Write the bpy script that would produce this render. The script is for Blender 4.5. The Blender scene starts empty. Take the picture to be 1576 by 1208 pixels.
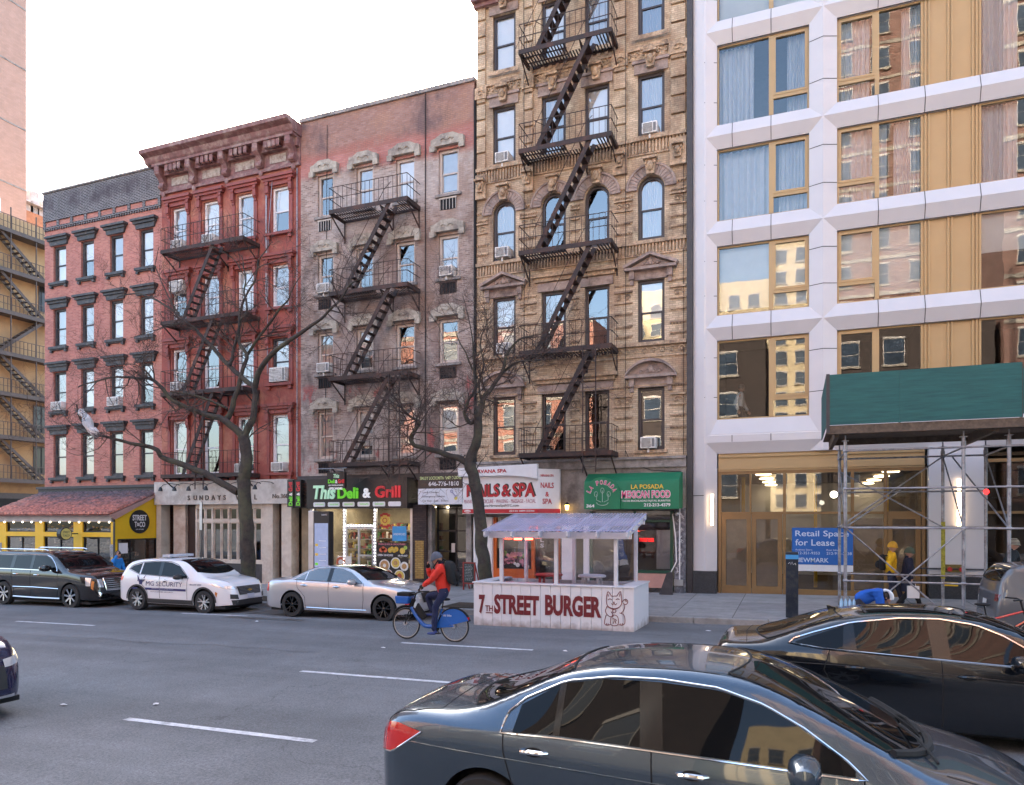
import bpy, math, random
from mathutils import Vector, Matrix, noise
R=math.radians
random.seed(7)
SC=bpy.context.scene; COL=SC.collection
# ---------------- camera -----------------
F=1110.; TH=math.atan(437/F); S_,C_=math.sin(TH),math.cos(TH); CH=2.8
cam=bpy.data.cameras.new('camera'); co=bpy.data.objects.new('camera',cam); COL.objects.link(co)
co.location=(0,0,CH); co.rotation_euler=(R(90),0,TH)
cam.sensor_width=36; cam.lens=36*F/1576; cam.shift_y=(800-604)/1576; cam.clip_end=2000; cam.clip_start=.05
SC.camera=co
SC.render.resolution_x=1024; SC.render.resolution_y=785
# ---------------- world and sun ----------
SUN_EL=R(27); SUN_DIR=Vector((-.45,.89,0)).normalized()
w=bpy.data.worlds.new('World'); SC.world=w; w.use_nodes=True
nt=w.node_tree; bg=nt.nodes['Background']; sky=nt.nodes.new('ShaderNodeTexSky')
sky.sky_type='NISHITA'; sky.sun_disc=False; sky.sun_elevation=SUN_EL
sky.sun_rotation=math.atan2(SUN_DIR.x,SUN_DIR.y)
sky.air_density=1.0; sky.dust_density=3.5; sky.ozone_density=1.0; sky.altitude=0
tn=nt.nodes.new('ShaderNodeVectorMath'); tn.operation='MULTIPLY'; tn.inputs[1].default_value=(.995,1.005,.985)
nt.links.new(sky.outputs[0],tn.inputs[0]); nt.links.new(tn.outputs[0],bg.inputs[0]); bg.inputs[1].default_value=.15
sl=bpy.data.lights.new('sun','SUN'); sl.energy=3.6; sl.angle=R(.6); sl.color=(1,.86,.70)
so=bpy.data.objects.new('sun',sl); COL.objects.link(so)
sd=Vector((SUN_DIR.x*math.cos(SUN_EL),SUN_DIR.y*math.cos(SUN_EL),math.sin(SUN_EL)))
so.rotation_euler=sd.to_track_quat('Z','Y').to_euler()
SC.view_settings.view_transform='Standard'; SC.view_settings.look='None'; SC.view_settings.gamma=1
SC.view_settings.exposure=2.82
# ---------------- pixel helpers (photograph pixels -> points on real planes) --------
def W(px,py,Y=24.8):
    t=(px-788)/F; s=Y/(C_+t*S_); return s*(-S_+t*C_), CH+s*(800-py)/F
def road(X,Y):
    c=max(-1.2,min(1.2,(Y-9)/10))
    return .02+.0135*(X+9)+.12*(1-c*c)
KY=19.2
def walk(X,Y): return road(X,KY)+.15+.02*(Y-KY)
# ---------------- object helpers ---------
def link(o,parent=None):
    COL.objects.link(o)
    if parent: o.parent=parent
    return o
def tag(o,label=None,cat=None,group=None,kind=None):
    if label:o['label']=label
    if cat:o['category']=cat
    if group:o['group']=group
    if kind:o['kind']=kind
    return o
def thing(name,label,cat,loc=(0,0,0),rz=0,group=None):
    o=bpy.data.objects.new(name,None); o.location=loc; o.rotation_euler=(0,0,rz); o.empty_display_size=.2
    return tag(link(o),label,cat,group)
class MB:
    def __init__(s): s.v=[];s.f=[];s.m=[];s.mi=0
    def add(s,vs,fs):
        b=len(s.v); s.v+=[tuple(p) for p in vs]
        for f in fs: s.f.append([i+b for i in f]); s.m.append(s.mi)
        return s
    def box(s,x0,x1,y0,y1,z0,z1):
        return s.add([(x0,y0,z0),(x1,y0,z0),(x1,y1,z0),(x0,y1,z0),(x0,y0,z1),(x1,y0,z1),(x1,y1,z1),(x0,y1,z1)],
          [(0,3,2,1),(4,5,6,7),(0,1,5,4),(1,2,6,5),(2,3,7,6),(3,0,4,7)])
    def bar(s,a,b,w,h,up=(0,0,1)):
        a=Vector(a);b=Vector(b);d=(b-a).normalized();u=Vector(up)
        if abs(d.dot(u))>.98:u=Vector((0,1,0))
        r=d.cross(u).normalized()*w/2;q=r.cross(d).normalized()*h/2
        return s.add([p+i*r+j*q for p in(a,b) for i,j in((-1,-1),(1,-1),(1,1),(-1,1))],
          [(0,1,2,3),(7,6,5,4),(0,4,5,1),(1,5,6,2),(2,6,7,3),(3,7,4,0)])
    def quad(s,*p): return s.add(p,[tuple(range(len(p)))])
    def prism(s,pts,d0,d1,ax='y'):
        n=len(pts)
        g={'y':lambda a,b,d:(a,d,b),'x':lambda a,b,d:(d,a,b),'z':lambda a,b,d:(a,b,d)}[ax]
        s.add([g(a,b,d0) for a,b in pts]+[g(a,b,d1) for a,b in pts],
          [tuple(range(n)),tuple(range(2*n-1,n-1,-1))]+[(i,i+n,(i+1)%n+n,(i+1)%n) for i in range(n)])
        return s
    def tube(s,pts,r,n=6,closed=False,cap=True):
        P=[Vector(p) for p in pts]; k=len(P)
        if not hasattr(r,'__len__'): r=[r]*k
        ref=None;rings=[]
        for i in range(k):
            a=P[i-1] if (i or closed) else P[i]; b=P[(i+1)%k] if (i<k-1 or closed) else P[i]
            d=b-a
            if d.length<1e-9:d=Vector((0,0,1))
            d.normalize()
            if ref is None: ref=d.orthogonal().normalized()
            ref=(ref-d*ref.dot(d))
            if ref.length<1e-6: ref=d.orthogonal()
            ref.normalize(); q=d.cross(ref)
            rings.append([P[i]+(ref*math.cos(t)+q*math.sin(t))*r[i] for t in (2*math.pi*j/n for j in range(n))])
        fs=[]
        for i in range(k if closed else k-1):
            A=i*n;B=((i+1)%k)*n
            fs+=[(A+j,A+(j+1)%n,B+(j+1)%n,B+j) for j in range(n)]
        if cap and not closed: fs+=[tuple(range(n-1,-1,-1)),tuple(range((k-1)*n,k*n))]
        return s.add([p for q in rings for p in q],fs)
    def lathe(s,prof,c=(0,0,0),n=16,ax='z',cap=True):
        m=len(prof);vs=[]
        for r,h in prof:
            for j in range(n):
                t=2*math.pi*j/n;a,b=r*math.cos(t),r*math.sin(t)
                p={'z':(a,b,h),'y':(a,h,b),'x':(h,a,b)}[ax]; vs.append((p[0]+c[0],p[1]+c[1],p[2]+c[2]))
        fs=[(i*n+j,i*n+(j+1)%n,(i+1)*n+(j+1)%n,(i+1)*n+j) for i in range(m-1) for j in range(n)]
        if cap and prof[0][0]>1e-6: fs.append(tuple(range(n-1,-1,-1)))
        if cap and prof[-1][0]>1e-6: fs.append(tuple(range((m-1)*n,m*n)))
        return s.add(vs,fs)
    def ball(s,c,rx,ry=None,rz=None,n=12,m=8):
        ry=ry or rx;rz=rz or rx
        vs=[(c[0]+rx*math.sin(math.pi*i/m)*math.cos(2*math.pi*j/n),c[1]+ry*math.sin(math.pi*i/m)*math.sin(2*math.pi*j/n),c[2]+rz*math.cos(math.pi*i/m)) for i in range(m+1) for j in range(n)]
        return s.add(vs,[(i*n+j,(i+1)*n+j,(i+1)*n+(j+1)%n,i*n+(j+1)%n) for i in range(m) for j in range(n)])
    def disc(s,x,y,z,r,n=20,sx=1):
        return s.add([(x+sx*r*math.cos(2*math.pi*i/n),y,z+r*math.sin(2*math.pi*i/n)) for i in range(n)],[tuple(range(n))])
    def pieces(s,gap=.02):
        n=len(s.v); pa=list(range(n))
        def fd(i):
            while pa[i]!=i: pa[i]=pa[pa[i]]; i=pa[i]
            return i
        for f in s.f:
            r=fd(f[0])
            for i in f[1:]: pa[fd(i)]=r
        g={}
        for k,f in enumerate(s.f): g.setdefault(fd(f[0]),[]).append(k)
        L=[]
        for fs in g.values():
            vs=[s.v[i] for k in fs for i in s.f[k]]; L.append([[min(v[j] for v in vs)-gap for j in range(3)],[max(v[j] for v in vs)+gap for j in range(3)],fs])
        ch=True
        while ch:
            ch=False; out=[]
            for b in L:
                for o in out:
                    if all(b[0][j]<=o[1][j] and o[0][j]<=b[1][j] for j in range(3)):
                        o[0]=[min(o[0][j],b[0][j]) for j in range(3)]; o[1]=[max(o[1][j],b[1][j]) for j in range(3)]; o[2]+=b[2]; ch=True; break
                else: out.append(b)
            L=out
        res=[]
        for b in L:
            m=MB(); ix={}
            for k in b[2]:
                f=[]
                for i in s.f[k]:
                    if i not in ix: ix[i]=len(m.v); m.v.append(s.v[i])
                    f.append(ix[i])
                m.f.append(f); m.m.append(s.m[k])
            res.append(m)
        return res
    def each(s,name,mats,parent=None,gap=.02,**k): return [q.build(name,mats,parent,**k) for q in s.pieces(gap)]
    def build(s,name,mats,parent=None,smooth=False,bevel=0,sub=0):
        me=bpy.data.meshes.new(name); me.from_pydata(s.v,[],s.f)
        if not isinstance(mats,(list,tuple)): mats=[mats]
        for m in mats: me.materials.append(m)
        if len(mats)>1: me.polygons.foreach_set('material_index',s.m)
        if smooth: me.polygons.foreach_set('use_smooth',[True]*len(me.polygons))
        me.validate(); me.update()
        o=bpy.data.objects.new(name,me); link(o,parent)
        if smooth:
            me.set_sharp_from_angle(angle=R(smooth if smooth is not True else 40))
        if bevel:
            b=o.modifiers.new('bevel','BEVEL');b.width=bevel;b.segments=2;b.limit_method='ANGLE';b.angle_limit=R(40)
        if sub:
            b=o.modifiers.new('sub','SUBSURF');b.levels=sub;b.render_levels=sub
        return o
def struct(o): o['kind']='structure'; return o
def text(body,mat,parent,org,w,h,rt=(1,0,0),up=(0,0,1),d=.012,bold=0,shear=0,name='lettering',keep=False):
    cu=bpy.data.curves.new('t','FONT'); cu.body=body; cu.size=1; cu.extrude=.5; cu.offset=bold; cu.shear=shear; cu.resolution_u=3
    cu.align_x='LEFT'
    to=bpy.data.objects.new('t',cu); COL.objects.link(to)
    dg=bpy.context.evaluated_depsgraph_get(); me=bpy.data.meshes.new_from_object(to.evaluated_get(dg))
    bpy.data.objects.remove(to); bpy.data.curves.remove(cu)
    xs=[v.co.x for v in me.vertices];ys=[v.co.y for v in me.vertices]
    x0,x1,y0,y1=min(xs),max(xs),min(ys),max(ys)
    rt=Vector(rt).normalized();up=Vector(up).normalized();nm=rt.cross(up);o_=Vector(org)
    sx=w/(x1-x0);sy=h/(y1-y0)
    if keep: sx=sy
    for v in me.vertices:
        c=v.co; v.co=o_+rt*((c.x-x0)*sx)+up*((c.y-y0)*sy)+nm*((c.z+.5)*d)
    me.materials.clear(); me.materials.append(mat); me.name=name
    return link(bpy.data.objects.new(name,me),parent)
# ---------------- materials --------------
def nodes(name):
    m=bpy.data.materials.new(name); m.use_nodes=True; t=m.node_tree
    return m,t,t.nodes,t.links,t.nodes['Principled BSDF']
def rgba(c): return (c[0],c[1],c[2],1)
def pm(name,col,rough=.6,metal=0,var=.15,scale=3,bump=0,bs=40,coat=0,ior=1.5,emit=None,es=0,stain=None,ss=.6):
    m,t,N,L,b=nodes(name)
    b.inputs['Roughness'].default_value=rough; b.inputs['Metallic'].default_value=metal
    b.inputs['IOR'].default_value=ior; b.inputs['Coat Weight'].default_value=coat; b.inputs['Coat Roughness'].default_value=.03
    b.inputs['Base Color'].default_value=rgba(col)
    tc=N.new('ShaderNodeTexCoord')
    if var or stain:
        n1=N.new('ShaderNodeTexNoise'); n1.inputs['Scale'].default_value=scale; n1.inputs['Detail'].default_value=6; n1.inputs['Roughness'].default_value=.65
        L.new(tc.outputs['Object'],n1.inputs['Vector'])
        r=N.new('ShaderNodeMapRange'); r.inputs[1].default_value=.3; r.inputs[2].default_value=.7
        r.inputs[3].default_value=1-var; r.inputs[4].default_value=1+var
        L.new(n1.outputs[0],r.inputs[0])
        h=N.new('ShaderNodeVectorMath'); h.operation='SCALE'; h.inputs[0].default_value=col
        L.new(r.outputs[0],h.inputs[3]); src=h.outputs[0]
        if stain:
            n2=N.new('ShaderNodeTexNoise'); n2.inputs['Scale'].default_value=ss; n2.inputs['Detail'].default_value=8; n2.inputs['Roughness'].default_value=.7
            L.new(tc.outputs['Object'],n2.inputs['Vector'])
            cr=N.new('ShaderNodeMapRange'); cr.inputs[1].default_value=.48; cr.inputs[2].default_value=.66
            L.new(n2.outputs[0],cr.inputs[0])
            mx=N.new('ShaderNodeMix'); mx.data_type='RGBA'; L.new(cr.outputs[0],mx.inputs[0]); L.new(src,mx.inputs[6]); mx.inputs[7].default_value=rgba(stain)
            src=mx.outputs[2]
        L.new(src,b.inputs['Base Color'])
        rr=N.new('ShaderNodeMapRange'); rr.inputs[1].default_value=.3; rr.inputs[2].default_value=.7; rr.inputs[3].default_value=max(0,rough-.06); rr.inputs[4].default_value=min(1,rough+.06)
        if rough>.12 and not coat: L.new(n1.outputs[0],rr.inputs[0]); L.new(rr.outputs[0],b.inputs['Roughness'])
    if bump:
        n3=N.new('ShaderNodeTexNoise'); n3.inputs['Scale'].default_value=bs; n3.inputs['Detail'].default_value=4
        L.new(tc.outputs['Object'],n3.inputs['Vector'])
        bp=N.new('ShaderNodeBump'); bp.inputs['Strength'].default_value=bump; bp.inputs['Distance'].default_value=.02
        L.new(n3.outputs[0],bp.inputs['Height']); L.new(bp.outputs[0],b.inputs['Normal'])
    if emit:
        b.inputs['Emission Color'].default_value=rgba(emit); b.inputs['Emission Strength'].default_value=es
    return m
def brick(name,c1,c2,mortar,layers=(),bw=.21,rh=.072,ms=.008,bump=.4,var=.25):
    """layers: (colour, noise scale, lo, hi, zlo, zhi, amount) - paint, soot and repairs with a shape of their own"""
    m,t,N,L,b=nodes(name); b.inputs['Roughness'].default_value=.85
    tc=N.new('ShaderNodeTexCoord'); sp=N.new('ShaderNodeSeparateXYZ'); L.new(tc.outputs['Object'],sp.inputs[0])
    ad=N.new('ShaderNodeMath'); ad.operation='ADD'; L.new(sp.outputs[0],ad.inputs[0]); L.new(sp.outputs[1],ad.inputs[1])
    cb=N.new('ShaderNodeCombineXYZ'); L.new(ad.outputs[0],cb.inputs[0]); L.new(sp.outputs[2],cb.inputs[1])
    bt=N.new('ShaderNodeTexBrick'); L.new(cb.outputs[0],bt.inputs['Vector'])
    for k,v in (('Scale',1),('Mortar Size',ms),('Mortar Smooth',.2),('Bias',0),('Brick Width',bw),('Row Height',rh)): bt.inputs[k].default_value=v
    bt.inputs['Color1'].default_value=rgba(c1); bt.inputs['Color2'].default_value=rgba(c2); bt.inputs['Mortar'].default_value=rgba(mortar)
    src=bt.outputs[0]
    n1=N.new('ShaderNodeTexNoise'); n1.inputs['Scale'].default_value=1.3; n1.inputs['Detail'].default_value=9; n1.inputs['Roughness'].default_value=.72; L.new(tc.outputs['Object'],n1.inputs['Vector'])
    r=N.new('ShaderNodeMapRange'); r.inputs[1].default_value=.3; r.inputs[2].default_value=.7; r.inputs[3].default_value=1-var; r.inputs[4].default_value=1+var; L.new(n1.outputs[0],r.inputs[0])
    h=N.new('ShaderNodeVectorMath'); h.operation='SCALE'; L.new(src,h.inputs[0]); L.new(r.outputs[0],h.inputs[3]); src=h.outputs[0]
    for k,(c,s,lo,hi,z0,z1,am) in enumerate(layers):
        n=N.new('ShaderNodeTexNoise'); n.inputs['Scale'].default_value=s; n.inputs['Detail'].default_value=8; n.inputs['Roughness'].default_value=.68
        mp=N.new('ShaderNodeMapping'); mp.inputs['Location'].default_value=(k*7.3,k*3.1,k*5.7); mp.inputs['Scale'].default_value=(1,1,.6)
        L.new(tc.outputs['Object'],mp.inputs[0]); L.new(mp.outputs[0],n.inputs['Vector'])
        a=N.new('ShaderNodeMapRange'); a.inputs[1].default_value=lo; a.inputs[2].default_value=hi; L.new(n.outputs[0],a.inputs[0])
        # height window with ragged edge
        zz=N.new('ShaderNodeMath'); zz.operation='MULTIPLY_ADD'; L.new(n.outputs[0],zz.inputs[0]); zz.inputs[1].default_value=1.2; L.new(sp.outputs[2],zz.inputs[2])
        e0=N.new('ShaderNodeMapRange'); e0.inputs[1].default_value=z0+.45; e0.inputs[2].default_value=z0+.75; L.new(zz.outputs[0],e0.inputs[0])
        e1=N.new('ShaderNodeMapRange'); e1.inputs[1].default_value=z1+.45; e1.inputs[2].default_value=z1+.75; e1.inputs[3].default_value=1; e1.inputs[4].default_value=0; L.new(zz.outputs[0],e1.inputs[0])
        m1=N.new('ShaderNodeMath'); m1.operation='MULTIPLY'; L.new(a.outputs[0],m1.inputs[0]); L.new(e0.outputs[0],m1.inputs[1])
        m2=N.new('ShaderNodeMath'); m2.operation='MULTIPLY'; L.new(m1.outputs[0],m2.inputs[0]); L.new(e1.outputs[0],m2.inputs[1])
        m3=N.new('ShaderNodeMath'); m3.operation='MULTIPLY'; L.new(m2.outputs[0],m3.inputs[0]); m3.inputs[1].default_value=am
        mx=N.new('ShaderNodeMix'); mx.data_type='RGBA'; L.new(m3.outputs[0],mx.inputs[0]); L.new(src,mx.inputs[6])
        # keep the joints readable through the layer
        lc=N.new('ShaderNodeMix'); lc.data_type='RGBA'; L.new(bt.outputs['Fac'],lc.inputs[0]); lc.inputs[6].default_value=rgba(c); lc.inputs[7].default_value=rgba([q*.62 for q in c])
        L.new(lc.outputs[2],mx.inputs[7]); src=mx.outputs[2]
    L.new(src,b.inputs['Base Color'])
    bp=N.new('ShaderNodeBump'); bp.inputs['Strength'].default_value=bump; bp.inputs['Distance'].default_value=.012; bp.invert=True
    L.new(bt.outputs['Fac'],bp.inputs['Height']); L.new(bp.outputs[0],b.inputs['Normal'])
    return m
def glassmat(name,tint=(.9,.93,.95),refl=.14,wave=.0,rough=.0):
    """clear pane: see-through, mirror-like reflection growing towards grazing angles"""
    m=bpy.data.materials.new(name); m.use_nodes=True; t=m.node_tree; N=t.nodes; L=t.links; N.clear()
    o=N.new('ShaderNodeOutputMaterial'); tr=N.new('ShaderNodeBsdfTransparent'); tr.inputs[0].default_value=rgba(tint)
    g=N.new('ShaderNodeBsdfGlossy'); g.inputs['Roughness'].default_value=rough; g.inputs['Color'].default_value=(1,1,1,1)
    fr=N.new('ShaderNodeFresnel'); fr.inputs[0].default_value=1.5
    ma=N.new('ShaderNodeMath'); ma.operation='MULTIPLY_ADD'; ma.inputs[1].default_value=1.5; ma.inputs[2].default_value=refl-.06; ma.use_clamp=True
    L.new(fr.outputs[0],ma.inputs[0])
    mx=N.new('ShaderNodeMixShader'); L.new(ma.outputs[0],mx.inputs[0]); L.new(tr.outputs[0],mx.inputs[1]); L.new(g.outputs[0],mx.inputs[2]); L.new(mx.outputs[0],o.inputs[0])
    if wave:
        tc=N.new('ShaderNodeTexCoord'); n=N.new('ShaderNodeTexNoise'); n.inputs['Scale'].default_value=1.1; n.inputs['Detail'].default_value=2
        L.new(tc.outputs['Object'],n.inputs['Vector']); b=N.new('ShaderNodeBump'); b.inputs['Strength'].default_value=wave; b.inputs['Distance'].default_value=.02
        L.new(n.outputs[0],b.inputs['Height']); L.new(b.outputs[0],g.inputs['Normal'])
    return m
def lamp(name,c,s): return pm(name,c,.5,var=0,emit=c,es=s)
def folds(name,col,sc=14,tr=.0):
    m,t,N,L,b=nodes(name); b.inputs['Roughness'].default_value=.9
    tc=N.new('ShaderNodeTexCoord'); wv=N.new('ShaderNodeTexWave'); wv.inputs['Scale'].default_value=sc*.3; wv.inputs['Distortion'].default_value=1.5; wv.inputs['Detail'].default_value=2
    mp=N.new('ShaderNodeMapping'); mp.inputs['Scale'].default_value=(1,1,.05); L.new(tc.outputs['Object'],mp.inputs[0]); L.new(mp.outputs[0],wv.inputs[0])
    b.inputs['Base Color'].default_value=rgba(col)
    bp=N.new('ShaderNodeBump'); bp.inputs['Strength'].default_value=1; bp.inputs['Distance'].default_value=.08; L.new(wv.outputs[0],bp.inputs['Height']); L.new(bp.outputs[0],b.inputs['Normal'])
    return m
M=dict(
 asphalt=None,
 white=pm('white_paint',(.74,.73,.74),.5,var=.06),
 offwhite=pm('aged_white_paint',(.56,.53,.49),.6,var=.15,stain=(.36,.31,.27),ss=1.2),
 cream=pm('cream_stucco',(.60,.53,.45),.8,var=.12,bump=.2,stain=(.42,.32,.25),ss=.8),
 black=pm('black_paint',(.018,.018,.02),.4,var=.3),
 matblack=pm('matt_black',(.01,.01,.011),.85,var=.3),
 iron=pm('iron_grey_paint',(.05,.045,.048),.55,var=.3,scale=6),
 rust=pm('rusty_brown_iron',(.035,.022,.02),.7,var=.45,scale=7,stain=(.09,.037,.024),ss=2.5),
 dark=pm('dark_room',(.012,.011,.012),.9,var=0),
 room=pm('dim_room',(.10,.085,.07),.9,var=.2),
 blind=pm('white_blind',(.70,.69,.68),.8,var=.04),
 greyblind=pm('grey_blind',(.40,.40,.42),.8,var=.1),
 curtain=folds('white_curtain',(.72,.71,.73)),
 darkcurtain=folds('grey_curtain',(.30,.30,.36)),
 glass=glassmat('old_window_glass',refl=.20,wave=.10),
 glass2=glassmat('coated_window_glass',tint=(.78,.87,.92),refl=.10,wave=.06),
 shopglass=glassmat('shop_glass',refl=.10),
 stone=pm('grey_stone',(.30,.27,.25),.85,var=.25,scale=5,bump=.4,bs=25,stain=(.13,.115,.11),ss=1.3),
 sidewalk=None,
 steel=pm('galvanised_steel',(.33,.34,.37),.45,.6,var=.25,scale=8,stain=(.16,.15,.16),ss=3),
 alu=pm('aluminium',(.55,.56,.58),.35,.8,var=.1),
 chrome=pm('chrome',(.75,.76,.78),.08,1,var=0),
 rubber=pm('tyre_rubber',(.02,.02,.021),.75,var=.2),
 gold=pm('bronze_cladding',(.42,.29,.145),.42,.2,var=.05,scale=1),
 golddark=pm('bronze_frame',(.25,.145,.06),.45,.2,var=.08),
 yellow=pm('yellow_paint',(.72,.44,.012),.5,var=.06),
 red=pm('red_paint',(.42,.02,.02),.45,var=.1),
 blue=pm('blue_paint',(.012,.11,.42),.35,var=.08,coat=.5),
)
# ================= ground =================
def asphalt():
    m,t,N,L,b=nodes('asphalt'); b.inputs['Roughness'].default_value=.8
    tc=N.new('ShaderNodeTexCoord')
    def nz(s,d=5,r=.6):
        n=N.new('ShaderNodeTexNoise'); n.inputs['Scale'].default_value=s; n.inputs['Detail'].default_value=d; n.inputs['Roughness'].default_value=r; L.new(tc.outputs['Object'],n.inputs['Vector']); return n.outputs[0]
    def mr(x,a,b_,c,d):
        r=N.new('ShaderNodeMapRange'); r.inputs[1].default_value=a; r.inputs[2].default_value=b_; r.inputs[3].default_value=c; r.inputs[4].default_value=d; L.new(x,r.inputs[0]); return r.outputs[0]
    def mul(x,y):
        a=N.new('ShaderNodeMath'); a.operation='MULTIPLY'; L.new(x,a.inputs[0]); L.new(y,a.inputs[1]); return a.outputs[0]
    fine=mul(mr(nz(38,3,.8),.3,.7,.55,1.45),mr(nz(130,2,.8),.3,.7,.7,1.3)); big=mr(nz(.35,6,.65),.3,.7,.82,1.2); mid=mr(nz(2.2,8,.75),.35,.65,.92,1.09)
    # long lane streaks of worn and oily asphalt
    mp=N.new('ShaderNodeMapping'); mp.inputs['Scale'].default_value=(.06,1.0,1); L.new(tc.outputs['Object'],mp.inputs[0])
    n=N.new('ShaderNodeTexNoise'); n.inputs['Scale'].default_value=1.1; n.inputs['Detail'].default_value=5; L.new(mp.outputs[0],n.inputs['Vector'])
    st=mr(n.outputs[0],.35,.65,.84,1.14)
    k=mul(mul(fine,big),mul(mid,st))
    # cracks
    v=N.new('ShaderNodeTexVoronoi'); v.feature='DISTANCE_TO_EDGE'; v.inputs['Scale'].default_value=.22
    wn=N.new('ShaderNodeTexNoise'); wn.inputs['Scale'].default_value=1.3; wn.inputs['Detail'].default_value=6; L.new(tc.outputs['Object'],wn.inputs['Vector'])
    ad=N.new('ShaderNodeVectorMath'); ad.operation='MULTIPLY_ADD'; L.new(wn.outputs[1],ad.inputs[0]); ad.inputs[1].default_value=(1.6,1.6,0); L.new(tc.outputs['Object'],ad.inputs[2]); L.new(ad.outputs[0],v.inputs['Vector'])
    k=mul(k,mr(v.outputs[0],.0,.0035,.62,1))
    h=N.new('ShaderNodeVectorMath'); h.operation='SCALE'; h.inputs[0].default_value=(.128,.131,.138); L.new(k,h.inputs[3])
    L.new(h.outputs[0],b.inputs['Base Color'])
    bp=N.new('ShaderNodeBump'); bp.inputs['Strength'].default_value=.5; bp.inputs['Distance'].default_value=.01; L.new(nz(90,3),bp.inputs['Height']); L.new(bp.outputs[0],b.inputs['Normal'])
    return m
M['asphalt']=asphalt()
def slabmat():
    m,t,N,L,b=nodes('sidewalk_concrete'); b.inputs['Roughness'].default_value=.85
    tc=N.new('ShaderNodeTexCoord'); bt=N.new('ShaderNodeTexBrick'); L.new(tc.outputs['Object'],bt.inputs['Vector'])
    for k,v in (('Scale',1),('Mortar Size',.012),('Mortar Smooth',.1),('Brick Width',1.53),('Row Height',1.5)): bt.inputs[k].default_value=v
    bt.offset=0
    bt.inputs['Color1'].default_value=(.30,.29,.285,1); bt.inputs['Color2'].default_value=(.25,.24,.24,1); bt.inputs['Mortar'].default_value=(.10,.095,.09,1)
    n=N.new('ShaderNodeTexNoise'); n.inputs['Scale'].default_value=1.5; n.inputs['Detail'].default_value=10; n.inputs['Roughness'].default_value=.75; L.new(tc.outputs['Object'],n.inputs['Vector'])
    r=N.new('ShaderNodeMapRange'); r.inputs[1].default_value=.3; r.inputs[2].default_value=.7; r.inputs[3].default_value=.72; r.inputs[4].default_value=1.25; L.new(n.outputs[0],r.inputs[0])
    h=N.new('ShaderNodeVectorMath'); h.operation='SCALE'; L.new(bt.outputs[0],h.inputs[0]); L.new(r.outputs[0],h.inputs[3]); src=h.outputs[0]
    v=N.new('ShaderNodeTexVoronoi'); v.inputs['Scale'].default_value=2.6; L.new(tc.outputs['Object'],v.inputs['Vector'])
    q=N.new('ShaderNodeMapRange'); q.inputs[1].default_value=.05; q.inputs[2].default_value=.07; q.inputs[3].default_value=.55; q.inputs[4].default_value=1; L.new(v.outputs[0],q.inputs[0])
    h2=N.new('ShaderNodeVectorMath'); h2.operation='SCALE'; L.new(src,h2.inputs[0]); L.new(q.outputs[0],h2.inputs[3])
    L.new(h2.outputs[0],b.inputs['Base Color']); return m
M['sidewalk']=slabmat()
M['kerb']=pm('kerb_concrete',(.30,.29,.28),.8,var=.25,scale=4,bump=.3,stain=(.14,.13,.12),ss=2)
M['line']=pm('road_paint',(.58,.58,.60),.7,var=.2,scale=14,stain=(.26,.26,.27),ss=5)
def sheet(name,fn,x0,x1,y0,y1,nx,ny,mat):
    m=MB(); vs=[(x0+(x1-x0)*i/nx,y0+(y1-y0)*j/ny) for j in range(ny+1) for i in range(nx+1)]
    m.add([(x,y,fn(x,y)) for x,y in vs],[(j*(nx+1)+i,j*(nx+1)+i+1,(j+1)*(nx+1)+i+1,(j+1)*(nx+1)+i) for j in range(ny) for i in range(nx)])
    return struct(m.build(name,mat,smooth=True))
sheet('ground',lambda x,y:min(-.9,road(max(-120,min(60,x)),19)-1.6),-500,400,-300,500,9,8,M['asphalt'])
XL,XR=-150,60
sheet('road',road,XL,XR,-1.4,KY,30,40,M['asphalt'])
sheet('side_street',lambda x,y:road(x,KY)+.01,-53.5,-37.5,KY,110,2,10,M['asphalt'])
sheet('sidewalk',walk,-37.4,XR,KY+.16,26.5,20,4,M['sidewalk'])
sheet('far_corner_sidewalk',walk,XL,-53.6,KY+.16,26.5,20,4,M['sidewalk'])
sheet('near_sidewalk',lambda x,y:road(x,-1.4)+.15,XL,XR,-9,-1.56,20,3,M['sidewalk'])
def kerb(x0,x1,y,s):
    m=MB(); n=max(1,int((x1-x0)/1.83))
    for i in range(n):
        a=x0+(x1-x0)*i/n+.006; b=x0+(x1-x0)*(i+1)/n-.006
        for q in (0,):
            za,zb=road(a,y)+.155,road(b,y)+.155
            y0,y1=(y,y+.16) if s>0 else (y-.16,y)
            m.add([(a,y0,za-.4),(b,y0,zb-.4),(b,y1,zb-.4),(a,y1,za-.4),(a,y0,za),(b,y0,zb),(b,y1,zb),(a,y1,za)],[(0,3,2,1),(4,5,6,7),(0,1,5,4),(1,2,6,5),(2,3,7,6),(3,0,4,7)])
    return struct(m.build('kerb',M['kerb'],bevel=.02))
kerb(-37.4,XR,KY,1); kerb(XL,-53.6,KY,1); kerb(XL,XR,-1.4,-1)
def dash(xa,xb,y,w=.115):
    m=MB(); n=14
    for i in range(n):
        a=xa+(xb-xa)*i/n;b=xa+(xb-xa)*(i+1)/n
        e=lambda x,s:(x,y+s*w/2+.006*noise.noise(Vector((x*9,s*3,y))),road(x,y)+.005)
        m.quad(e(a,-1),e(b,-1),e(b,1),e(a,1))
    return struct(m.build('lane_marking',M['line']))
for y,xs in ((7.06,(-8.31,)),(10.39,(-8.06,)),(13.70,(-7.98,-20.3))):
    for x0 in xs: dash(x0,x0+3.04,y)
for y in (7.06,10.39,13.7):
    for k in (-7,-6,-5,-4,-3,-2,2,3):
        x0=-8.1+k*12.2
        if not(y==13.7 and k==-1): dash(x0,x0+3.04,y)
dash(-17.4,-14.9,16.75,.09)
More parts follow.
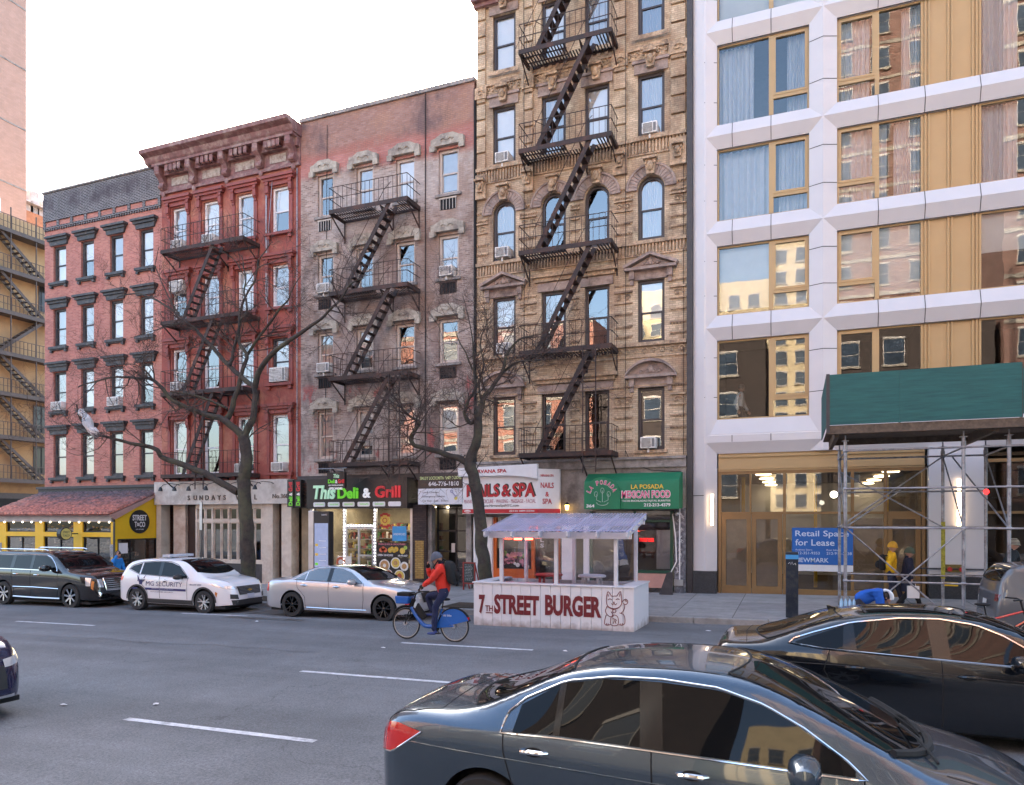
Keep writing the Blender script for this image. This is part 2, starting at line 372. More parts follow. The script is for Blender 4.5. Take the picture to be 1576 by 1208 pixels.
def patch_(x0,x1,y0,y1,c,nm,mt):
    m=MB(); n=18; P_=[]
    for k in range(n): P_.append((x0+(x1-x0)*k/n,y0))
    for k in range(6): P_.append((x1,y0+(y1-y0)*k/6))
    for k in range(n): P_.append((x1-(x1-x0)*k/n,y1))
    for k in range(6): P_.append((x0,y1-(y1-y0)*k/6))
    P_=[(x+.05*noise.noise(Vector((x*3,y*3,0))),y+.05*noise.noise(Vector((x*3,y*3,5)))) for x,y in P_]
    cx=sum(q[0] for q in P_)/len(P_); cy=sum(q[1] for q in P_)/len(P_)
    m.add([(cx,cy,road(cx,cy)+.004)]+[(x,y,road(x,y)+.004) for x,y in P_],[(0,k+1,(k+1)%len(P_)+1) for k in range(len(P_))]); return struct(m.build(nm,mt))
M['oldpatch']=pm('repaired_asphalt',(.105,.103,.105),.85,var=.35,scale=22,stain=(.15,.148,.15),ss=3)
M['tar']=pm('tar_seal',(.07,.07,.072),.5,var=.3,scale=9)
M['oil']=pm('oil_stained_asphalt',(.055,.052,.05),.6,var=.5,scale=6,stain=(.12,.118,.12),ss=2.5)
patch_(-15.4,-12.6,16.2,16.6,0,'asphalt_patch',M['oil']); patch_(-15.5,-13.9,17.3,18.6,0,'asphalt_patch',M['oil'])
rt_=random.Random(31)
for (xa,ya,xb,yb) in ((-19,11.9,-9,12.1),(-3,14.9,8,15.2)):
    m=MB(); n=60; P_=[]
    for k in range(n+1):
        f=k/n; x=xa+(xb-xa)*f; y=ya+(yb-ya)*f; q=noise.noise(Vector((x*.9,y*.9,3)))*.28+noise.noise(Vector((x*4,y*4,7)))*.06; P_.append((x+(q if abs(xb-xa)<2 else 0),y+(0 if abs(xb-xa)<2 else q)))
    for k in range(n):
        (x,y),(u,v)=P_[k],P_[k+1]; w=.012+.008*noise.noise(Vector((x*3,y*3,1))); ex,ey=(0,w) if abs(xb-xa)>2 else (w,0)
        m.quad((x-ex,y-ey,road(x,y)+.0045),(u-ex,v-ey,road(u,v)+.0045),(u+ex,v+ey,road(u,v)+.0045),(x+ex,y+ey,road(x,y)+.0045))
    struct(m.build('sealed_crack',M['tar']))

# ================= building helpers =================
WY=24.8
def wallmesh(m,x0,x1,z0,z1,holes,Y=WY,dep=.28):
    """front wall with openings and their reveals"""
    xs=sorted({x0,x1}|{h[0] for h in holes}|{h[1] for h in holes}); zs=sorted({z0,z1}|{h[2] for h in holes}|{h[3] for h in holes})
    for i in range(len(xs)-1):
        cx=(xs[i]+xs[i+1])/2; run=None
        for j in range(len(zs)-1):
            cz=(zs[j]+zs[j+1])/2
            if any(h[0]<cx<h[1] and h[2]<cz<h[3] for h in holes): continue
            a,b,c,d=xs[i],xs[i+1],zs[j],zs[j+1]
            m.quad((a,Y,c),(b,Y,c),(b,Y,d),(a,Y,d))
    for a,b,c,d in holes:
        y2=Y+dep
        m.quad((a,Y,c),(a,Y,d),(a,y2,d),(a,y2,c)); m.quad((b,Y,d),(b,Y,c),(b,y2,c),(b,y2,d))
        m.quad((a,Y,d),(b,Y,d),(b,y2,d),(a,y2,d)); m.quad((b,Y,c),(a,Y,c),(a,y2,c),(b,y2,c))
    return m
def shell(b,x0,x1,z0,z1,holes,mat,sidemat,Y=WY,depth=15,name='wall'):
    m=MB(); wallmesh(m,x0,x1,z0,z1,holes,Y); m.mi=1
    m.quad((x0,Y,z0),(x0,Y,z1),(x0,Y+depth,z1),(x0,Y+depth,z0)); m.quad((x1,Y,z1),(x1,Y,z0),(x1,Y+depth,z0),(x1,Y+depth,z1))
    m.quad((x0,Y+depth,z0),(x0,Y+depth,z1),(x1,Y+depth,z1),(x1,Y+depth,z0))
    o=m.build(name,[mat,sidemat],b)
    MB().box(x0+.01,x1-.01,Y+.02,Y+depth-.01,z1-.5,z1-.35).build('roof',M['matblack'],b)
    return o
def arch_pts(cx,r,zs,n=12,a0=0,a1=math.pi): return [(cx+r*math.cos(a0+(a1-a0)*i/n),zs+r*math.sin(a0+(a1-a0)*i/n)) for i in range(n+1)]
rw=random.Random(3)
def window(b,x0,x1,z0,z1,frame,Y=WY,fw=.07,cover=None,arch=False,glass=None,ledge=None,guard=False):
    """double-hung window; returns the window part (its mesh is frame and sashes)"""
    y=Y+.13; m=MB(); zm=(z0+z1)/2-.03; cx=(x0+x1)/2
    if arch:
        rr=(x1-x0)/2; zs=z1-rr
        o_=arch_pts(cx,rr,zs,14); i_=arch_pts(cx,rr-fw,zs,14)
        for k in range(14):
            p,q,r_,s_=o_[k],o_[k+1],i_[k+1],i_[k]
            m.prism([p,q,r_,s_],y-.03,y+.06)
        m.box(x0,x0+fw,y-.03,y+.06,z0,zs); m.box(x1-fw,x1,y-.03,y+.06,z0,zs); m.box(x0+fw,x1-fw,y-.03,y+.06,z0,z0+fw)
    else:
        m.box(x0,x0+fw,y-.03,y+.06,z0,z1); m.box(x1-fw,x1,y-.03,y+.06,z0,z1); m.box(x0+fw,x1-fw,y-.03,y+.06,z0,z0+fw); m.box(x0+fw,x1-fw,y-.03,y+.06,z1-fw,z1)
    g=fw+.035
    m.box(x0+fw,x1-fw,y,y+.05,zm-.03,zm+.03)
    m.box(x0+fw,x0+g,y+.012,y+.05,z0+fw,zm-.03); m.box(x1-g,x1-fw,y+.012,y+.05,z0+fw,zm-.03); m.box(x0+g,x1-g,y+.012,y+.05,z0+fw,z0+g+.01)
    w_=m.build('window',frame,b)
    p=MB(); yg=y+.035
    if arch:
        pts=[(x0+g,z0+g),(x1-g,z0+g)]+arch_pts(cx,rr-fw,zs,14)
        p.add([(a,yg,c) for a,c in pts],[tuple(range(len(pts)))])
    else: p.quad((x0+fw,yg,z0+fw),(x1-fw,yg,z0+fw),(x1-fw,yg,z1-fw),(x0+fw,yg,z1-fw))
    p.build('pane',glass or M['glass'],w_)
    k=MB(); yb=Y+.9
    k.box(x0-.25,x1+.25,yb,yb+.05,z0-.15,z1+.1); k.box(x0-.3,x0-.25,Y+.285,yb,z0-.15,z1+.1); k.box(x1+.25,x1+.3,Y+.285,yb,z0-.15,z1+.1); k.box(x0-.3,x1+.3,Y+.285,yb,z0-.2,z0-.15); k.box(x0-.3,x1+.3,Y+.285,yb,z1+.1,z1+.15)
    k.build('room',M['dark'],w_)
    c=cover or rw.choice(['b','b','c','h','h','n','g'])
    yc=Y+.21
    if c=='n': pass
    elif c=='c': MB().box(x0+.02,x1-.02,yc,yc+.01,z0+.03,z1-.02).build('curtain',M['curtain'],w_)
    elif c=='cd': MB().box(x0+.02,x1-.02,yc,yc+.01,z0+.03,z1-.02).build('curtain',M['darkcurtain'],w_)
    elif c=='b': MB().box(x0+.02,x1-.02,yc,yc+.01,z0+.03,z1-.02).build('blind',M['blind'],w_)
    elif c=='h':
        f=rw.uniform(.42,.75); MB().box(x0+.02,x1-.02,yc,yc+.01,z1-f*(z1-z0),z1-.02).build('blind',M['blind'],w_)
    elif c=='g': MB().box(x0+.02,x1-.02,yc,yc+.01,z0+.03+.3*(z1-z0)*rw.random(),z1-.02).build('blind',M['greyblind'],w_)
    return w_
ORD=['','first','second','third','fourth','fifth','sixth']
acn=0
def ac(bname,x,z,y=WY,storey='',colm='',w=.55,h=.38,old=False):
    t=thing('air_conditioner','%s air conditioner in the %s storey, %s window of the %s'%('big beige' if old else 'small white',storey,colm,bname),'air conditioner',(x,y,z),0,'window air conditioners on the old facades')
    m=MB(); m.box(-w/2,w/2,-.22,.2,0,h); m.build('casing',M['acbox'],t,bevel=.015)
    g=MB(); 
    for k in range(9): zz=.04+k*(h-.07)/9; g.box(-w/2+.04,w/2-.16,-.228,-.221,zz,zz+.018)
    g.box(w/2-.13,w/2-.04,-.226,-.221,.05,h-.05); g.build('grille',M['acgrille'],t)
    MB().box(-.03,.03,-.15,-.02,-.14,-.002).build('support_bracket',M['acbox'],t)
M['acbox']=pm('air_conditioner_casing',(.76,.75,.72),.5,var=.08,stain=(.42,.38,.33),ss=4); M['acgrille']=pm('air_conditioner_grille',(.16,.16,.16),.6)
def fire_escape(b,xl,xr,zs,st,mat,yo=23.75,rail=.93,bottomladder=None,hatch=None):
    """landings as parts; each with railing, stair and brackets as sub-parts. st: (x_top,x_bottom) of stair going down"""
    for i,z in enumerate(zs):
        m=MB(); yi=WY-.02
        m.box(xl,xr,yo,yo+.03,z-.1,z+.06); m.box(xl,xl+.03,yo+.03,yi,z-.1,z+.06); m.box(xr-.03,xr,yo+.03,yi,z-.1,z+.06); m.box(xl+.03,xr-.03,yi-.03,yi,z-.08,z+.02)
        hx0,hx1=(st[0]-.95,st[0]+.12) if i<len(zs)-1 else (99,99)
        k=0; x=xl+.06
        n=int((xr-xl)/.11)
        for q in range(n):
            x=xl+.06+q*(xr-xl-.1)/n
            m.box(x,x+.045,(yo+.62) if hx0<x<hx1 else yo+.03,yi-.03,z-.012,z+.004)
        for yy in (yo+.35,yo+.7): m.box(xl+.03,hx0 if hx0<90 else xr-.03,yy,yy+.03,z-.05,z-.013)
        p=m.build('fire_escape_landing',mat,b)
        k=MB()
        for x in (xl+.05,(xl+xr)/2+.55,xr-.05):
            k.bar((x,yo+.08,z-.11),(x,yi,z-.75),.035,.05); k.bar((x,yi-.02,z-.11),(x,yi-.02,z-.9),.035,.04)
            k.bar((x,yo+.05,z-.1),(x,yi,z-.1),.04,.05)
        k.each('bracket',mat,p)
        r=MB(); zt=z+rail
        for zz in (zt,z+.5):
            r.bar((xl+.015,yo+.015,zz),(xr-.015,yo+.015,zz),.02,.022); r.bar((xl+.015,yo+.015,zz),(xl+.015,yi,zz),.02,.022); r.bar((xr-.015,yo+.015,zz),(xr-.015,yi,zz),.02,.022)
        n=int((xr-xl)/.2)
        for q in range(n+1):
            x=xl+.015+(xr-xl-.03)*q/n; r.bar((x,yo+.015,z),(x,yo+.015,zt),.014,.014)
        for q in range(1,4):
            for x in (xl+.015,xr-.015): r.bar((x,yo+1.03*q/4,z),(x,yo+1.03*q/4,zt),.014,.014)
        r.bar((xl+.6,yo+.02,zt),(xl+1.1,yo+.9,zt),.018,.018)
        r.build('railing',mat,p)
        if i<len(zs)-1:
            zb=zs[i+1]+.02; a,c=st; s=MB(); y0,y1=yo+.08,yo+.6
            for y in (y0,y1): s.bar((a,y,z),(c,y,zb),.02,.15,up=(0,1,0)) if False else s.bar((a,y,z+.02),(c,y,zb),.025,.16)
            n=11
            for q in range(1,n+1):
                f=q/(n+1); x=a+(c-a)*f; zz=z+(zb-z)*f
                s.box(x-.12,x+.1,y0,y1,zz-.012,zz+.012)
            # hand rail of bent rod
            s.tube([(a+.05,y0,z+.75),(a-.25,y0,z+.5),(c-.1,y0,zb+.75),(c-.2,y0,zb+.1)],.012,4)
            s.build('stair',mat,p)
    if bottomladder:
        x,z0,z1=bottomladder; m=MB()
        for xx in (x,x+.45): m.bar((xx,yo-.03,z0),(xx,yo-.03,z1),.035,.035)
        n=int((z1-z0)/.3)
        for q in range(n): m.bar((x,yo-.03,z0+.2+q*.3),(x+.45,yo-.03,z0+.2+q*.3),.02,.02)
        m.build('drop_ladder',mat,b)
# ================= building 1 : red brick ==================
M['brick1']=brick('red_painted_brick',(.34,.12,.095),(.50,.20,.155),(.44,.25,.21),[((.64,.33,.22),.35,.5,.75,4,17.3,.45),((.36,.10,.085),.8,.55,.75,4,17.3,.5)],var=.14)
M['brick1d']=brick('black_painted_brick',(.04,.038,.042),(.085,.078,.082),(.34,.32,.32),[((.05,.035,.045),.7,.45,.62,18.1,18.8,.8)],rh=.075,ms=.010)
M['brickside']=brick('dark_side_brick',(.17,.08,.06),(.21,.10,.075),(.2,.17,.15))
M['lintel1']=pm('black_lintel_paint',(.045,.045,.05),.6,var=.35,stain=(.10,.095,.09),ss=5)
b1=thing('red_brick_building','red brick building with black lintels and black parapet above the yellow taco shop','building',(0,0,0))
x0,x1=-34.67,-26.96
cols1=[(-34.06,-33.17),(-32.15,-31.28),(-30.23,-29.37),(-28.34,-27.48)]
rows1=[(14.45,16.24),(11.29,13.16),(8.13,10.06),(4.87,6.96)]
holes=[(a,b_,c,d) for a,b_ in cols1 for c,d in rows1]
shell(b1,x0,x1,.0-1,17.15,holes,M['brick1'],M['brickside'])
m=MB(); m.box(x0,x1,WY-.10,WY+.5,17.5,18.9); m.build('parapet',M['brick1d'],b1)
m=MB(); m.box(x0,x1,WY-.04,WY+.4,17.15,17.5); m.build('frieze',M['brick1'],b1)
m=MB()
for k in range(9): x=x0+k*(x1-x0-.16)/8; m.box(x,x+.16,WY-.09,WY-.02,17.24,17.5)
m.box(x0,x1,WY-.08,WY-.03,17.15,17.24)
for k in range(48): x=x0+.04+k*(x1-x0)/48; m.box(x,x+.08,WY-.07,WY-.01,17.05,17.15)
m.build('dentil_course',M['brick1d'],b1)
m=MB(); m.box(x0-.03,x1+.0,WY-.16,WY+.55,18.9,18.98); m.build('coping',M['stone'],b1)
for j,(c,d) in enumerate(rows1):
    for i,(a,b_) in enumerate(cols1):
        w_=window(b1,a,b_,c,d,M['lintel1'],fw=.10,cover=['b','c','b','c','g','h','c','b','c','b','c','b','c','b','b','b'][(i*5+j*3)%16])
        m=MB(); m.prism([(a-.30,d+.46),(a-.30,d+.38),(a-.17,d+.20),(a-.12,d+.02),(b_+.12,d+.02),(b_+.17,d+.20),(b_+.30,d+.38),(b_+.30,d+.46)],WY-.10,WY-.002)
        m.box(a-.32,b_+.32,WY-.26,WY-.002,d+.36,d+.46); m.box(a-.24,b_+.24,WY-.17,WY-.002,d+.24,d+.36)
        m.build('lintel',M['lintel1'],w_)
        m=MB(); m.box(a-.17,b_+.17,WY-.16,WY-.002,c-.12,c); m.box(a-.11,b_+.11,WY-.10,WY-.002,c-.17,c-.12)
        m.box(a-.12,a+.02,WY-.12,WY-.002,c-.27,c-.17); m.box(b_-.02,b_+.12,WY-.12,WY-.002,c-.27,c-.17); m.build('sill',M['lintel1'],w_)
m=MB(); m.box(x0-.25,x1,WY-.28,WY,4.3,4.42); m.box(x0-.2,x1,WY-.2,WY,4.15,4.3); m.build('shop_cornice',M['iron'],b1)
ac('red brick building',-33.6,8.15,storey='second',colm='first',w=.75,h=.42); ac('red brick building',-29.8,8.15,storey='second',colm='third',w=.75,h=.42)
# ---- taco pavilion
M['tile']=None
def tilemat():
    m,t,N,L,b=nodes('clay_roof_tile'); b.inputs['Roughness'].default_value=.65
    tc=N.new('ShaderNodeTexCoord'); n=N.new('ShaderNodeTexNoise'); n.inputs['Scale'].default_value=2.2; n.inputs['Detail'].default_value=6; L.new(tc.outputs['Object'],n.inputs['Vector'])
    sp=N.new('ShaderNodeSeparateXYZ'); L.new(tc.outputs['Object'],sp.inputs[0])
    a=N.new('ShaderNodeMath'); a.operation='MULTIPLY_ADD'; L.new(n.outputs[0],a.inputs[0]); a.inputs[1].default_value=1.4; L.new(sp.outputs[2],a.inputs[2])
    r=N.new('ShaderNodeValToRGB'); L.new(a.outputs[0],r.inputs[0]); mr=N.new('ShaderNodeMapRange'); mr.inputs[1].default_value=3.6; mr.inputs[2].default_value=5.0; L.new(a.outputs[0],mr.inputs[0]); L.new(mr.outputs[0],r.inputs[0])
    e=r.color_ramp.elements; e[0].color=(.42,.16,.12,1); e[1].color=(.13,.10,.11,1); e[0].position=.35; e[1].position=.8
    n9=N.new('ShaderNodeTexNoise'); n9.inputs['Scale'].default_value=7; n9.inputs['Detail'].default_value=3; L.new(tc.outputs['Object'],n9.inputs['Vector'])
    q=N.new('ShaderNodeMapRange'); q.inputs[1].default_value=.35; q.inputs[2].default_value=.65; q.inputs[3].default_value=.6; q.inputs[4].default_value=1.45; L.new(n9.outputs[0],q.inputs[0])
    sc=N.new('ShaderNodeVectorMath'); sc.operation='SCALE'; L.new(r.outputs[0],sc.inputs[0]); L.new(q.outputs[0],sc.inputs[3]); L.new(sc.outputs[0],b.inputs['Base Color']); return m
M['tile']=tilemat()
tp=thing('taco_shop_front','yellow one storey taco shop front with a sloping clay tile roof','shop front',(0,0,0))
tx0,tx1,ty=-34.6,-27.0,22.4
gz=road(-30,KY)+.15
m=MB(); op=[(-33.9,-31.95,.95,2.06),(-31.4,-29.5,.95,2.06),(-28.95,-27.25,-.4,2.06),(-33.9,-31.95,2.26,2.71),(-31.4,-29.5,2.26,2.71),(-28.95,-27.25,2.26,2.71)]
op=[(a,b_,c,d) for a,b_,c,d in op]
wallmesh(m,tx0,tx1,-1,2.8,op,Y=ty,dep=.18); m.build('front_wall',M['yellow'],tp)
m=MB(); m.box(tx0-.1,tx1-.05,ty-.14,ty-.002,2.72,3.0); m.build('fascia',pm('grey_fascia',(.33,.31,.31),.6),tp)
m=MB()
for a,b_,c,d in op:
    for q in ((a,a+.06,c,d),(b_-.06,b_,c,d),(a,b_,c,c+.06),(a,b_,d-.06,d)): m.box(q[0],q[1],ty+.06,ty+.12,q[2],q[3])
for x in (-32.9,-30.4,-28.1): m.box(x-.02,x+.02,ty+.06,ty+.12,.9,2.06)
m.build('window_frames',M['black'],tp)
m=MB()
for a,b_,c,d in op: m.quad((a,ty+.1,c),(b_,ty+.1,c),(b_,ty+.1,d),(a,ty+.1,d))
m.build('pane',M['shopglass'],tp)
m=MB(); m.box(tx0+.1,tx1-.1,ty+1.6,ty+1.65,-1,2.8); m.box(tx0+.1,tx1-.1,ty+.2,ty+1.6,2.75,2.8); m.build('interior',M['room'],tp)
m=MB()
for k in range(60):
    x=rw.uniform(tx0+.3,tx1-.4); z=rw.uniform(2.2,2.7); m.box(x,x+.12,ty+.16,ty+.2,z,z+.05)
m.build('menu_border',pm('amber_paint',(.45,.22,.03),.6,var=.5,scale=20),tp)
m=MB()
for k in range(50):
    x=rw.uniform(tx0+.3,tx1-.4); z=rw.uniform(.7,1.85); s=rw.uniform(.04,.16); m.box(x,x+s,ty+.5+.9*rw.random(),ty+1.5,z,z+s*rw.uniform(.5,2))
m.build('shop_clutter',pm('shop_clutter',(.25,.2,.17),.6,var=.8,scale=9),tp)
# side panel
m=MB(); sx=tx1
pts=[(ty,-1),(ty+.12,-1),(ty+.12,1.98),(WY-.25,1.98),(WY-.25,-1),(WY,-1),(WY,4.02),(ty,3.02)]
m.prism(pts,sx-.08,sx,'x'); m.build('side_panel',M['yellow'],tp)
m=MB(); m.quad((sx-.04,ty+.12,-1),(sx-.04,WY-.25,-1),(sx-.04,WY-.25,1.98),(sx-.04,ty+.12,1.98)); m.build('side_window',M['shopglass'],tp)
m=MB(); 
for yy in (ty+.12,ty+.75,WY-.3): m.box(sx-.06,sx-.01,yy,yy+.05,-1,1.98)
m.box(sx-.06,sx-.008,ty+.12,WY-.25,1.92,1.98); m.box(sx-.08,sx+.01,ty-.03,ty-.003,-1,3.0); m.build('side_frame',M['black'],tp)
MB().box(sx-.035,sx-.02,ty+.2,ty+.65,1.35,1.8).build('notice',M['white'],tp)
# tiled roof: rows of half-round tiles
m=MB(); nt_=34; e0=(ty-.35,3.02); e1=(WY-.02,4.12)
for k in range(nt_):
    xa=tx0-.12+k*(tx1-tx0+.2)/nt_; r_=(tx1-tx0+.2)/nt_/2
    for q in range(8):
        f0,f1=q/8,(q+1)/8+.015
        ya,za=e0[0]+(e1[0]-e0[0])*f0,e0[1]+(e1[1]-e0[1])*f0+.02; yb,zb=e0[0]+(e1[0]-e0[0])*f1,e0[1]+(e1[1]-e0[1])*f1-.012
        ring=[]
        for (yy,zz) in ((ya,za),(yb,zb)):
            ring+=[(xa+r_+r_*math.cos(math.pi*j/5)*.98,yy,zz+r_*1.15*math.sin(math.pi*j/5)) for j in range(6)]
        m.add(ring,[(j,j+1,j+7,j+6) for j in range(5)]+[(5,4,3,2,1,0)])
m.quad((tx0-.12,e0[0],e0[1]-.03),(tx1+.08,e0[0],e0[1]-.03),(tx1+.08,e1[0],e1[1]-.03),(tx0-.12,e1[0],e1[1]-.03))
m.build('tile_roof',M['tile'],tp)
m=MB(); m.prism([(ty-.35,2.99),(ty-.05,2.82),(WY,4.02),(WY,4.1)],tx1+.005,tx1+.09,'x'); m.build('roof_verge',pm('pinkish_verge',(.42,.25,.22),.6),tp)
m=MB()
for k in range(13): x=tx0+.25+k*.6; m.ball((x,ty-.16,2.70),.035,n=8,m=5)
m.build('string_light',lamp('bulb_glow',(1,.85,.6),1.5),tp)
sg=thing('round_taco_sign','round black sign with white lettering on the yellow side panel','sign',(0,0,0))
cy,cz=23.62,3.0-.28
m=MB(); m.lathe([(0,sx+.005),(.52,sx+.005),(.52,sx+.03),(0,sx+.03)],(0,cy,cz),32,'x'); m.build('disc',M['black'],sg)
for body,w_,h_,yy,zz in (('STREET',.74,.25,-.37,.05),('T',.12,.24,-.27,-.24),('a',.10,.14,-.14,-.19),('CO',.30,.24,-.02,-.24)):
    text(body,M['white'],sg,(sx+.031,cy+yy,cz+zz),w_,h_,rt=(0,1,0),bold=.025,d=.006)
text('NYC KITCHEN',M['white'],sg,(sx+.031,cy-.2,cz-.36),.4,.045,rt=(0,1,0),d=.004)
sg=thing('round_projecting_sign','small round yellow projecting sign hung on the front of the taco shop','sign',(0,0,0))
px_,pz_=-30.3+.95,2.2
m=MB(); m.lathe([(0,0),(.27,0),(.27,.22),(0,.22)],(px_,ty-.62,pz_),24,'x')
m.build('drum',M['black'],sg)
m=MB(); m.lathe([(0,.222),(.235,.222),(.235,.232),(0,.232)],(px_,ty-.62,pz_),24,'x'); m.build('face',pm('pale_yellow',(.7,.6,.2),.5),sg)
for b_,z_ in (('STREET',.03),('TACO',-.12)): text(b_,M['black'],sg,(px_+.234,ty-.62-.15,pz_+z_),.3,.09,rt=(0,1,0),d=.004)
MB().bar((px_+.11,ty-.36,pz_),(px_+.11,ty,pz_),.04,.04).build('arm',M['black'],sg)
for X in (-34.3,-27.2):
    t=thing('notice_plate','small grey notice plate on the yellow pier at the %s end of the taco shop'%('left' if X<-30 else 'right'),'sign')
    MB().box(X-.08,X+.12,ty-.02,ty-.002,1.2,1.75).build('plate',pm('grey_plate',(.25,.25,.26),.5,var=.6,scale=25),t)
# ================= building 2 : brownstone red =============
M['red2']=pm('oxblood_stucco',(.28,.07,.052),.75,var=.22,scale=1.5,bump=.15,bs=12,stain=(.44,.19,.12),ss=.7)
M['red2t']=pm('oxblood_trim',(.27,.06,.047),.6,var=.3,scale=4,stain=(.18,.055,.05),ss=2)
M['corn2']=pm('weathered_brown_cornice',(.21,.10,.095),.65,var=.35,scale=5,stain=(.36,.26,.23),ss=3)
M['frieze2']=pm('peeling_frieze_paint',(.38,.33,.28),.8,var=.3,scale=8,stain=(.16,.07,.06),ss=3.5)
b2=thing('brownstone_building','oxblood red building with heavy bracketed cornice and white framed windows','building',(0,0,0))
x0,x1=-26.96,-19.24
cols2=[(-26.33,-25.48),(-24.50,-23.62),(-22.60,-21.72),(-20.74,-19.86)]
rows2=[(14.95,16.9),(11.8,13.6),(8.58,10.5),(4.8,7.25)]
shell(b2,x0,x1,4.5,17.6,[(a,b_,c,d) for a,b_ in cols2 for c,d in rows2],M['red2'],M['brickside'])
for j,(c,d) in enumerate(rows2):
    for i,(a,b_) in enumerate(cols2):
        w_=window(b2,a,b_,c,d,M['white'] if i<3 or j in(0,1,3) else M['iron'],fw=.085,cover=['g','h','n','b','c','n','c','g'][(i*3+j*5)%8])
        m=MB(); lz=d+.18
        m.box(a-.38,b_+.38,WY-.26,WY-.002,lz+.16,lz+.28); m.box(a-.33,b_+.33,WY-.19,WY-.002,lz+.05,lz+.16); m.box(a-.22,b_+.22,WY-.10,WY-.002,lz-.12,lz+.05)
        m.build('window_hood',M['red2t'],w_)
        m=MB()
        for xx in (a-.24,b_+.08):
            m.box(xx,xx+.16,WY-.17,WY-.002,lz-.42,lz+.05); m.box(xx+.02,xx+.14,WY-.10,WY-.002,lz-.60,lz-.42)
            m.box(xx+.01,xx+.15,WY-.05,WY-.002,c-.02,lz-.6)
            m.tube([(xx,WY-.15,lz-.08),(xx+.16,WY-.15,lz-.08)],.05,8); m.tube([(xx,WY-.10,lz-.46),(xx+.16,WY-.10,lz-.46)],.04,8)
        m.each('bracket',M['red2t'],w_,gap=.06)
        m=MB(); m.box(a-.27,b_+.27,WY-.17,WY-.002,c-.11,c); m.box(a-.2,a-.04,WY-.12,WY-.002,c-.26,c-.11); m.box(b_+.04,b_+.2,WY-.12,WY-.002,c-.26,c-.11); m.build('sill',M['red2t'],w_)
m=MB()  # cornice
m.box(x0,x1,WY-.12,WY+.3,17.6,17.74); m.box(x0,x1,WY-.05,WY+.3,17.74,18.35)
m.box(x0-.02,x1,WY-.55,WY+.3,18.68,18.78)
m.prism([(WY-.55,18.78),(WY-.62,18.85),(WY-.70,19.02),(WY-.95,19.12),(WY-.98,19.28),(WY+.3,19.28),(WY+.3,18.78)],x0-.35,x1+.05,'x')
m.box(x0,x1,WY-.25,WY+.3,18.35,18.68)
m.build('cornice',M['corn2'],b2)
m=MB()
bx=[x0+.25,x0+2.05,x0+3.9,x0+5.75,x1-.28]
for k in range(4): m.box(bx[k]+.42,bx[k+1]-.42,WY-.075,WY-.051,17.9,18.25)
m.each('frieze_panel',M['frieze2'],b2)
for x in bx:
    m=MB(); m.prism([(WY-.05,17.72),(WY-.22,17.75),(WY-.30,17.9),(WY-.24,18.05),(WY-.34,18.2),(WY-.52,18.35),(WY-.54,18.67),(WY-.05,18.67)],x-.13,x+.13,'x')
    m.tube([(x-.14,WY-.24,17.86),(x+.14,WY-.24,17.86)],.09,10); m.tube([(x-.14,WY-.42,18.46),(x+.14,WY-.42,18.46)],.13,10); m.ball((x,WY-.14,17.55),.11,.05,.13)
    m.build('cornice_bracket',M['corn2'],b2)
m=MB()
for k in range(4):
    n=4
    for q in range(n):
        x=bx[k]+.42+(bx[k+1]-bx[k]-.84)*(q+.5)/n; m.box(x-.09,x+.09,WY-.50,WY-.26,18.4,18.67); m.tube([(x-.09,WY-.42,18.44),(x+.09,WY-.42,18.44)],.08,8)
m.each('modillion',M['corn2'],b2)
fire_escape(b2,-25.9,-21.35,[14.55,11.42,8.3,4.72],(-23.0,-24.7),M['rust2'] if 'rust2' in M else M['rust'],rail=1.0,bottomladder=(-23.9,4.1,8.3))
m=MB(); m.tube([(-20.95,WY-.1,17.4),(-20.95,WY-.1,12)],.03,6); m.tube([(x1-.15,WY-.06,17.5),(x1-.15,WY-.06,4.6)],.02,5); m.tube([(-20.6,WY-.12,17.4),(-20.85,WY-.1,14.8),(-20.9,WY-.1,9)],.012,4); m.build('conduit',M['steel'],b2)
ac('oxblood red building',-20.3,8.62,storey='second',colm='last',w=.82,h=.6,old=True)
ac('oxblood red building',-22.3,4.85,storey='first',colm='third'); ac('oxblood red building',-20.3,4.85,storey='first',colm='last',w=.62)
ac('oxblood red building',-25.95,8.62,storey='second',colm='first'); ac('oxblood red building',-24.1,15.0,storey='top',colm='second',w=.6); ac('oxblood red building',-25.9,15.0,storey='top',colm='first',w=.6)
ac('oxblood red building',-25.9,13.05,storey='third',colm='first',w=.8,h=.5,old=True)
# shopfront 2
g=road(-23,KY)+.2
m=MB(); m.box(x0,x1-.35,WY-.42,WY+.1,3.48,4.5); m.build('shop_fascia',M['offwhite'],b2)
m=MB()
m.box(x0,x0+.28,WY-.3,WY+.2,g-.6,3.48); m.box(-26.2,-25.5,WY-.05,WY+.2,g-.6,3.48)
m.box(-21.0,-20.45,WY-.3,WY+.2,g-.6,3.48); m.box(x1-.75,x1-.25,WY-.3,WY+.2,g-.6,3.48)
m.each('pier',M['cream'],b2)
m=MB(); wx0,wx1=-24.75,-21.02
yy=WY-.2
m.box(wx0,wx1,yy,yy+.15,3.3,3.48); m.box(wx0,wx1,yy,yy+.15,2.68,2.82); m.box(wx0,wx1,yy-.04,yy+.15,.92,1.06)
for k in range(5):
    x=wx0+(wx1-wx0-.12)*k/4; m.box(x,x+.10,yy-.01,yy+.075,1.06,3.3)
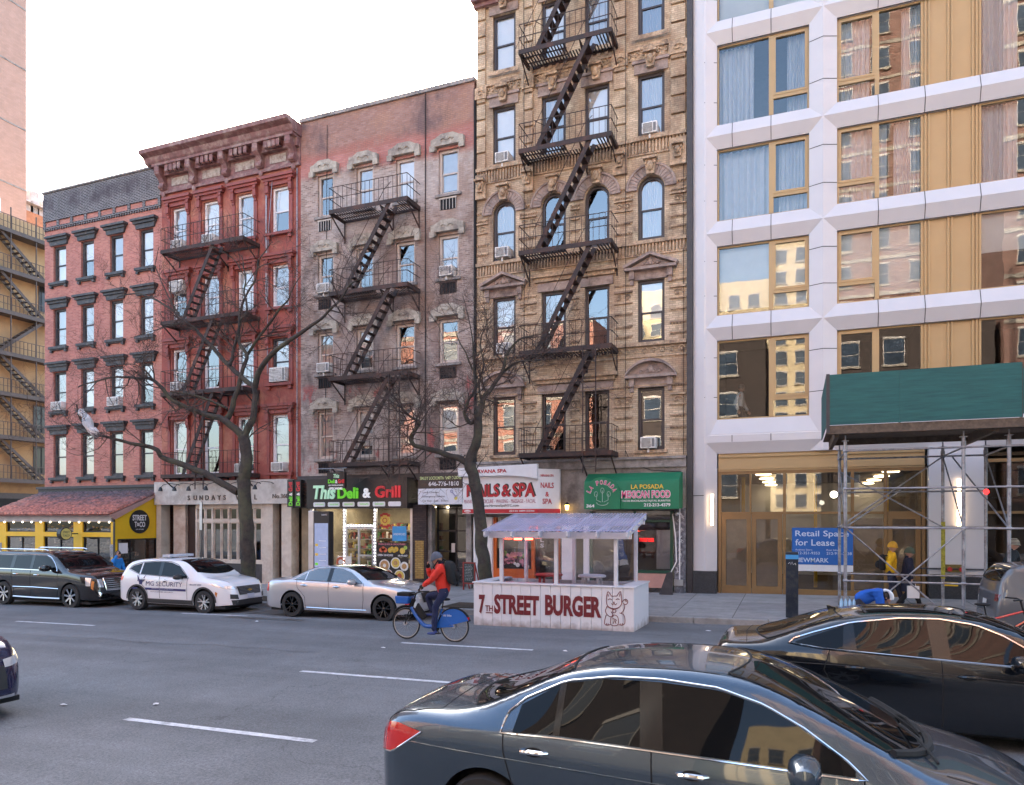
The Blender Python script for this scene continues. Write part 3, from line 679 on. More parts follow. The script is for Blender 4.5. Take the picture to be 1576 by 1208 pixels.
for k in range(4):
    xa=wx0+(wx1-wx0-.12)*k/4+.12; xb=xa+(wx1-wx0-.12)/4-.12; xm=(xa+xb)/2
    m.box(xm-.02,xm+.02,yy+.035,yy+.068,1.06,3.3)
    for q0,q1,z0_,z1_ in ((xa,xm-.04,1.06,2.68),(xm+.04,xb,1.06,2.68),(xa,xm-.04,2.82,3.3),(xm+.04,xb,2.82,3.3)):
        f=.035
        m.box(q0,q0+f,yy+.05,yy+.068,z0_,z1_); m.box(q1-f,q1,yy+.05,yy+.068,z0_,z1_); m.box(q0+f,q1-f,yy+.05,yy+.068,z0_,z0_+f); m.box(q0+f,q1-f,yy+.05,yy+.068,z1_-f,z1_)
sf=m.build('shop_window_frame',M['cream'],b2)
m=MB(); m.quad((wx0,yy+.07,1.06),(wx1,yy+.07,1.06),(wx1,yy+.07,3.3),(wx0,yy+.07,3.3)); m.build('pane',M['shopglass'],sf)
m=MB(); m.box(wx0,wx1,yy,yy+.12,g-.6,.92); m.build('stallriser',M['iron'],b2)
m=MB(); m.box(x0,x1,WY+3,WY+3.1,-1,4.4); m.box(x0,x1,WY+.2,WY+3,3.5,3.6); m.box(x0,x1,WY+.2,WY+3,g-.1,g); m.build('shop_interior',pm('dim_restaurant',(.045,.04,.03),.9,var=.5,scale=2),b2)
m=MB(); m.box(-25.5,-24.75,WY+.1,WY+.2,g-.6,3.48); m.box(-20.45,x1-.75,WY+.12,WY+.2,g-.6,3.48)
m.each('door_recess',pm('dark_brown_door',(.05,.03,.025),.4),b2)
m=MB(); 
for z in (.5,1.35,2.3): m.box(-20.25,x1-.85,WY+.05,WY+.118,z,z+.08)
m.box(-20.3,-20.2,WY+.05,WY+.118,g,3.4); m.build('door_frame',M['black'],b2)
MB().quad((-20.2,WY+.1,2.4),(x1-.85,WY+.1,2.4),(x1-.85,WY+.1,3.35),(-20.2,WY+.1,3.35)).build('transom',pm('brown_transom',(.30,.13,.08),.3),b2)
st=thing('shop_lettering','dark metal lettering reading SUNDAYS and No.360 on the off-white fascia','sign',(0,0,0))
M['letterdark']=pm('dark_lettering',(.10,.075,.06),.5)
fy=WY-.425
def spaced(body,mat,par,x,z,h,step,y=fy,bold=0):
    for k,ch in enumerate(body):
        if ch!=' ': text(ch,mat,par,(x+k*step,y,z),h*.6,h,d=.03,bold=bold,keep=True,name='letter')
spaced('SUNDAYS WELL',M['letterdark'],st,-24.96,3.66,.21,.334,bold=.01)
text('No.360',M['letterdark'],st,(-20.34,fy,3.70),.80,.18,d=.02)
for k,x in enumerate((-25.75,-24.95,-24.15,-23.2,-21.95,-21.25,-20.6)):
    lp=thing('gooseneck_lamp','black gooseneck lamp over the off-white fascia, %s of seven from the left'%['first','second','third','fourth','fifth','sixth','seventh'][k],'lamp',(x,WY-.43,4.32),0,'gooseneck lamps on the off-white fascia')
    MB().tube([(0.3,0,0),(.26,-.1,.05),(0.12,-.4,.08),(0,-.62,0),(-.05,-.68,-.1)],.014,6).build('arm',M['black'],lp,smooth=True)
    s=MB(); s.lathe([(.015,.06),(.05,.03),(.075,-.02),(.10,-.13),(.09,-.13),(.05,-.02)],(-.06,-.7,-.14),12); s.build('shade',M['black'],lp,smooth=True)
# ================= building 3 : patched brick ==============
M['brick3']=brick('weathered_patched_brick',(.20,.135,.11),(.42,.32,.27),(.38,.33,.30),
 [((.68,.63,.60),.5,.44,.58,4,17.6,.38),((.20,.125,.11),.45,.48,.60,4,14.5,.62),((.09,.07,.065),.8,.5,.64,4,13.5,.7),((.30,.19,.14),.6,.5,.6,9,17,.55),((.40,.10,.09),1.1,.56,.62,4,8.5,.8),((.48,.12,.10),.4,.30,.36,16.9,17.95,.6),((.34,.15,.11),.5,.25,.3,17.75,30,.6),((.15,.10,.10),.6,.5,.62,17.9,30,.8),((.44,.24,.16),.9,.5,.6,18,30,.55)],var=.28,ms=.011)
b3=thing('patched_brick_building','mottled grey and maroon brick building with stone window heads above the deli','building',(0,0,0))
x0,x1=-19.24,-11.29
cols3=[(-18.40,-17.62),(-16.52,-15.72),(-14.69,-13.83),(-12.80,-11.94)]
rows3=[(15.27,17.0),(12.05,13.72),(8.8,10.5),(5.3,7.25)]
shell(b3,x0,x1+0,4.4,19.35,[(a,b_,c,d) for a,b_ in cols3 for c,d in rows3],M['brick3'],M['brickside'])
MB().box(x0-.03,x1+.03,WY-.08,WY+.4,19.35,19.5).build('coping',M['stone'],b3)
M['beigeframe']=pm('beige_window_frame',(.50,.43,.38),.5,var=.1)
M['lime']=pm('carved_limestone',(.40,.36,.30),.85,var=.3,scale=6,bump=.5,bs=22,stain=(.20,.17,.15),ss=1.6)
for j,(c,d) in enumerate(rows3):
    for i,(a,b_) in enumerate(cols3):
        w_=window(b3,a,b_,c,d,M['beigeframe'],fw=.10,cover=['n','c','g','h','b','n','g','n','h'][(i*2+j*5)%9])
        m=MB(); cx=(a+b_)/2
        m.prism([(a-.26,d-.02),(a-.26,d+.36),(a-.1,d+.40),(cx-.25,d+.54),(cx+.25,d+.54),(b_+.1,d+.40),(b_+.26,d+.36),(b_+.26,d-.02),(b_+.06,d-.02),(b_+.06,d+.10),(a-.06,d+.10),(a-.06,d-.02)],WY-.17,WY-.002)
        m.box(a-.30,a-.08,WY-.21,WY-.171,d-.10,d+.12); m.box(b_+.08,b_+.30,WY-.21,WY-.171,d-.10,d+.12)
        for q in (-1,1):
            m.tube([(cx+q*.04,WY-.175,d+.30),(cx+q*.16,WY-.19,d+.36),(cx+q*.26,WY-.18,d+.30),(cx+q*.2,WY-.175,d+.24)],.025,6)
        m.ball((cx,WY-.17,d+.33),.07,.04,.09); m.build('stone_head',M['lime'],w_,bevel=.012)
        MB().box(a-.12,b_+.12,WY-.10,WY-.002,c-.10,c).build('sill',M['stone'],w_)
        if i in (0,3):
            m=MB(); g0,g1=c-.58,c-.16
            m.box(a+.05,b_-.1,WY-.02,WY-.004,g0,g1); sv=m.build('sleeve',M['matblack'],w_)
            m=MB()
            for k in range(6): x=a+.07+k*(b_-a-.19)/5; m.box(x,x+.02,WY-.045,WY-.022,g0,g1)
            m.box(a+.03,b_-.08,WY-.05,WY-.021,g1-.02,g1+.03); m.build('vent_bars',M['offwhite'] if j==0 else M['rust'],w_)
fire_escape(b3,-17.1,-13.58,[14.92,11.7,8.36,4.98],(-14.38,-16.45),M['rust'],bottomladder=(-14.35,4.3,8.36))
m=MB(); m.tube([(-18.0,WY-.04,4.9),(-17.9,WY-.04,19)],.012,4)
m.tube([(-13.35,WY-.05,5),(-13.35,WY-.05,19.3)],.02,5); m.tube([(x1+.06,WY-.08,4.6),(x1+.06,WY-.08,19)],.05,8); m.build('cable',M['matblack'],b3)
ac('patched brick building',-12.4,12.1,storey='third',colm='last'); ac('patched brick building',-18.0,12.1,storey='third',colm='first',w=.6); ac('patched brick building',-18.0,8.85,storey='second',colm='first',w=.6)
# shopfront 3
M['signblack']=pm('black_sign_face',(.022,.02,.02),.35,var=.2)
g=road(-15,KY)+.22
m=MB(); m.box(x0,x1,WY-.25,WY+.1,4.35,4.6); m.box(x0,-18.45,WY-.6,WY+.1,3.3,4.35); m.build('shop_cornice',M['iron'],b3)
m=MB()
for k in range(7): m.box(-19.0,-18.35,WY-.68,WY-.6,3.4+k*.14,3.46+k*.14)
m.build('slatted_panel',M['rust'],b3)
sg=thing('deli_sign','long black shop sign with green, white and red lettering Deli & Grill','sign',(0,0,0))
y_=23.95
MB().box(-18.3,-13.7,y_,WY-.01,3.25,4.42).build('sign_box',M['signblack'],sg)
lg=pm('lime_sign_letters',(.16,.62,.03),.4,var=0,emit=(.16,.62,.03),es=.05); lw=pm('white_sign_letters',(.8,.8,.8),.4,var=0,emit=(.8,.8,.8),es=.04); lr=pm('red_sign_letters',(.55,.02,.03),.4,var=0,emit=(.5,.02,.03),es=.05); lm=pm('mint_sign_letters',(.45,.72,.50),.4,var=0,emit=(.4,.7,.5),es=.04)
text('This',lm,sg,(-17.96,y_,3.62),1.06,.55,d=.05,bold=.03,shear=.2)
text('Deli',lg,sg,(-16.80,y_,3.63),.95,.44,d=.05,bold=.03)
text('&',lw,sg,(-15.64,y_,3.65),.35,.38,d=.05,bold=.03)
text('Grill',lr,sg,(-15.09,y_,3.65),1.12,.46,d=.05,bold=.03)
for k in range(6):
    x=-17.96+k*.69
    m=MB(); m.prism([(x+.03,3.32),(x+.52,3.32),(x+.55,3.36),(x+.55,3.46),(x+.52,3.50),(x+.03,3.50),(x,3.46),(x,3.36)],y_-.02,y_-.002); m.build('label_plate',M['white'],sg)
    if k<5: text(['JUICE BAR','SALAD BAR','BREAKFAST','WRAPS','GROCERY'][k],lg,sg,(x+.1,y_-.021,3.38),.4,.06,d=.004)
sg=thing('projecting_deli_sign','small black square sign hanging from a bar in front of the long deli sign','sign',(0,0,0))
X0,Z1=W(503,727,22.9); X1,Z0=W(530,751,22.9)
m=MB(); m.box(X0,X1,22.9,23.05,Z0,Z1); m.build('panel',M['signblack'],sg)
text('This',lm,sg,(X0+.3,22.9,Z1-.22),.26,.15,d=.01,bold=.02,shear=.2)
text('Deli',lg,sg,(X0+.06,22.9,Z1-.42),.3,.15,d=.01,bold=.02); text('&',lw,sg,(X0+.38,22.9,Z1-.42),.1,.13,d=.01); text('Grill',lr,sg,(X0+.5,22.9,Z1-.42),.28,.15,d=.01,bold=.02)
text('HOT FOOD & COFFEE',lw,sg,(X0+.08,22.9,Z1-.52),.66,.05,d=.01); text('OPEN 24HOURS',lw,sg,(X0+.12,22.9,Z1-.66),.58,.09,d=.01,bold=.02)
MB().tube([(X0-.5,22.98,Z1+.15),(X1+.05,22.98,Z1+.15)],.02,6).tube([(X0+.1,22.98,Z1),(X0+.1,22.98,Z1+.15)],.012,5).tube([(X1-.1,22.98,Z1),(X1-.1,22.98,Z1+.15)],.012,5).tube([(X0-.48,22.98,Z1+.15),(X0-.48,WY,Z1+.15)],.02,6).build('hanging_bar',M['steel'],sg)
for k,(xx) in enumerate((-19.25,-18.88)):
    sg=thing('vertical_deli_sign','narrow vertical black deli sign, %s of the pair beside the off-white fascia'%['left','right'][k],'sign')
    MB().box(xx,xx+.3,WY-.86,WY-.62,3.32,4.42).build('panel',M['signblack'],sg)
    text('Deli',lg,sg,(xx+.26,WY-.86,3.38),.36,.18,rt=(0,0,1),up=(-1,0,0),d=.01,bold=.02); text('&',lw,sg,(xx+.25,WY-.86,3.78),.12,.14,rt=(0,0,1),up=(-1,0,0),d=.01); text('Grill',lr,sg,(xx+.26,WY-.86,3.95),.38,.18,rt=(0,0,1),up=(-1,0,0),d=.01,bold=.02)
sg=thing('locksmith_sign','black and white locksmith sign with a phone number beside the deli sign','sign')
lx0,lx1=-13.25,-11.42; y_=24.0
MB().box(lx0,lx1,y_,WY-.01,3.98,4.48).build('black_panel',M['signblack'],sg); MB().box(lx0,lx1,y_-.01,WY-.01,3.38,3.97).build('white_panel',pm('pale_sign_face',(.62,.64,.70),.4,var=.03),sg)
text('SMILEY LOCKSMITH AND DOORS',pm('pale_green_letters',(.6,.7,.3),.5),sg,(lx0+.08,y_,4.3),1.72,.12,d=.01,bold=.01); text('646-776-1810',M['white'],sg,(lx0+.45,y_,4.06),1.25,.17,d=.01,bold=.02)
for k,b_ in enumerate(('- Lock Change','- Emergency Service','- Car Key - Safe - Doors')): text(b_,M['black'],sg,(lx0+.12,y_-.011,3.78-.16*k),[.75,1.0,1.15][k],.09,d=.004)
m=MB(); m.tube([(lx1-.4,y_-.02,3.83),(lx1-.25,y_-.02,3.66)],.018,6); m.tube([(lx1-.42+.05*math.cos(t),y_-.02,3.86+.05*math.sin(t)) for t in [k*.63 for k in range(10)]],.014,5,closed=True); m.tube([(lx1-.3,y_-.02,3.62),(lx1-.22,y_-.02,3.72)],.018,5)
m.build('key_picture',pm('key_blue',(.3,.3,.45),.4),sg); MB().disc(lx1-.25,y_-.015,3.6,.07).build('padlock_picture',pm('key_yellow',(.6,.5,.1),.4),sg)
# deli interior and glazing
m=MB(); m.box(x0,x1,WY+4.5,WY+4.6,-1,4.3); m.box(x0,-18.5,WY+.05,WY+4.5,-1,4.3); m.box(-13.75,-13.65,WY+.05,WY+4.5,-1,4.3); m.box(x0,x1,WY+.1,WY+4.5,3.4,3.5); m.box(x0,x1,WY,WY+4.5,g-.15,g)
m.build('shop_interior',pm('lit_shop_wall',(.30,.25,.17),.8,var=.2),b3)
m=MB()
for y in (WY+.9,WY+2.4): m.box(-18.2,-13.5,y,y+.25,3.3,3.34)
m.each('ceiling_lamp',lamp('shop_strip_light',(1,.88,.68),3.2),b3)
m=MB(); rr=random.Random(5); slots=[]
for y in (WY+1.7,WY+3.6):
    for z in (.75,1.15,1.55,1.95,2.35): m.box(-18.3,-16.9 if y<WY+2 else -13.6,y,y+.3,z,z+.03); m.box(-15.6,-13.5,y,y+.3,z,z+.03)
m.each('shelf',M['steel'],b3,gap=.0)
gc=[pm('goods_%s'%n,c,.5,var=.4,scale=9) for n,c in (('red',(.25,.05,.04)),('green',(.08,.18,.06)),('yellow',(.4,.3,.08)),('brown',(.15,.07,.04)),('pale',(.6,.55,.5)),('black',(.03,.03,.03)))]
m=MB()
for y in (WY+1.7,WY+3.6):
    for z in (.78,1.18,1.58,1.98,2.38):
        x=-18.25
        while x<-13.6:
            wd=rr.uniform(.04,.12); h=rr.uniform(.08,.3); m.mi=rr.randrange(6)
            if not(-16.9<x<-15.6) or y>WY+3: m.box(x,x+wd*.9,y+.02,y+.25,z,z+h)
            x+=wd
o=m.build('shelf_goods',gc,b3)
m=MB(); fr=M['alu']; yy=WY-.35
dx=[(-18.5,-18.4),(-16.92,-16.80),(-15.49,-15.37),(-13.85,-13.75)]
for a,b_ in dx: m.box(a,b_,yy,yy+.1,g,3.25)
m.box(-16.80,-15.49,yy,yy+.1,2.52,2.62); m.box(-16.22,-16.14,yy,yy+.08,g,2.52)
for z in (g,1.35,2.44): m.box(-16.14,-15.57,yy+.01,yy+.07,z,z+.07); m.box(-16.72,-16.22,yy+.01,yy+.07,z,z+.07) if z!=1.35 else None
m.box(-15.57,-15.49,yy,yy+.08,g,2.52); m.box(-16.8,-16.72,yy,yy+.08,g,2.52)
m.build('shop_door_frame',fr,b3)
m=MB(); m.quad((-18.4,yy+.05,g),(-13.85,yy+.05,g),(-13.85,yy+.05,3.25),(-18.4,yy+.05,3.25)); m.build('pane',M['shopglass'],b3)
m=MB()
for k in range(22): 
    z=g+.3+k*.13
    if z<3.25: m.ball((-16.86,yy-.02,z),.022,n=6,m=4); m.ball((-15.43,yy-.02,z),.022,n=6,m=4)
for k in range(11): m.ball((-16.8+k*.13,yy-.02,2.57),.022,n=6,m=4)
m.build('led_string',lamp('led_glow',(.95,.95,1),2.5),b3)
def poster(parent,x0,x1,z0,z1,y,bg,foods,name='poster'):
    o=MB().box(x0,x1,y-.012,y,z0,z1).build(name,bg,parent)
    cs={}
    for (x,z,r,layers) in foods:
        for k,(c,q) in enumerate(layers): cs.setdefault(c,MB()).disc(x,y-.014-.002*k,z,r*q)
    for c,mm in cs.items(): mm.build('printed_food',c,o)
    return o
F_={n:pm('print_'+n,c,.5,var=.35,scale=30) for n,c in dict(plate=(.7,.66,.6),bread=(.45,.24,.09),soup=(.45,.10,.04),egg=(.65,.45,.08),salad=(.16,.28,.05),pink=(.6,.2,.25),mango=(.7,.4,.03),juice=(.62,.12,.05),lime=(.35,.5,.08)).items()}
px0,px1=-15.32,-13.90
ft=[(px0+.35,1.02,.24,[(F_['plate'],1),(F_['bread'],.8),(F_['plate'],.3)]),(px0+.85,1.12,.22,[(F_['plate'],1),(F_['egg'],.8),(F_['bread'],.4)]),(px0+1.23,1.0,.18,[(F_['plate'],1),(F_['bread'],.6)]),(px0+.5,.66,.22,[(F_['plate'],1),(F_['soup'],.85),(F_['pink'],.3)]),(px0+1.02,.62,.24,[(F_['plate'],1),(F_['egg'],.85),(F_['soup'],.45)]),(px0+.15,.6,.12,[(F_['salad'],1)]),(px0+.75,.42,.1,[(F_['plate'],1),(F_['lime'],.7)])]
poster(b3,px0,px1,.3,1.33,yy-.02,M['signblack'],ft,'food_poster')
ft=[(px0+.2+.09*k,1.62+.05*(k%2),.09,[(F_['juice' if k<3 else 'mango'],1)]) for k in range(3)]+[(px0+.6+.09*k,1.62+.04*(k%2),.1,[(F_['mango'],1),(F_['egg'],.6)]) for k in range(4)]+[(px0+1.15,1.6,.12,[(F_['egg'],1)]),(px0+1.28,1.72,.08,[(F_['lime'],1)])]
pj=poster(b3,px0,px1,1.34,1.92,yy-.02,M['signblack'],ft,'juice_poster')
text('FRESH JUICE & SMOOTHIES',F_['pink'],pj,(px0+.08,yy-.034,1.80),1.2,.08,d=.003,bold=.02); text('OPEN 24HOURS',M['white'],pj,(px0+.03,yy-.034,1.38),.7,.08,d=.003,bold=.02); text('646-476-6607',M['white'],pj,(px0+.95,yy-.034,1.38),.42,.07,d=.003,bold=.02)
pb=MB().box(px1-.72,px1-.1,yy-.03,yy-.02,1.98,2.55).build('blue_poster',pm('sky_blue_print',(.05,.30,.62),.4),b3); text('SANDWICHES',M['white'],pb,(px1-.68,yy-.031,2.2),.54,.09,d=.003)
m=MB(); m.lathe([(0,-.0),(.22,0),(.22,.03),(0,.03)],(px0+.38,yy-.05,2.78),20,'y'); bd=m.build('round_deli_emblem',F_['egg'],b3)
m=MB()
for t in range(14): 
    a=math.pi*2*t/14
    if abs(math.cos(a))<.75: m.box(px0+.38+.25*math.cos(a)-.06,px0+.38+.25*math.cos(a)+.06,yy-.055,yy-.02,2.78+.25*math.sin(a)-.045,2.78+.25*math.sin(a)+.045)
m.tube([(px0+.38+.1*math.cos(t*.7),yy-.06,2.78+.09*math.sin(t*.7)) for t in range(9)],.015,5,closed=True)
m.build('ribbon',M['red'],bd)
poster(b3,-17.15,-16.5,.45,1.35,yy-.02,F_['plate'],[(-17.0,1.1,.22,[(F_['soup'],1),(F_['plate'],.5)]),(-16.75,.7,.24,[(F_['bread'],1),(F_['egg'],.6)])],'side_poster')
# right part: brick pier, locksmith door
m=MB(); m.box(-13.75,-13.15,WY-.35,WY+.2,-1,3.4); m.build('pier',brick('dark_glazed_brick',(.045,.03,.028),(.07,.045,.04),(.03,.02,.02)),b3)
MB().box(-13.62,-13.25,WY-.38,WY-.351,.55,2.0).build('ochre_brick_panel',brick('ochre_brick',(.34,.20,.05),(.42,.26,.08),(.16,.09,.04)),b3)
m=MB(); m.box(-13.15,-13.0,WY-.2,WY+.1,-1,3.35); m.box(-11.5,x1,WY-.3,WY+.1,-1,3.35); m.each('door_surround',M['stone'],b3)
m=MB(); yy2=WY+.25
for x in (-13.0,-12.2,-11.56): m.box(x,x+.06,yy2,yy2+.06,g,3.3)
for z in (g+.75,1.55,2.35,3.2): m.box(-13.0,-11.5,yy2,yy2+.06,z,z+.06)
m.build('entrance_frame',M['black'],b3)
MB().quad((-13.0,yy2+.03,g),(-11.5,yy2+.03,g),(-11.5,yy2+.03,3.3),(-13.0,yy2+.03,3.3)).build('entrance_pane',M['shopglass'],b3)
MB().box(-12.35,-12.2,yy2-.05,yy2-.002,1.55,1.9).build('intercom',M['alu'],b3)
m=MB(); m.box(-13.15,x1,WY+1.6,WY+1.65,-1,3.4); m.box(-13.1,x1,WY,WY+1.6,3.38,3.45); m.build('vestibule',M['dark'],b3)
# ================= building 4 : buff brick ornate ==============
M['brick4']=brick('buff_brick',(.46,.345,.23),(.64,.505,.35),(.36,.27,.19),[((.34,.21,.13),.5,.46,.62,4,24,.72),((.12,.085,.06),.8,.52,.66,4,24,.8),((.74,.60,.40),1.3,.55,.66,4,24,.6)],rh=.07,var=.32)
M['terra']=pm('carved_buff_terracotta',(.47,.335,.22),.8,var=.5,scale=9,bump=.8,bs=18,stain=(.17,.115,.08),ss=1.8)
M['bstone']=pm('brownstone_trim',(.36,.275,.235),.8,var=.25,scale=6,bump=.3,bs=25,stain=(.15,.11,.10),ss=2)
M['dkframe']=pm('dark_bronze_frame',(.045,.034,.035),.45,var=.2)
b4=thing('buff_brick_building','tall ornate buff brick tenement with arched windows above the nail salon','building',(0,0,0))
x0,x1=-11.19,-3.43
cols4=[(-10.53,-9.62),(-8.61,-7.69),(-6.99,-6.09),(-5.09,-4.17)]
rows4=[(22.9,24.9),(19.45,21.6),(15.98,18.17),(12.43,14.63),(8.9,11.07),(5.2,7.37)]
hol=[(a,b_,c,d) for a,b_ in cols4 for j,(c,d) in enumerate(rows4) if j!=3]+[(a,b_,rows4[3][0],rows4[3][1]) for a,b_ in cols4]
shell(b4,x0,x1,4.95,27.5,hol,M['brick4'],M['brickside'],depth=18)
def head(m,x,z,y,s=1.):
    """carved keystone head"""
    m.prism([(x-.13*s,z-.28*s),(x+.13*s,z-.28*s),(x+.19*s,z+.2*s),(x-.19*s,z+.2*s)],y-.12,y)
    m.ball((x,y-.15,z-.02*s),.115*s,.09,.17*s,10,8); m.ball((x,y-.235,z-.05*s),.03*s,.03,.05*s,6,4)
    m.box(x-.24*s,x+.24*s,y-.24,y,z+.2*s,z+.28*s); m.ball((x-.14*s,y-.13,z+.1*s),.06*s,.05,.08*s,6,5); m.ball((x+.14*s,y-.13,z+.1*s),.06*s,.05,.08*s,6,5)
def scroll(m,x0,x1,z0,z1,y):
    """run of carved leaf scrolls"""
    n=max(1,int((x1-x0)/(z1-z0)*1.1)); w_=(x1-x0)/n; h=(z1-z0)
    for k in range(n):
        cx=x0+(k+.5)*w_; cz=(z0+z1)/2
        m.tube([(cx+w_*.38*math.cos(t)*(1-t*.11),y-.02,cz+h*.38*math.sin(t)*(1-t*.11)) for t in [q*.8 for q in range(8)]],.022,5)
        m.ball((cx,y-.01,cz),.035,.03,.035,6,4)
hd=MB(); pn=MB(); bd=MB(); ar=MB()
WB='gchbncgbhcb'
for j,(c,d) in enumerate(rows4):
    for i,(a,b_) in enumerate(cols4):
        arch=(j==3); cx=(a+b_)/2
        w_=window(b4,a,b_,c,d,M['dkframe'],fw=.10,arch=arch,cover=[['b','b','c','n'],['b','b','c','cd'],['b','c','b','c'],['c','n','n','c'],['b','c','n','h'],['n','n','n','n']][j][i])
        l=MB()
        if arch:
            r0=(b_-a)/2; zs=d-r0
            # brick spandrels filling the square corners of the opening
            q=arch_pts(cx,r0,zs,12)
            l.add([(x,WY-.004,z) for x,z in q]+[(x,WY+.27,z) for x,z in q],[(k,k+1,k+14,k+13) for k in range(12)])
            for sgn in (0,1):
                pts=(q[6:] if sgn else q[:7]); crn=(a,d) if sgn else (b_,d)
                P_=[(x,WY-.004,z) for x,z in pts]+[(crn[0],WY-.004,crn[1])]
                for k in range(len(pts)-1): l.add([P_[k],P_[k+1],P_[-1]],[(0,1,2)])
            l.build('arch_spandrel',M['brick4'],w_)
            l=MB(); n=18
            for k in range(n):
                a0=math.pi*k/n+.012;a1=math.pi*(k+1)/n-.012
                l.prism([(cx+(r0+.02)*math.cos(a0),zs+(r0+.02)*math.sin(a0)),(cx+(r0+.34)*math.cos(a0),zs+(r0+.34)*math.sin(a0)),(cx+(r0+.34)*math.cos(a1),zs+(r0+.34)*math.sin(a1)),(cx+(r0+.02)*math.cos(a1),zs+(r0+.02)*math.sin(a1))],WY-.07,WY-.006)
            l.tube([(x,WY-.07,z) for x,z in arch_pts(cx,r0+.37,zs,16)],.05,6); l.build('archivolt',M['bstone'],w_)
            head(hd,cx,zs+r0+.28,WY-.06,1.0)
        elif j<3:
            l.box(a-.12,b_+.12,WY-.06,WY-.002,d,d+.34); l.box(a-.18,b_+.18,WY-.12,WY-.002,d+.34,d+.44); l.build('lintel',M['bstone'],w_)
            head(hd,cx,d+.38,WY-.08,.95)
            if j==2 : pass
            bd.box(a-.15,b_+.15,WY-.145,WY-.122,c-.148,c+.003)
            if j==1:
                pn.box(a-.1,b_+.1,WY-.03,WY-.003,c-.72,c-.28); scroll(pn,a-.02,b_+.02,c-.68,c-.32,WY-.05)
                pn.ball((cx,WY-.05,c-.5),.12,.05,.15)
        else:
            l.box(a-.14,b_+.14,WY-.05,WY-.002,d,d+.30)
            if i in (0,3):
                for sg_ in (-1,1):
                    xx=a-.28 if sg_<0 else b_+.10
                    l.box(xx,xx+.18,WY-.16,WY-.002,d+.02,d+.30); l.box(xx+.03,xx+.15,WY-.10,WY-.002,d-.16,d+.02)
                l.box(a-.42,b_+.42,WY-.26,WY-.002,d+.30,d+.39)
                if j==4:
                    hw=(b_-a)/2+.44; top=d+.78
                    for q in (-1,1): l.prism([(cx+q*hw,d+.39),(cx,top),(cx,top+.1),(cx+q*(hw+.04),d+.48)],WY-.27,WY-.01)
                    l.prism([(cx-hw+.1,d+.39),(cx+hw-.1,d+.39),(cx,top-.02)],WY-.10,WY-.012)
                    scroll(l,cx-.34,cx+.34,d+.42,d+.60,WY-.12); l.ball((cx,WY-.11,d+.57),.09,.05,.12)
                else:
                    hw=(b_-a)/2+.42; rr_=hw*1.15; zc_=d+.85-rr_; a0=math.asin(min(1,(d+.39-zc_)/rr_))
                    P_=[(cx+rr_*math.cos(t),zc_+rr_*math.sin(t)) for t in [a0+(math.pi-2*a0)*k/14 for k in range(15)]]
                    for k in range(14): l.prism([P_[k],(P_[k][0],P_[k][1]+.09),(P_[k+1][0],P_[k+1][1]+.09),P_[k+1]],WY-.26,WY-.01)
                    l.prism(P_,WY-.08,WY-.012); scroll(l,cx-.42,cx+.42,d+.42,d+.64,WY-.10); l.ball((cx,WY-.1,d+.6),.09,.05,.13)
            l.build('pediment' if i in (0,3) else 'lintel',M['bstone'],w_)
            bd.box(a-.1,b_+.1,WY-.10,WY-.002,c-.10,c)
hd.each('carved_head',M['terra'],b4,smooth=True,gap=.03); 
# flat cornices over the middle pair
for z in (11.55,7.85): bd.box(-8.95,-5.78,WY-.22,WY-.002,z,z+.12); bd.box(-8.85,-5.88,WY-.12,WY-.002,z-.14,z)
# vertical piers with rusticated blocks
piers=[(x0,-10.78),(-9.32,-8.90),(-5.95,-5.45),(-3.98,x1)]
pr=MB()
for a,b_ in piers:
    for z in [15.95+k*.62 for k in range(18)]:
        pr.box(a+.03,b_-.03,WY-.085,WY-.002,z,z+.54)
    for z0_ in (14.75,): pn.box(a,b_,WY-.14,WY-.002,z0_+.05,z0_+.95); scroll(pn,a+.05,b_-.05,z0_+.1,z0_+.85,WY-.16); head(hd2:=MB(),(a+b_)/2,z0_+.5,WY-.12,.8); hd2.build('carved_face',M['terra'],b4,smooth=True)
    for z in (18.55,): pn.box(a-.03,b_+.03,WY-.13,WY-.002,z,z+.42); scroll(pn,a,b_,z+.04,z+.36,WY-.14)
pr.each('pier_block',M['brick4'],b4,gap=.05,bevel=.015)
# fluted and carved bands
def skip(z): return [h for h in hol if h[2]-.02<z<h[3]+.02]
def runs(z,a,b_,pad=.18):
    cur=a; out=[]
    for h in sorted(skip(z)): 
        if h[0]-pad>cur+.05: out.append((cur,h[0]-pad))
        cur=max(cur,h[1]+pad)
    if b_>cur+.05: out.append((cur,b_))
    return out
for z0_,z1_,kind in ((15.42,15.83,'f'),(11.95,12.28,'f'),(8.45,8.78,'s')):
    bd.box(x0,x1,WY-.12,WY-.002,z1_,z1_+.12); bd.box(x0,x1,WY-.05,WY-.002,z0_-.06,z0_)
    for a,b_ in runs((z0_+z1_)/2,x0+.02,x1-.02):
        if kind=='f':
            n=int((b_-a)/.115)
            for k in range(n): x=a+.02+k*(b_-a)/n; pn.box(x,x+.06,WY-.07,WY-.002,z0_,z1_)
        else: scroll(pn,a,b_,z0_,z1_,WY-.04)
for z0_,z1_ in ((13.55,13.85),(10.35,10.68),(6.75,7.05),(18.7,18.98),(22.2,22.5)):
    for a,b_ in runs((z0_+z1_)/2,x0+.02,x1-.02):
        if b_-a<.12: continue
        bd.box(a,b_,WY-.09,WY-.002,z1_,z1_+.06); bd.box(a,b_,WY-.06,WY-.002,z0_-.04,z0_); scroll(pn,a+.02,b_-.02,z0_,z1_,WY-.03)
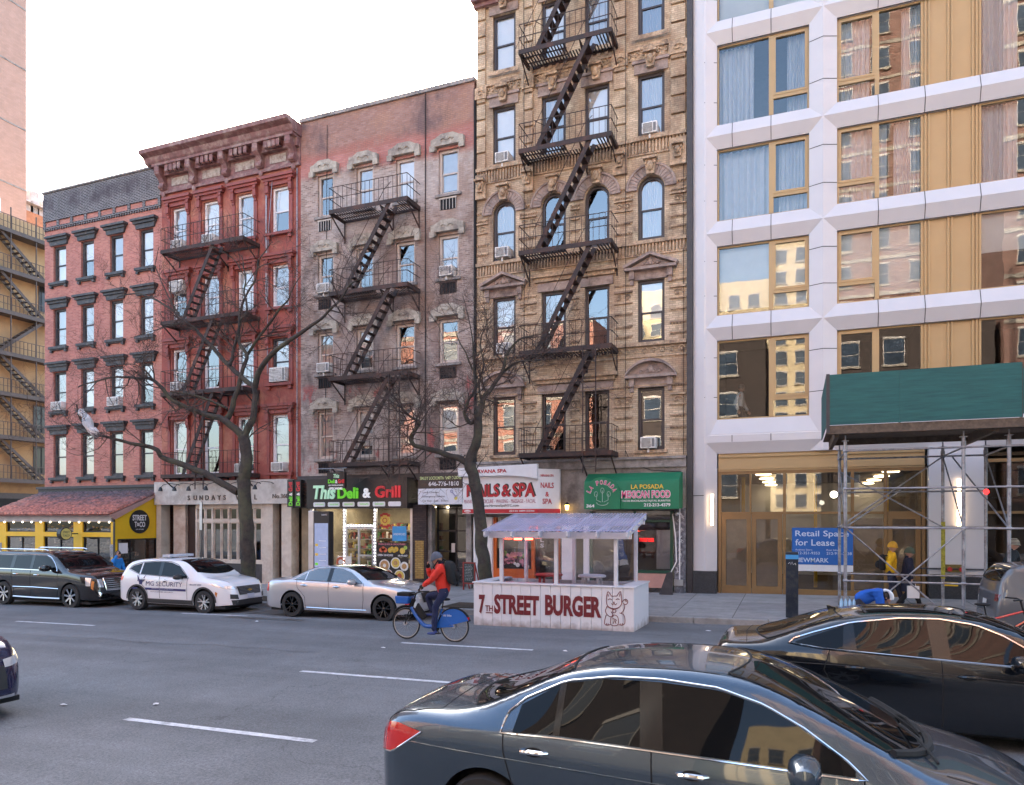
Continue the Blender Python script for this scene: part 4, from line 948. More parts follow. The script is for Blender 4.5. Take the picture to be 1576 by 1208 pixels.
for z in (13.1,12.75,9.95,9.5,9.15,6.35,5.95,5.55,10.95,7.4,14.3,14.0):
    for a,b_ in runs(z,x0+.02,x1-.02):
        if b_-a>.12:
            bd.box(a,b_,WY-.055,WY-.002,z,z+.05)
            n=int((b_-a)/.09)
            for k in range(n): x=a+.01+k*(b_-a)/n; bd.box(x,x+.045,WY-.045,WY-.002,z-.045,z)
for (a,b_,z) in ((-8.75,-7.6,18.75),(-7.1,-6.0,18.9)):
    for q in range(8):
        for r_ in range(3):
            if (q+r_)%2: pn.box(a+q*.14,a+q*.14+.13,WY-.05,WY-.002,z+.1+r_*.13,z+.22+r_*.13)
bd.each('stone_band',M['terra'],b4,gap=.05); pn.each('carved_panel',M['terra'],b4,gap=.05)
MB().box(x0-.1,-9.4,WY-.35,WY-.002,22.1,22.25).box(x0-.05,-9.45,WY-.2,WY-.002,21.95,22.1).build('ledge',M['corn2'],b4)
fire_escape(b4,-9.11,-5.76,[22.75,19.31,15.81,12.22,8.69,5.09],(-6.5,-8.45),M['rust'],rail=.95,bottomladder=(-6.75,4.4,8.69))
m=MB()
for x in (-9.25,-5.5): m.tube([(x,WY-.14,5.0),(x+.02,WY-.14,12),(x,WY-.14,24)],.012,4)
m.tube([(-5.5,WY-.1,5.2),(-5.3,WY-.12,4.75),(-4.6,WY-.12,4.5),(-3.6,WY-.12,4.42)],.014,4); m.tube([(x1-.1,WY-.05,5),(x1-.1,WY-.05,25)],.012,4); m.tube([(-9.3,23.9,19.5),(-8.2,WY-.12,22.5)],.008,4)
m.build('cable',M['matblack'],b4)
m=MB(); m.box(x0,x1,WY-.16,WY+.1,4.6,4.95); m.box(x0,x1,WY-.08,WY+.1,2.9,4.6); m.box(x0,x1,WY-.22,WY+.1,4.88,4.96)
m.build('shop_fascia',M['stone'],b4)
n4='buff brick building'
for (x,z,s,c_) in ((-10.1,16.0,'fourth','first'),(-10.1,12.5,'third','first'),(-10.05,8.95,'second','first'),(-4.65,16.0,'fourth','last'),(-4.7,5.25,'first','last')): ac(n4,x,z,storey=s,colm=c_,w=.52)
# --- nail salon front
g=road(-8,KY)+.25
m=MB(); m.box(x0,-10.45,WY-.3,WY+.1,-1,2.9); m.box(-7.75,-7.35,WY-.3,WY+.1,-1,2.9); m.box(-6.95,-6.75,WY-.3,WY+.1,-1,2.9); m.each('shop_pier',M['white'],b4)
m=MB()
for x in (-10.45,-8.95,-8.0): m.box(x,x+.12,WY-.15,WY,g,2.9)
m.box(-10.33,-8.95,WY-.15,WY,g,1.0); m.build('orange_frame',pm('orange_paint',(.62,.13,.02),.5),b4)
m=MB(); m.quad((-10.33,WY-.08,1.0),(-8.0,WY-.08,1.0),(-8.0,WY-.08,2.9),(-10.33,WY-.08,2.9)); m.build('pane',M['shopglass'],b4)
m=MB(); m.box(x0,-3.5,WY+2.4,WY+2.5,-1,2.9); m.box(x0,-3.5,WY+.1,WY+2.4,2.9,2.95); m.box(x0,-3.5,WY+.1,WY+2.4,g-.1,g); m.build('shop_interior',M['room'],b4)
text('NAILS',M['white'],b4,(-10.05,WY-.10,2.25),.95,.2,d=.005,bold=.02)
for k,ch in enumerate('NAILS'): text(ch,M['white'],b4,(-8.62,WY-.10,2.6-k*.2),.14,.14,d=.005,bold=.02,name='letter')
text('OPEN',pm('neon_red',(.8,.05,.02),.4,var=0,emit=(1,.08,.03),es=.6),b4,(-9.3,WY+.1,2.45),.5,.16,d=.01)
nf=[]
rr=random.Random(9)
for k in range(26): nf.append((-10.2+rr.random()*1.1,1.1+rr.random()*.5,.05+.05*rr.random(),[(F_[rr.choice(['pink','plate','pink','salad'])],1)]))
poster(b4,-10.3,-9.0,1.02,1.75,WY-.09,M['matblack'],nf,'nail_poster')
m=MB()
for k in range(8): m.tube([(-9.95+k*.04,WY-.13,1.3+.02*k),(-9.8+k*.05,WY-.14,1.5),(-9.72+k*.06,WY-.13,1.62)],.014,5)
m.build('hand_picture',F_['pink'],b4)
# --- sign
sg=thing('nail_salon_sign','large boxed white sign with red NAILS & SPA lettering and a red phone strip','sign')
nx0,nx1=-11.35,-8.43; y_=23.9
m=MB(); m.prism([(y_,3.02),(WY-.2,3.02),(WY-.2,4.6),(y_,4.6)],nx0,nx1,'x')
m.prism([(nx1,y_),(nx1+.62,WY-.35),(nx1+.62,WY-.2),(nx1,WY-.2)],3.02,4.6,'z'); m.build('sign_box',M['white'],sg)
m=MB(); zt=lambda x:4.38-.14*max(0,(x-(-9.8))/1.4)**2
xs_=[nx0-.12+(nx1-nx0+.14)*k/12 for k in range(13)]
m.prism([(x,zt(x)) for x in xs_]+[(nx1+.02,4.76),(nx0-.12,4.68)],y_-.16,y_-.002); m.build('top_panel',M['white'],sg)
sr=pm('sign_red',(.45,.012,.025),.4,var=.03); sk=pm('sign_black',(.015,.02,.02),.4,var=0); sp_=pm('sign_rose',(.40,.16,.20),.5,var=0)
MB().box(nx0,nx1+.003,y_-.012,y_-.001,3.04,3.19).prism([(nx1+.003,y_-.012),(nx1+.64,WY-.355),(nx1+.64,WY-.34),(nx1+.003,y_)],3.04,3.19,'z').build('red_strip',sr,sg)
def wtext(body,mt,x,z,w_,h,y=y_,**k): text(body,mt,sg,(x,y,z),w_,h,d=k.pop('d',.008),**k)
for dx_,dz_,mt,dd in ((.05,.035,sk,.004),(0,0,sr,.012)):
    wtext('NAILS',mt,nx0+.16+dx_,3.62+dz_,1.28,.46,bold=.03,d=dd); wtext('&',mt,nx0+1.53+dx_,3.62+dz_,.35,.44,bold=.02,d=dd); wtext('SPA',mt,nx0+1.95+dx_,3.60+dz_,.86,.50,bold=.03,d=dd)
wtext('MANICURE - PEDICURE - WAXING - MASSAGE - FACIAL',sp_,nx0+.06,3.40,2.78,.14); wtext('www.NirvanaSpaNYC.com',sk,nx0+.75,3.24,1.45,.12)
wtext('(212) 689-5546',M['white'],nx0+1.85,3.075,.95,.075,y=y_-.012,bold=.02); wtext('NIRVANA SPA',sr,nx0+.45,4.48,1.35,.13,y=y_-.16,bold=.03)
m=MB(); m.disc(nx0+.2,y_-.014,3.115,.05,sx=2.6); m.build('number_oval',M['white'],sg); text('364A',sr,sg,(nx0+.1,y_-.016,3.085),.2,.05,d=.003)
sd_=(.62,.55,0)
for b_,z_,w2,h2,xo in (('NIRVANA SPA',4.32,.5,.09,.1),('NAILS',3.92,.5,.2,.1),('&',3.62,.14,.17,.28),('SPA',3.36,.36,.19,.17)):
    v=Vector(sd_).normalized(); text(b_,sr,sg,(nx1+v.x*xo+.004,y_+v.y*xo-.004,z_),w2,h2,rt=v,d=.005,bold=.02)
lt=thing('wall_lantern','small lit black carriage lantern beside the nail salon sign','lamp',(-7.55,WY-.3,3.25))
MB().lathe([(0,.2),(.03,.17),(.1,.1),(.1,.08),(.02,.08)],n=8).box(-.015,.015,0,.14,.08,.11).build('cap',M['black'],lt); MB().lathe([(.045,-.1),(.075,.075)],n=8).build('lamp_glass',lamp('lantern_glow',(1,.6,.15),2.2),lt)
# --- La Posada front
aw=thing('green_awning','green fabric shop awning lettered LA POSADA MEXICAN FOOD over the restaurant window','awning')
ax0,ax1=-6.75,-3.55; m=MB(); gr=pm('green_awning_fabric',(.008,.17,.075),.6,var=.12,scale=2)
prof=[(WY-.05,4.42),(WY-.35,4.40),(23.95,4.12),(23.9,3.95),(23.9,3.16),(23.92,3.16),(WY-.05,3.2)]
m.prism(prof,ax0,ax1,'x')
pb_=[(ax0+.64+.62*math.cos(t),3.62+.62*math.sin(t)) for t in [math.pi*k/16 for k in range(17)]]
m.prism([(ax0+.02,3.16),(ax0+1.26,3.16)]+[(x,max(z,3.17)) for x,z in pb_],23.82,23.899); m.build('canopy',gr,aw,smooth=30)
wt=lambda body,mt,x,z,w_,h,y=23.9,**k: text(body,mt,aw,(x,y,z),w_,h,d=.006,**k)
ye=pm('awning_yellow',(.75,.5,.05),.5,var=0); pk=pm('awning_pink',(.62,.10,.22),.5,var=0)
wt('LA POSADA',ye,ax0+1.62,3.83,1.08,.15,y=23.895,bold=.02)
wt('MEXICAN FOOD',M['white'],ax0+1.29,3.515,1.64,.27,bold=.07,y=23.894); wt('MEXICAN FOOD',pk,ax0+1.31,3.53,1.60,.24,y=23.889,bold=.02)
wt('TACOS ENCHILADAS FAJITAS, BURRITOS',M['white'],ax0+1.3,3.385,1.62,.08,bold=.015); wt('212-213-4379',M['white'],ax0+2.05,3.24,.87,.11,bold=.03); wt('364',M['white'],ax0+.1,3.22,.28,.11,y=23.82,bold=.03)
for k,ch in enumerate('LA POSADA'):
    if ch==' ': continue
    t=math.pi*(.86-.72*k/8); cx_,cz_=ax0+.64+.42*math.cos(t),3.58+.42*math.sin(t); u=Vector((math.cos(t),0,math.sin(t))); r_=Vector((math.sin(t),0,-math.cos(t)))
    text(ch,pk,aw,(cx_-r_.x*.06,23.818,cz_-r_.z*.06),.09,.14,rt=r_,up=u,d=.008,bold=.03,name='letter'); text(ch,M['white'],aw,(cx_-r_.x*.07-u.x*.012,23.82,cz_-r_.z*.07-u.z*.012),.105,.164,rt=r_,up=u,d=.003,bold=.06,name='letter')
m=MB(); cx_,cz_=ax0+.66,3.52
for s_ in (-1,0,1):
    h=.32 if s_==0 else .2
    m.tube([(cx_+s_*.05,23.81,cz_-.12),(cx_+s_*.2 if s_ else cx_,23.81,cz_-.05),(cx_+s_*.2 if s_ else cx_,23.81,cz_-.05+h)],.012,4)
    m.tube([(cx_+s_*.22+.06*math.cos(t),23.81,cz_+h-.05+.09*math.sin(t)) for t in [k*.7 for k in range(9)]],.009,4,closed=True)
m.tube([(cx_+.2*math.cos(t),23.81,cz_-.13+.1*math.sin(t)) for t in [math.pi+k*.35 for k in range(10)]],.012,4); m.build('cactus_emblem',pm('emblem_grey',(.35,.5,.42),.5),aw)
g=road(-4,KY)+.26
m=MB(); gd=pm('dark_green_paint',(.01,.06,.035),.4)
for x in (-6.75,-5.2,-3.95): m.box(x,x+.1,WY-.2,WY-.1,g,3.1)
m.box(-5.1,-3.95,WY-.2,WY-.1,2.72,2.8); m.box(-5.1,-3.95,WY-.25,WY-.1,.98,1.08); m.build('restaurant_frame',gd,b4)
m=MB(); m.quad((-6.65,WY-.15,g),(-3.95,WY-.15,g),(-3.95,WY-.15,3.1),(-6.65,WY-.15,3.1)); m.build('restaurant_pane',M['shopglass'],b4)
m=MB(); m.box(-5.1,-3.95,WY-.24,WY-.12,g+.15,.98); m.build('pink_stallriser',pm('pink_plaster',(.50,.27,.22),.8,var=.12),b4)
MB().box(-3.8,x1,WY-.26,WY,-1,3.2).build('dark_pier',pm('graffitied_pier',(.09,.09,.11),.6,var=.5,scale=5,stain=(.28,.29,.32),ss=7),b4)
MB().box(-4.5,-4.02,WY+.3,WY+.6,1.1,2.45).build('fridge',pm('fridge_grey',(.32,.32,.34),.4),b4)
text('7TH STREET BURGER',pm('neon_sign_red',(.6,.01,.01),.4,var=0,emit=(.9,.02,.02),es=.25),b4,(-5.0,WY-.16,2.05),.5,.13,d=.01,bold=.03)
m=MB(); m.tube([(-3.85,WY-.3,3.0),(-3.75,WY-.32,2.2),(-3.72,WY-.32,1.4),(-3.9,WY-.32,1.05)],.022,6); m.tube([(-3.62,WY-.3,.7),(-3.62,WY-.3,3.3)],.025,6); m.build('downpipe',M['white'],b4)
m=MB(); m.box(-3.8,-3.5,WY-.36,WY-.262,.6,.8); m.build('utility_box',M['alu'],b4); m=MB(); m.ball((-3.7,WY-.36,3.0),.07); m.build('security_camera',M['alu'],b4)
m=MB(); rr=random.Random(2)
for k in range(16):
    x=-3.72+.2*rr.random(); z=1+2*rr.random(); m.tube([(x+.05*math.cos(t*2.1+k),WY-.266,z+.07*math.sin(t*1.7)) for t in range(5)],.006,4)
m.build('graffiti',M['white'],b4)
t=thing('leaning_plate','dark steel cellar door panel leaning at the foot of the dark pier','panel'); MB().prism([(-4.2,g-.0),(-3.75,g),(-3.75,g+.75),(-3.95,g+.72)],WY-.9,WY-.86).build('plate',M['iron'],t)
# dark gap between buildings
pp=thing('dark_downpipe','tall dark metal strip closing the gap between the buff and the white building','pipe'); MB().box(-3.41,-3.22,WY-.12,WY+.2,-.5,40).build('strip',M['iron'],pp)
# ================= building 5 : white panels and bronze ==========
M['panel']=pm('white_composite_panel',(.60,.575,.585),.42,var=.035,scale=.7,coat=.25)
M['joint']=pm('panel_joint',(.04,.04,.04),.8,var=0)
b5=thing('white_panel_building','modern white panelled building with faceted frames and bronze window surrounds','building')
X5=34  # unseen stretch past the right edge, added to keep sun off the road
bands=[(34.5,35.5),(31,31.9),(27.6,28.4),(24.2,25.0),(20.75-.0,21.7-.1),(18.56+.0,19.36)][:0]
wr=[(29.2,31.7),(25.8,28.4),(22.4,24.9)]
rows5=[(6.12,8.75),(9.58,11.88),(12.71,15.10),(15.90,18.56),(19.36,21.9),(22.7,25.3),(26.1,28.7),(29.5,32.1)]
VB=[(-3.21,-2.44),(.39,1.20)]
m=MB()
def ridgeV(a,b_,z0_,z1_,pr_=.16):
    c=(a+b_)/2; m.prism([(a,WY+.05),(a,WY),(c,WY-pr_),(b_,WY),(b_,WY+.05)],z0_,z1_,'z')
def ridgeH(x0_,x1_,z0_,z1_,pr_=.16):
    c=z0_+(z1_-z0_)*.48; m.prism([(WY+.05,z0_),(WY,z0_),(WY-pr_,c),(WY,z1_),(WY+.05,z1_)],x0_,x1_,'x')
m.prism([(-3.21,WY+.05),(-3.21,WY-.02),(-2.85,WY-.16),(-2.78,WY-.16),(-2.44,WY),(-2.44,WY+.05)],-.8,33,'z')
ridgeV(.39,1.20,5.0,33)
for k in range(len(rows5)-1): ridgeH(-2.44-.34,X5,rows5[k][1],rows5[k+1][0])
m.prism([(WY+.05,4.99),(WY,4.99),(WY-.16,5.35),(WY-.16,5.58),(WY-.10,5.6),(WY-.10,5.64),(WY,6.12),(WY+.05,6.12)],-2.44-.34,X5,'x')
m.build('white_frame',M['panel'],b5)
# returns into window openings
m=MB()
for (c,d) in rows5:
    for a,b_ in ((-2.44,.39),(1.20,3.58),(3.58,5.04),(5.04,X5)):
        m.quad((a,WY+.01,d),(b_,WY+.01,d),(b_,WY+.2,d),(a,WY+.2,d)); m.quad((a,WY+.01,c),(b_,WY+.01,c),(b_,WY+.2,c),(a,WY+.2,c))
m.box(-3.2,X5,WY+10,WY+10.1,-1,33); m.box(-3.21,-3.15,WY+.06,WY+10,-1,33); m.box(X5-.05,X5,WY+.06,WY+10,5,33); m.box(-3.2,X5,WY+.1,WY+10,32.9,33); m.box(-3.15,X5-.05,WY+.25,WY+9.9,5.0,5.1)
m.build('structure_shell',M['panel'],b5)
m=MB()
jy=WY-.164
for k in range(len(rows5)-1):
    z0_,z1_=rows5[k][1],rows5[k+1][0]; c=z0_+(z1_-z0_)*.48
    for x in (-1.96,-.76,2.34,3.6,5.03,7.0):
        for (ya,za,yb,zb) in ((WY,z0_,WY-.16,c),(WY-.16,c,WY,z1_)): m.quad((x,ya-.003,za),(x+.022,ya-.003,za),(x+.022,yb-.003,zb),(x,yb-.003,zb))
for k,(c,d) in enumerate(rows5):
    for f in (.28,.78):
        z=c+(d-c)*f
        for a,b_ in ((-3.21,-2.82),(-2.82,-2.44),(.39,.795),(.795,1.2)):
            ya,yb=(WY,WY-.16) if a in(-3.21,.39) else (WY-.16,WY)
            m.quad((a,ya-.005,z),(b_,yb-.005,z),(b_,yb-.005,z+.022),(a,ya-.005,z+.022))
for x in (-1.96,-.76,2.34,3.6): m.quad((x,WY-.168,5.36),(x+.022,WY-.168,5.36),(x+.022,WY-.168,5.58),(x,WY-.168,5.58))
for z in (3.6,): m.quad((-3.21,WY-.03,z),(-2.85,WY-.166,z),(-2.85,WY-.166,z+.022),(-3.21,WY-.03,z+.022)); 
m.build('panel_joint',M['joint'],b5)
def bwin(x0_,x1_,z0_,z1_,lights,cover):
    y=WY+.10; m=MB(); f=.055
    m.box(x0_,x0_+f,y,y+.1,z0_,z1_); m.box(x1_-f,x1_,y,y+.1,z0_,z1_); m.box(x0_+f,x1_-f,y,y+.1,z0_,z0_+f); m.box(x0_+f,x1_-f,y,y+.1,z1_-f,z1_)
    for (a,b_,kind) in lights:
        if kind=='mull': m.box(a,b_,y-.02,y+.1,z0_+f,z1_-f)
        else:  # casement with transom
            zt_=z0_+.62; g_=.07
            m.box(a,b_,y+.0,y+.1,zt_-.05,zt_+.06)
            for q in ((a,a+g_,zt_+.06,z1_-f),(b_-g_,b_,zt_+.06,z1_-f),(a+g_,b_-g_,zt_+.06,zt_+.06+g_),(a+g_,b_-g_,z1_-f-g_,z1_-f)): m.box(q[0],q[1],y-.015,y+.09,q[2],q[3])
    w_=m.build('window',M['gold'],b5)
    MB().quad((x0_+f,y+.05,z0_+f),(x1_-f,y+.05,z0_+f),(x1_-f,y+.05,z1_-f),(x0_+f,y+.05,z1_-f)).build('pane',M['glass2'],w_)
    k=MB(); k.box(x0_,x1_,y+3,y+3.1,z0_-.2,z1_+.3); k.box(x0_-.05,x0_,y+.12,y+3,z0_-.2,z1_+.3); k.box(x1_,x1_+.05,y+.12,y+3,z0_-.2,z1_+.3); k.box(x0_,x1_,y+.12,y+3,z0_-.25,z0_-.2); k.box(x0_,x1_,y+.12,y+3,z1_+.3,z1_+.35); k.build('room',M['room'] if cover!='dark' else M['dark'],w_)
    if cover in('curt','pat'):
        for (s0,s1) in ((.0,.62),(.66,1.0)) if cover=='pat' else ((0,.42),(.75,1)):
            n=40; cm=MB(); vs=[]
            xa=x0_+(x1_-x0_)*s0+.05; xb=x0_+(x1_-x0_)*s1-.05
            for q in range(n+1):
                x=xa+(xb-xa)*q/n; yy_=y+.3+.045*math.sin(q*1.25)+.02*math.sin(q*.5+1)
                vs+=[(x,yy_,z0_),(x+.02*math.sin(q),yy_,z1_)]
            cm.add(vs,[(2*q,2*q+2,2*q+3,2*q+1) for q in range(n)]); cm.build('curtain',M['curtain2'],w_,smooth=True)
    if cover=='blind': MB().box(x0_+.06,x1_-.06,y+.2,y+.21,z0_+.2,z1_).build('blind',M['blind'],w_)
    if cover=='half': MB().box(x0_+.06,x1_-.06,y+.2,y+.21,z0_+(z1_-z0_)*.5,z1_).build('blind',M['blind'],w_)
    return w_
M['curtain2']=pm('net_curtain',(.62,.62,.66),.9,var=.05)
cov=[('dark','dark','dark'),('blind','blind','half'),('pat','pat','curt'),('curt','curt','curt'),('blind','curt','blind'),('curt','blind','curt'),('blind','curt','curt'),('curt','curt','blind')]
for k,(c,d) in enumerate(rows5):
    bwin(-2.44,.39,c,d,[(-.82,-.68,'mull'),(-.68,.335,'cas')],cov[k][0])
    bwin(1.20,3.58,c,d,[(2.27,2.39,'mull'),(1.255,2.27,'cas')],cov[k][1])
    bwin(5.04,7.6,c,d,[(6.25,6.39,'mull'),(6.39,7.55,'cas')],cov[k][2])
    m=MB(); m.box(3.58,5.04,WY+.13,WY+.18,c,d)
    for x in (3.62,3.72,4.22,4.32,4.85,4.95): m.box(x,x+.05,WY+.085,WY+.129,c,d)
    m.box(7.6,X5,WY+.13,WY+.18,c,d); m.each('bronze_panel',M['gold'],b5)
fs=W(1140,640,WY+1.2)
# storefront
g=.36
m=MB()
m.box(-2.4,3.62,WY+.05,WY+.25,4.40,4.99); m.box(-2.4,3.62,WY-.0,WY+.049,4.86,4.92); m.box(-2.4,3.62,WY+.02,WY+.049,4.46,4.50)
m.build('bronze_fascia',M['gold'],b5)
m=MB(); m.box(-3.2,-2.44,WY-.185,WY-.0,g-.8,1.10); m.box(3.70,5.14,WY-.185,WY+.2,g-.8,1.18); m.each('granite_base',pm('dark_granite',(.035,.037,.042),.35,var=.5,scale=30),b5)
m=MB(); m.box(3.70,5.14,WY-.16,WY+.25,1.18,5.0); m.build('white_pier',M['panel'],b5)
m=MB(); yf=WY+.06
def fr_(a,b_,c,d,y0=yf,y1=yf+.12): m.box(a,b_,y0,y1,c,d)
for x in (-2.4,-.39,1.60,2.52,3.55): fr_(x,x+.09,g,4.40)
for x in (-1.42,): fr_(x,x+.06,3.0,4.4)
for a,b_ in ((-2.31,-.39),(-.30,1.60),(1.69,3.55)): fr_(a,b_,2.98,3.06,yf+.01); fr_(a,b_,4.30,4.40,yf+.01)
def door(a,b_,z1_=2.98):
    fr_(a,a+.14,g,z1_,yf+.02); fr_(b_-.14,b_,g,z1_,yf+.02); fr_(a+.14,b_-.14,g,g+.28,yf+.02); fr_(a+.14,b_-.14,z1_-.16,z1_,yf+.02)
door(-2.30,-1.37); door(-1.35,-.41); door(2.62,3.52)
fr_(-.30,1.60,g,g+.22,yf+.01); fr_(1.69,2.52,g,g+.22,yf+.01)
for x in (5.14,6.3,7.5,8.7): fr_(x,x+.1,g,5.0)
fr_(5.24,X5,2.98,3.06,yf+.01); fr_(5.24,X5,4.5,4.6,yf+.01); fr_(5.24,X5,g,g+.3,yf+.01)
m.build('storefront_frame',M['golddark'],b5)
m=MB(); 
for x in (-1.46,-1.32): m.tube([(x,yf-.06,1.0),(x,yf-.06,2.1)],.015,6)
m.tube([(2.7,yf-.06,1.3),(2.7,yf-.06,2.1)],.015,6); m.each('door_handle',M['golddark'],b5)
m=MB(); m.quad((-2.4,yf+.06,g),(3.6,yf+.06,g),(3.6,yf+.06,4.4),(-2.4,yf+.06,4.4)); m.quad((5.2,yf+.06,g),(X5,yf+.06,g),(X5,yf+.06,4.6),(5.2,yf+.06,4.6)); m.each('storefront_pane',M['shopglass'],b5)
kp=pm('brown_kraft_paper',(.30,.235,.16),.85,var=.14,scale=3,bump=.9,bs=4)
m=MB()
for a,b_ in ((-2.18,-1.50),(-1.24,-.54),(1.70,2.5),(2.76,3.4)): m.quad((a,yf+.10,g+.26),(b_,yf+.10,g+.26),(b_,yf+.10,2.85),(a,yf+.10,2.85))
m.each('paper_cover',kp,b5)
M['retail_in']=pm('raw_shop_interior',(.08,.05,.022),.8,var=.4,scale=1.5)
m=MB(); m.box(-2.4,3.65,WY+20,WY+20.1,0,4.5); m.box(-2.5,-2.4,WY+.3,WY+20,0,4.5); m.box(3.65,3.75,WY+.3,WY+20,0,4.5); m.box(-2.4,3.65,WY+.3,WY+20,4.42,4.5); m.box(-2.4,3.65,WY+.3,WY+20,g-.1,g); m.box(5.1,X5,WY+4,WY+4.1,0,4.8); m.box(5.1,X5,WY+.3,WY+4,4.7,4.8); m.build('retail_interior',M['retail_in'],b5)
m=MB()
for x in (-1.9,.6,2.9): m.box(x,x+.12,WY+3.5,WY+3.7,g,4.4)
m.each('stud',M['yellow'],b5)
for k in range(7):
    for s_ in (0,1):
        y=WY+1.2+k*2.7; x=W([1175,1371][s_],735,WY+1.2)[0]
        lp=thing('ceiling_spotlight','round lit ceiling lamp in the vacant shop, %s row, %s from the window'%(['left','right'][s_],ORD[k+1] if k<6 else 'last'),'lamp',(x,y,4.33),0,'ceiling lamps inside the vacant shop'); MB().lathe([(0,0),(.24,0),(.26,.03),(.1,.06),(0,.06)],n=12).build('lamp_head',lamp('spot_glow',(1,.78,.45),2.0) if 'spot' not in M else M['spot'],lp)
        M['spot']=lp.children[0].data.materials[0] if lp.children else M.get('spot')
for k,(x,z0_,z1_) in enumerate(((-2.62,2.62,3.65),(4.42,2.62,4.0))):
    lb=thing('wall_light_bar','slim vertical glowing light bar on the white pier %s'%['left of the bronze double doors','behind the scaffold'][k],'lamp'); 
    MB().box(x,x+.09,WY-.27,WY-.21,z0_,z1_).build('light_tube',lamp('bar_glow',(1,.74,.48),1.3),lb); MB().box(x+.01,x+.08,WY-.21,WY-.1,z0_+.05,z1_-.05).build('backplate',M['golddark'],lb)
sg=thing('retail_lease_sign','blue Retail Space for Lease banner in the vacant shop window','sign'); yb=yf-.01
bl=pm('banner_blue',(.012,.12,.42),.45,var=.08)
ax,az=W(1217,798); bx_,bz=W(1313,876)
MB().box(-.12,1.66,yb-.015,yb,1.18+.2,2.55).build('banner',bl,sg); MB().box(-.12,1.66,yb-.016,yb,1.17,1.37).build('white_strip',M['white'],sg)
pw=pm('banner_print',(.6,.68,.8),.5,var=0)
for b_,x,z,w_,h in (('Retail Space',-.02,2.22,1.56,.24),('for Lease',-.02,1.98,1.15,.2),('Andrew Stern',-.02,1.82,.5,.055),('Ravi Idnani',.9,1.82,.42,.055),('212-351-9353',-.02,1.70,.72,.085),('212-916-2938',.9,1.70,.72,.085),('NEWMARK',-.02,1.45,.98,.14)): text(b_,pw,sg,(x,yb-.016,z),w_,h,d=.003,bold=.01 if h>.1 else 0)
sp5=thing('standpipe_valve','brass siamese standpipe connection with red caps on the dark granite base','hydrant',(4.35,WY-.2,1.3)); MB().box(-.25,.25,-.05,.05,-.05,.18).tube([(-.15,-.02,.08),(-.15,-.2,.05)],.06,8).tube([(.15,-.02,.08),(.15,-.2,.05)],.06,8).build('valve_body',pm('brass',(.25,.2,.08),.4,.7),sp5); MB().tube([(-.15,-.2,.05),(-.15,-.23,.05)],.07,8).tube([(.15,-.2,.05),(.15,-.23,.05)],.07,8).build('cap',M['red'],sp5); MB().tube([(-.9,-.05,.05),(.9,-.05,.05)],.025,6).build('pipe',M['iron'],sp5)
yt=thing('yellow_tag','yellow warning tape label on the granite base under the standpipe','sign'); MB().box(4.1,4.45,WY-.2,WY-.187,.84,.96).build('label',M['yellow'],yt)
# ================= far left buildings =================
tb=thing('tan_building','pale tan building beyond the side street with a full height fire escape','building')
TX=-52.; m=MB(); m.box(TX-14,TX,28.4,60,-2,24.4)
M['tan']=pm('tan_stucco',(.40,.27,.14),.8,var=.12,scale=1,stain=(.28,.18,.10),ss=.4)
m.build('wall',M['tan'],tb)
M['ironl']=pm('brown_iron',(.07,.055,.05),.6,var=.3)
zz=[23.0,20.2,17.3,14.4,11.6,8.6,5.6]
def ty_(px): t=(px-788)/F; r_=(-S_+t*C_)/(C_+t*S_); return TX/r_
for k,z in enumerate(zz):
    m=MB(); ya,yb_=29.0,38.6; xo=TX+1.1
    m.box(TX,xo,ya,yb_,z-.14,z-.02); m.box(xo,xo+.05,ya,yb_,z-.2,z+.08)
    for y in [ya+q*.28 for q in range(int((yb_-ya)/.28)+1)]: m.bar((xo,y,z),(xo,y,z+1.0),.03,.03)
    m.bar((xo,ya,z+1),(xo,yb_,z+1),.04,.04); m.bar((xo,ya,z+.5),(xo,yb_,z+.5),.03,.03)
    for y in (30.4,32.2,34.0,35.8,37.6): m.bar((xo-.04,y,z),(xo-.04,y,z+2.9 if k else z+1.6),.06,.06)
    p=m.build('fire_escape_landing',M['ironl'],tb)
    if k:
        s=MB(); a,c=(37.0,33.2) if k in(2,3,1) and k==3 else (33.2,36.6)
        if k in (3,): a,c=36.6,33.2
        y0,y1=(c,a) 
        for xx in (TX+.25,TX+.9): s.bar((xx,y0,z+.0),(xx,y1,zz[k-1]),.06,.2)
        for q in range(12): f=(q+.5)/12; yy=y0+(y1-y0)*f; s.box(TX+.27,TX+.88,yy-.13,yy+.13,z+(zz[k-1]-z)*f-.02,z+(zz[k-1]-z)*f+.02)
        s.build('stair',M['ironl'],p)
for k,(y,z) in enumerate(((37.3,18.2),(36.9,9.2),(36.9,6.2),(31.6,18.2),(31.6,14.6),(31.6,9.2))):
    f=MB().box(TX-.05,TX+.04,y-.6,y+.6,z,z+2.0).build('window',M['iron'],tb); MB().box(TX+.041,TX+.05,y-.52,y+.52,z+.08,z+1.92).build('pane',pm('dark_pane',(.03,.035,.04),.06,var=0),f)
MB().box(TX-14,TX+.3,28.3,60,4.3,4.7).build('ledge',M['iron'],tb)
MB().box(TX,TX+.4,28.4,60,-2,4.3).build('dark_shopfront',M['matblack'],tb)
tw=thing('pink_tower','tall pale pink brick tower rising above the tan building at the left edge','building')
M['pink']=brick('pale_pink_brick',(.42,.25,.19),(.47,.28,.22),(.36,.25,.20),bw=.4,rh=.14,bump=.05,var=.08)
MB().box(-90,-62,20,42.7,-2,78).build('wall',M['pink'],tw)
m=MB()
for z in [26+k*5.2 for k in range(10)]: m.box(-61.999,-61.96,20,42.7,z,z+.12)
m.build('floor_band',M['stone'],tw)
rb=thing('rooftop_brick_building','distant brown brick building with rooftop machinery behind the tan building','building')
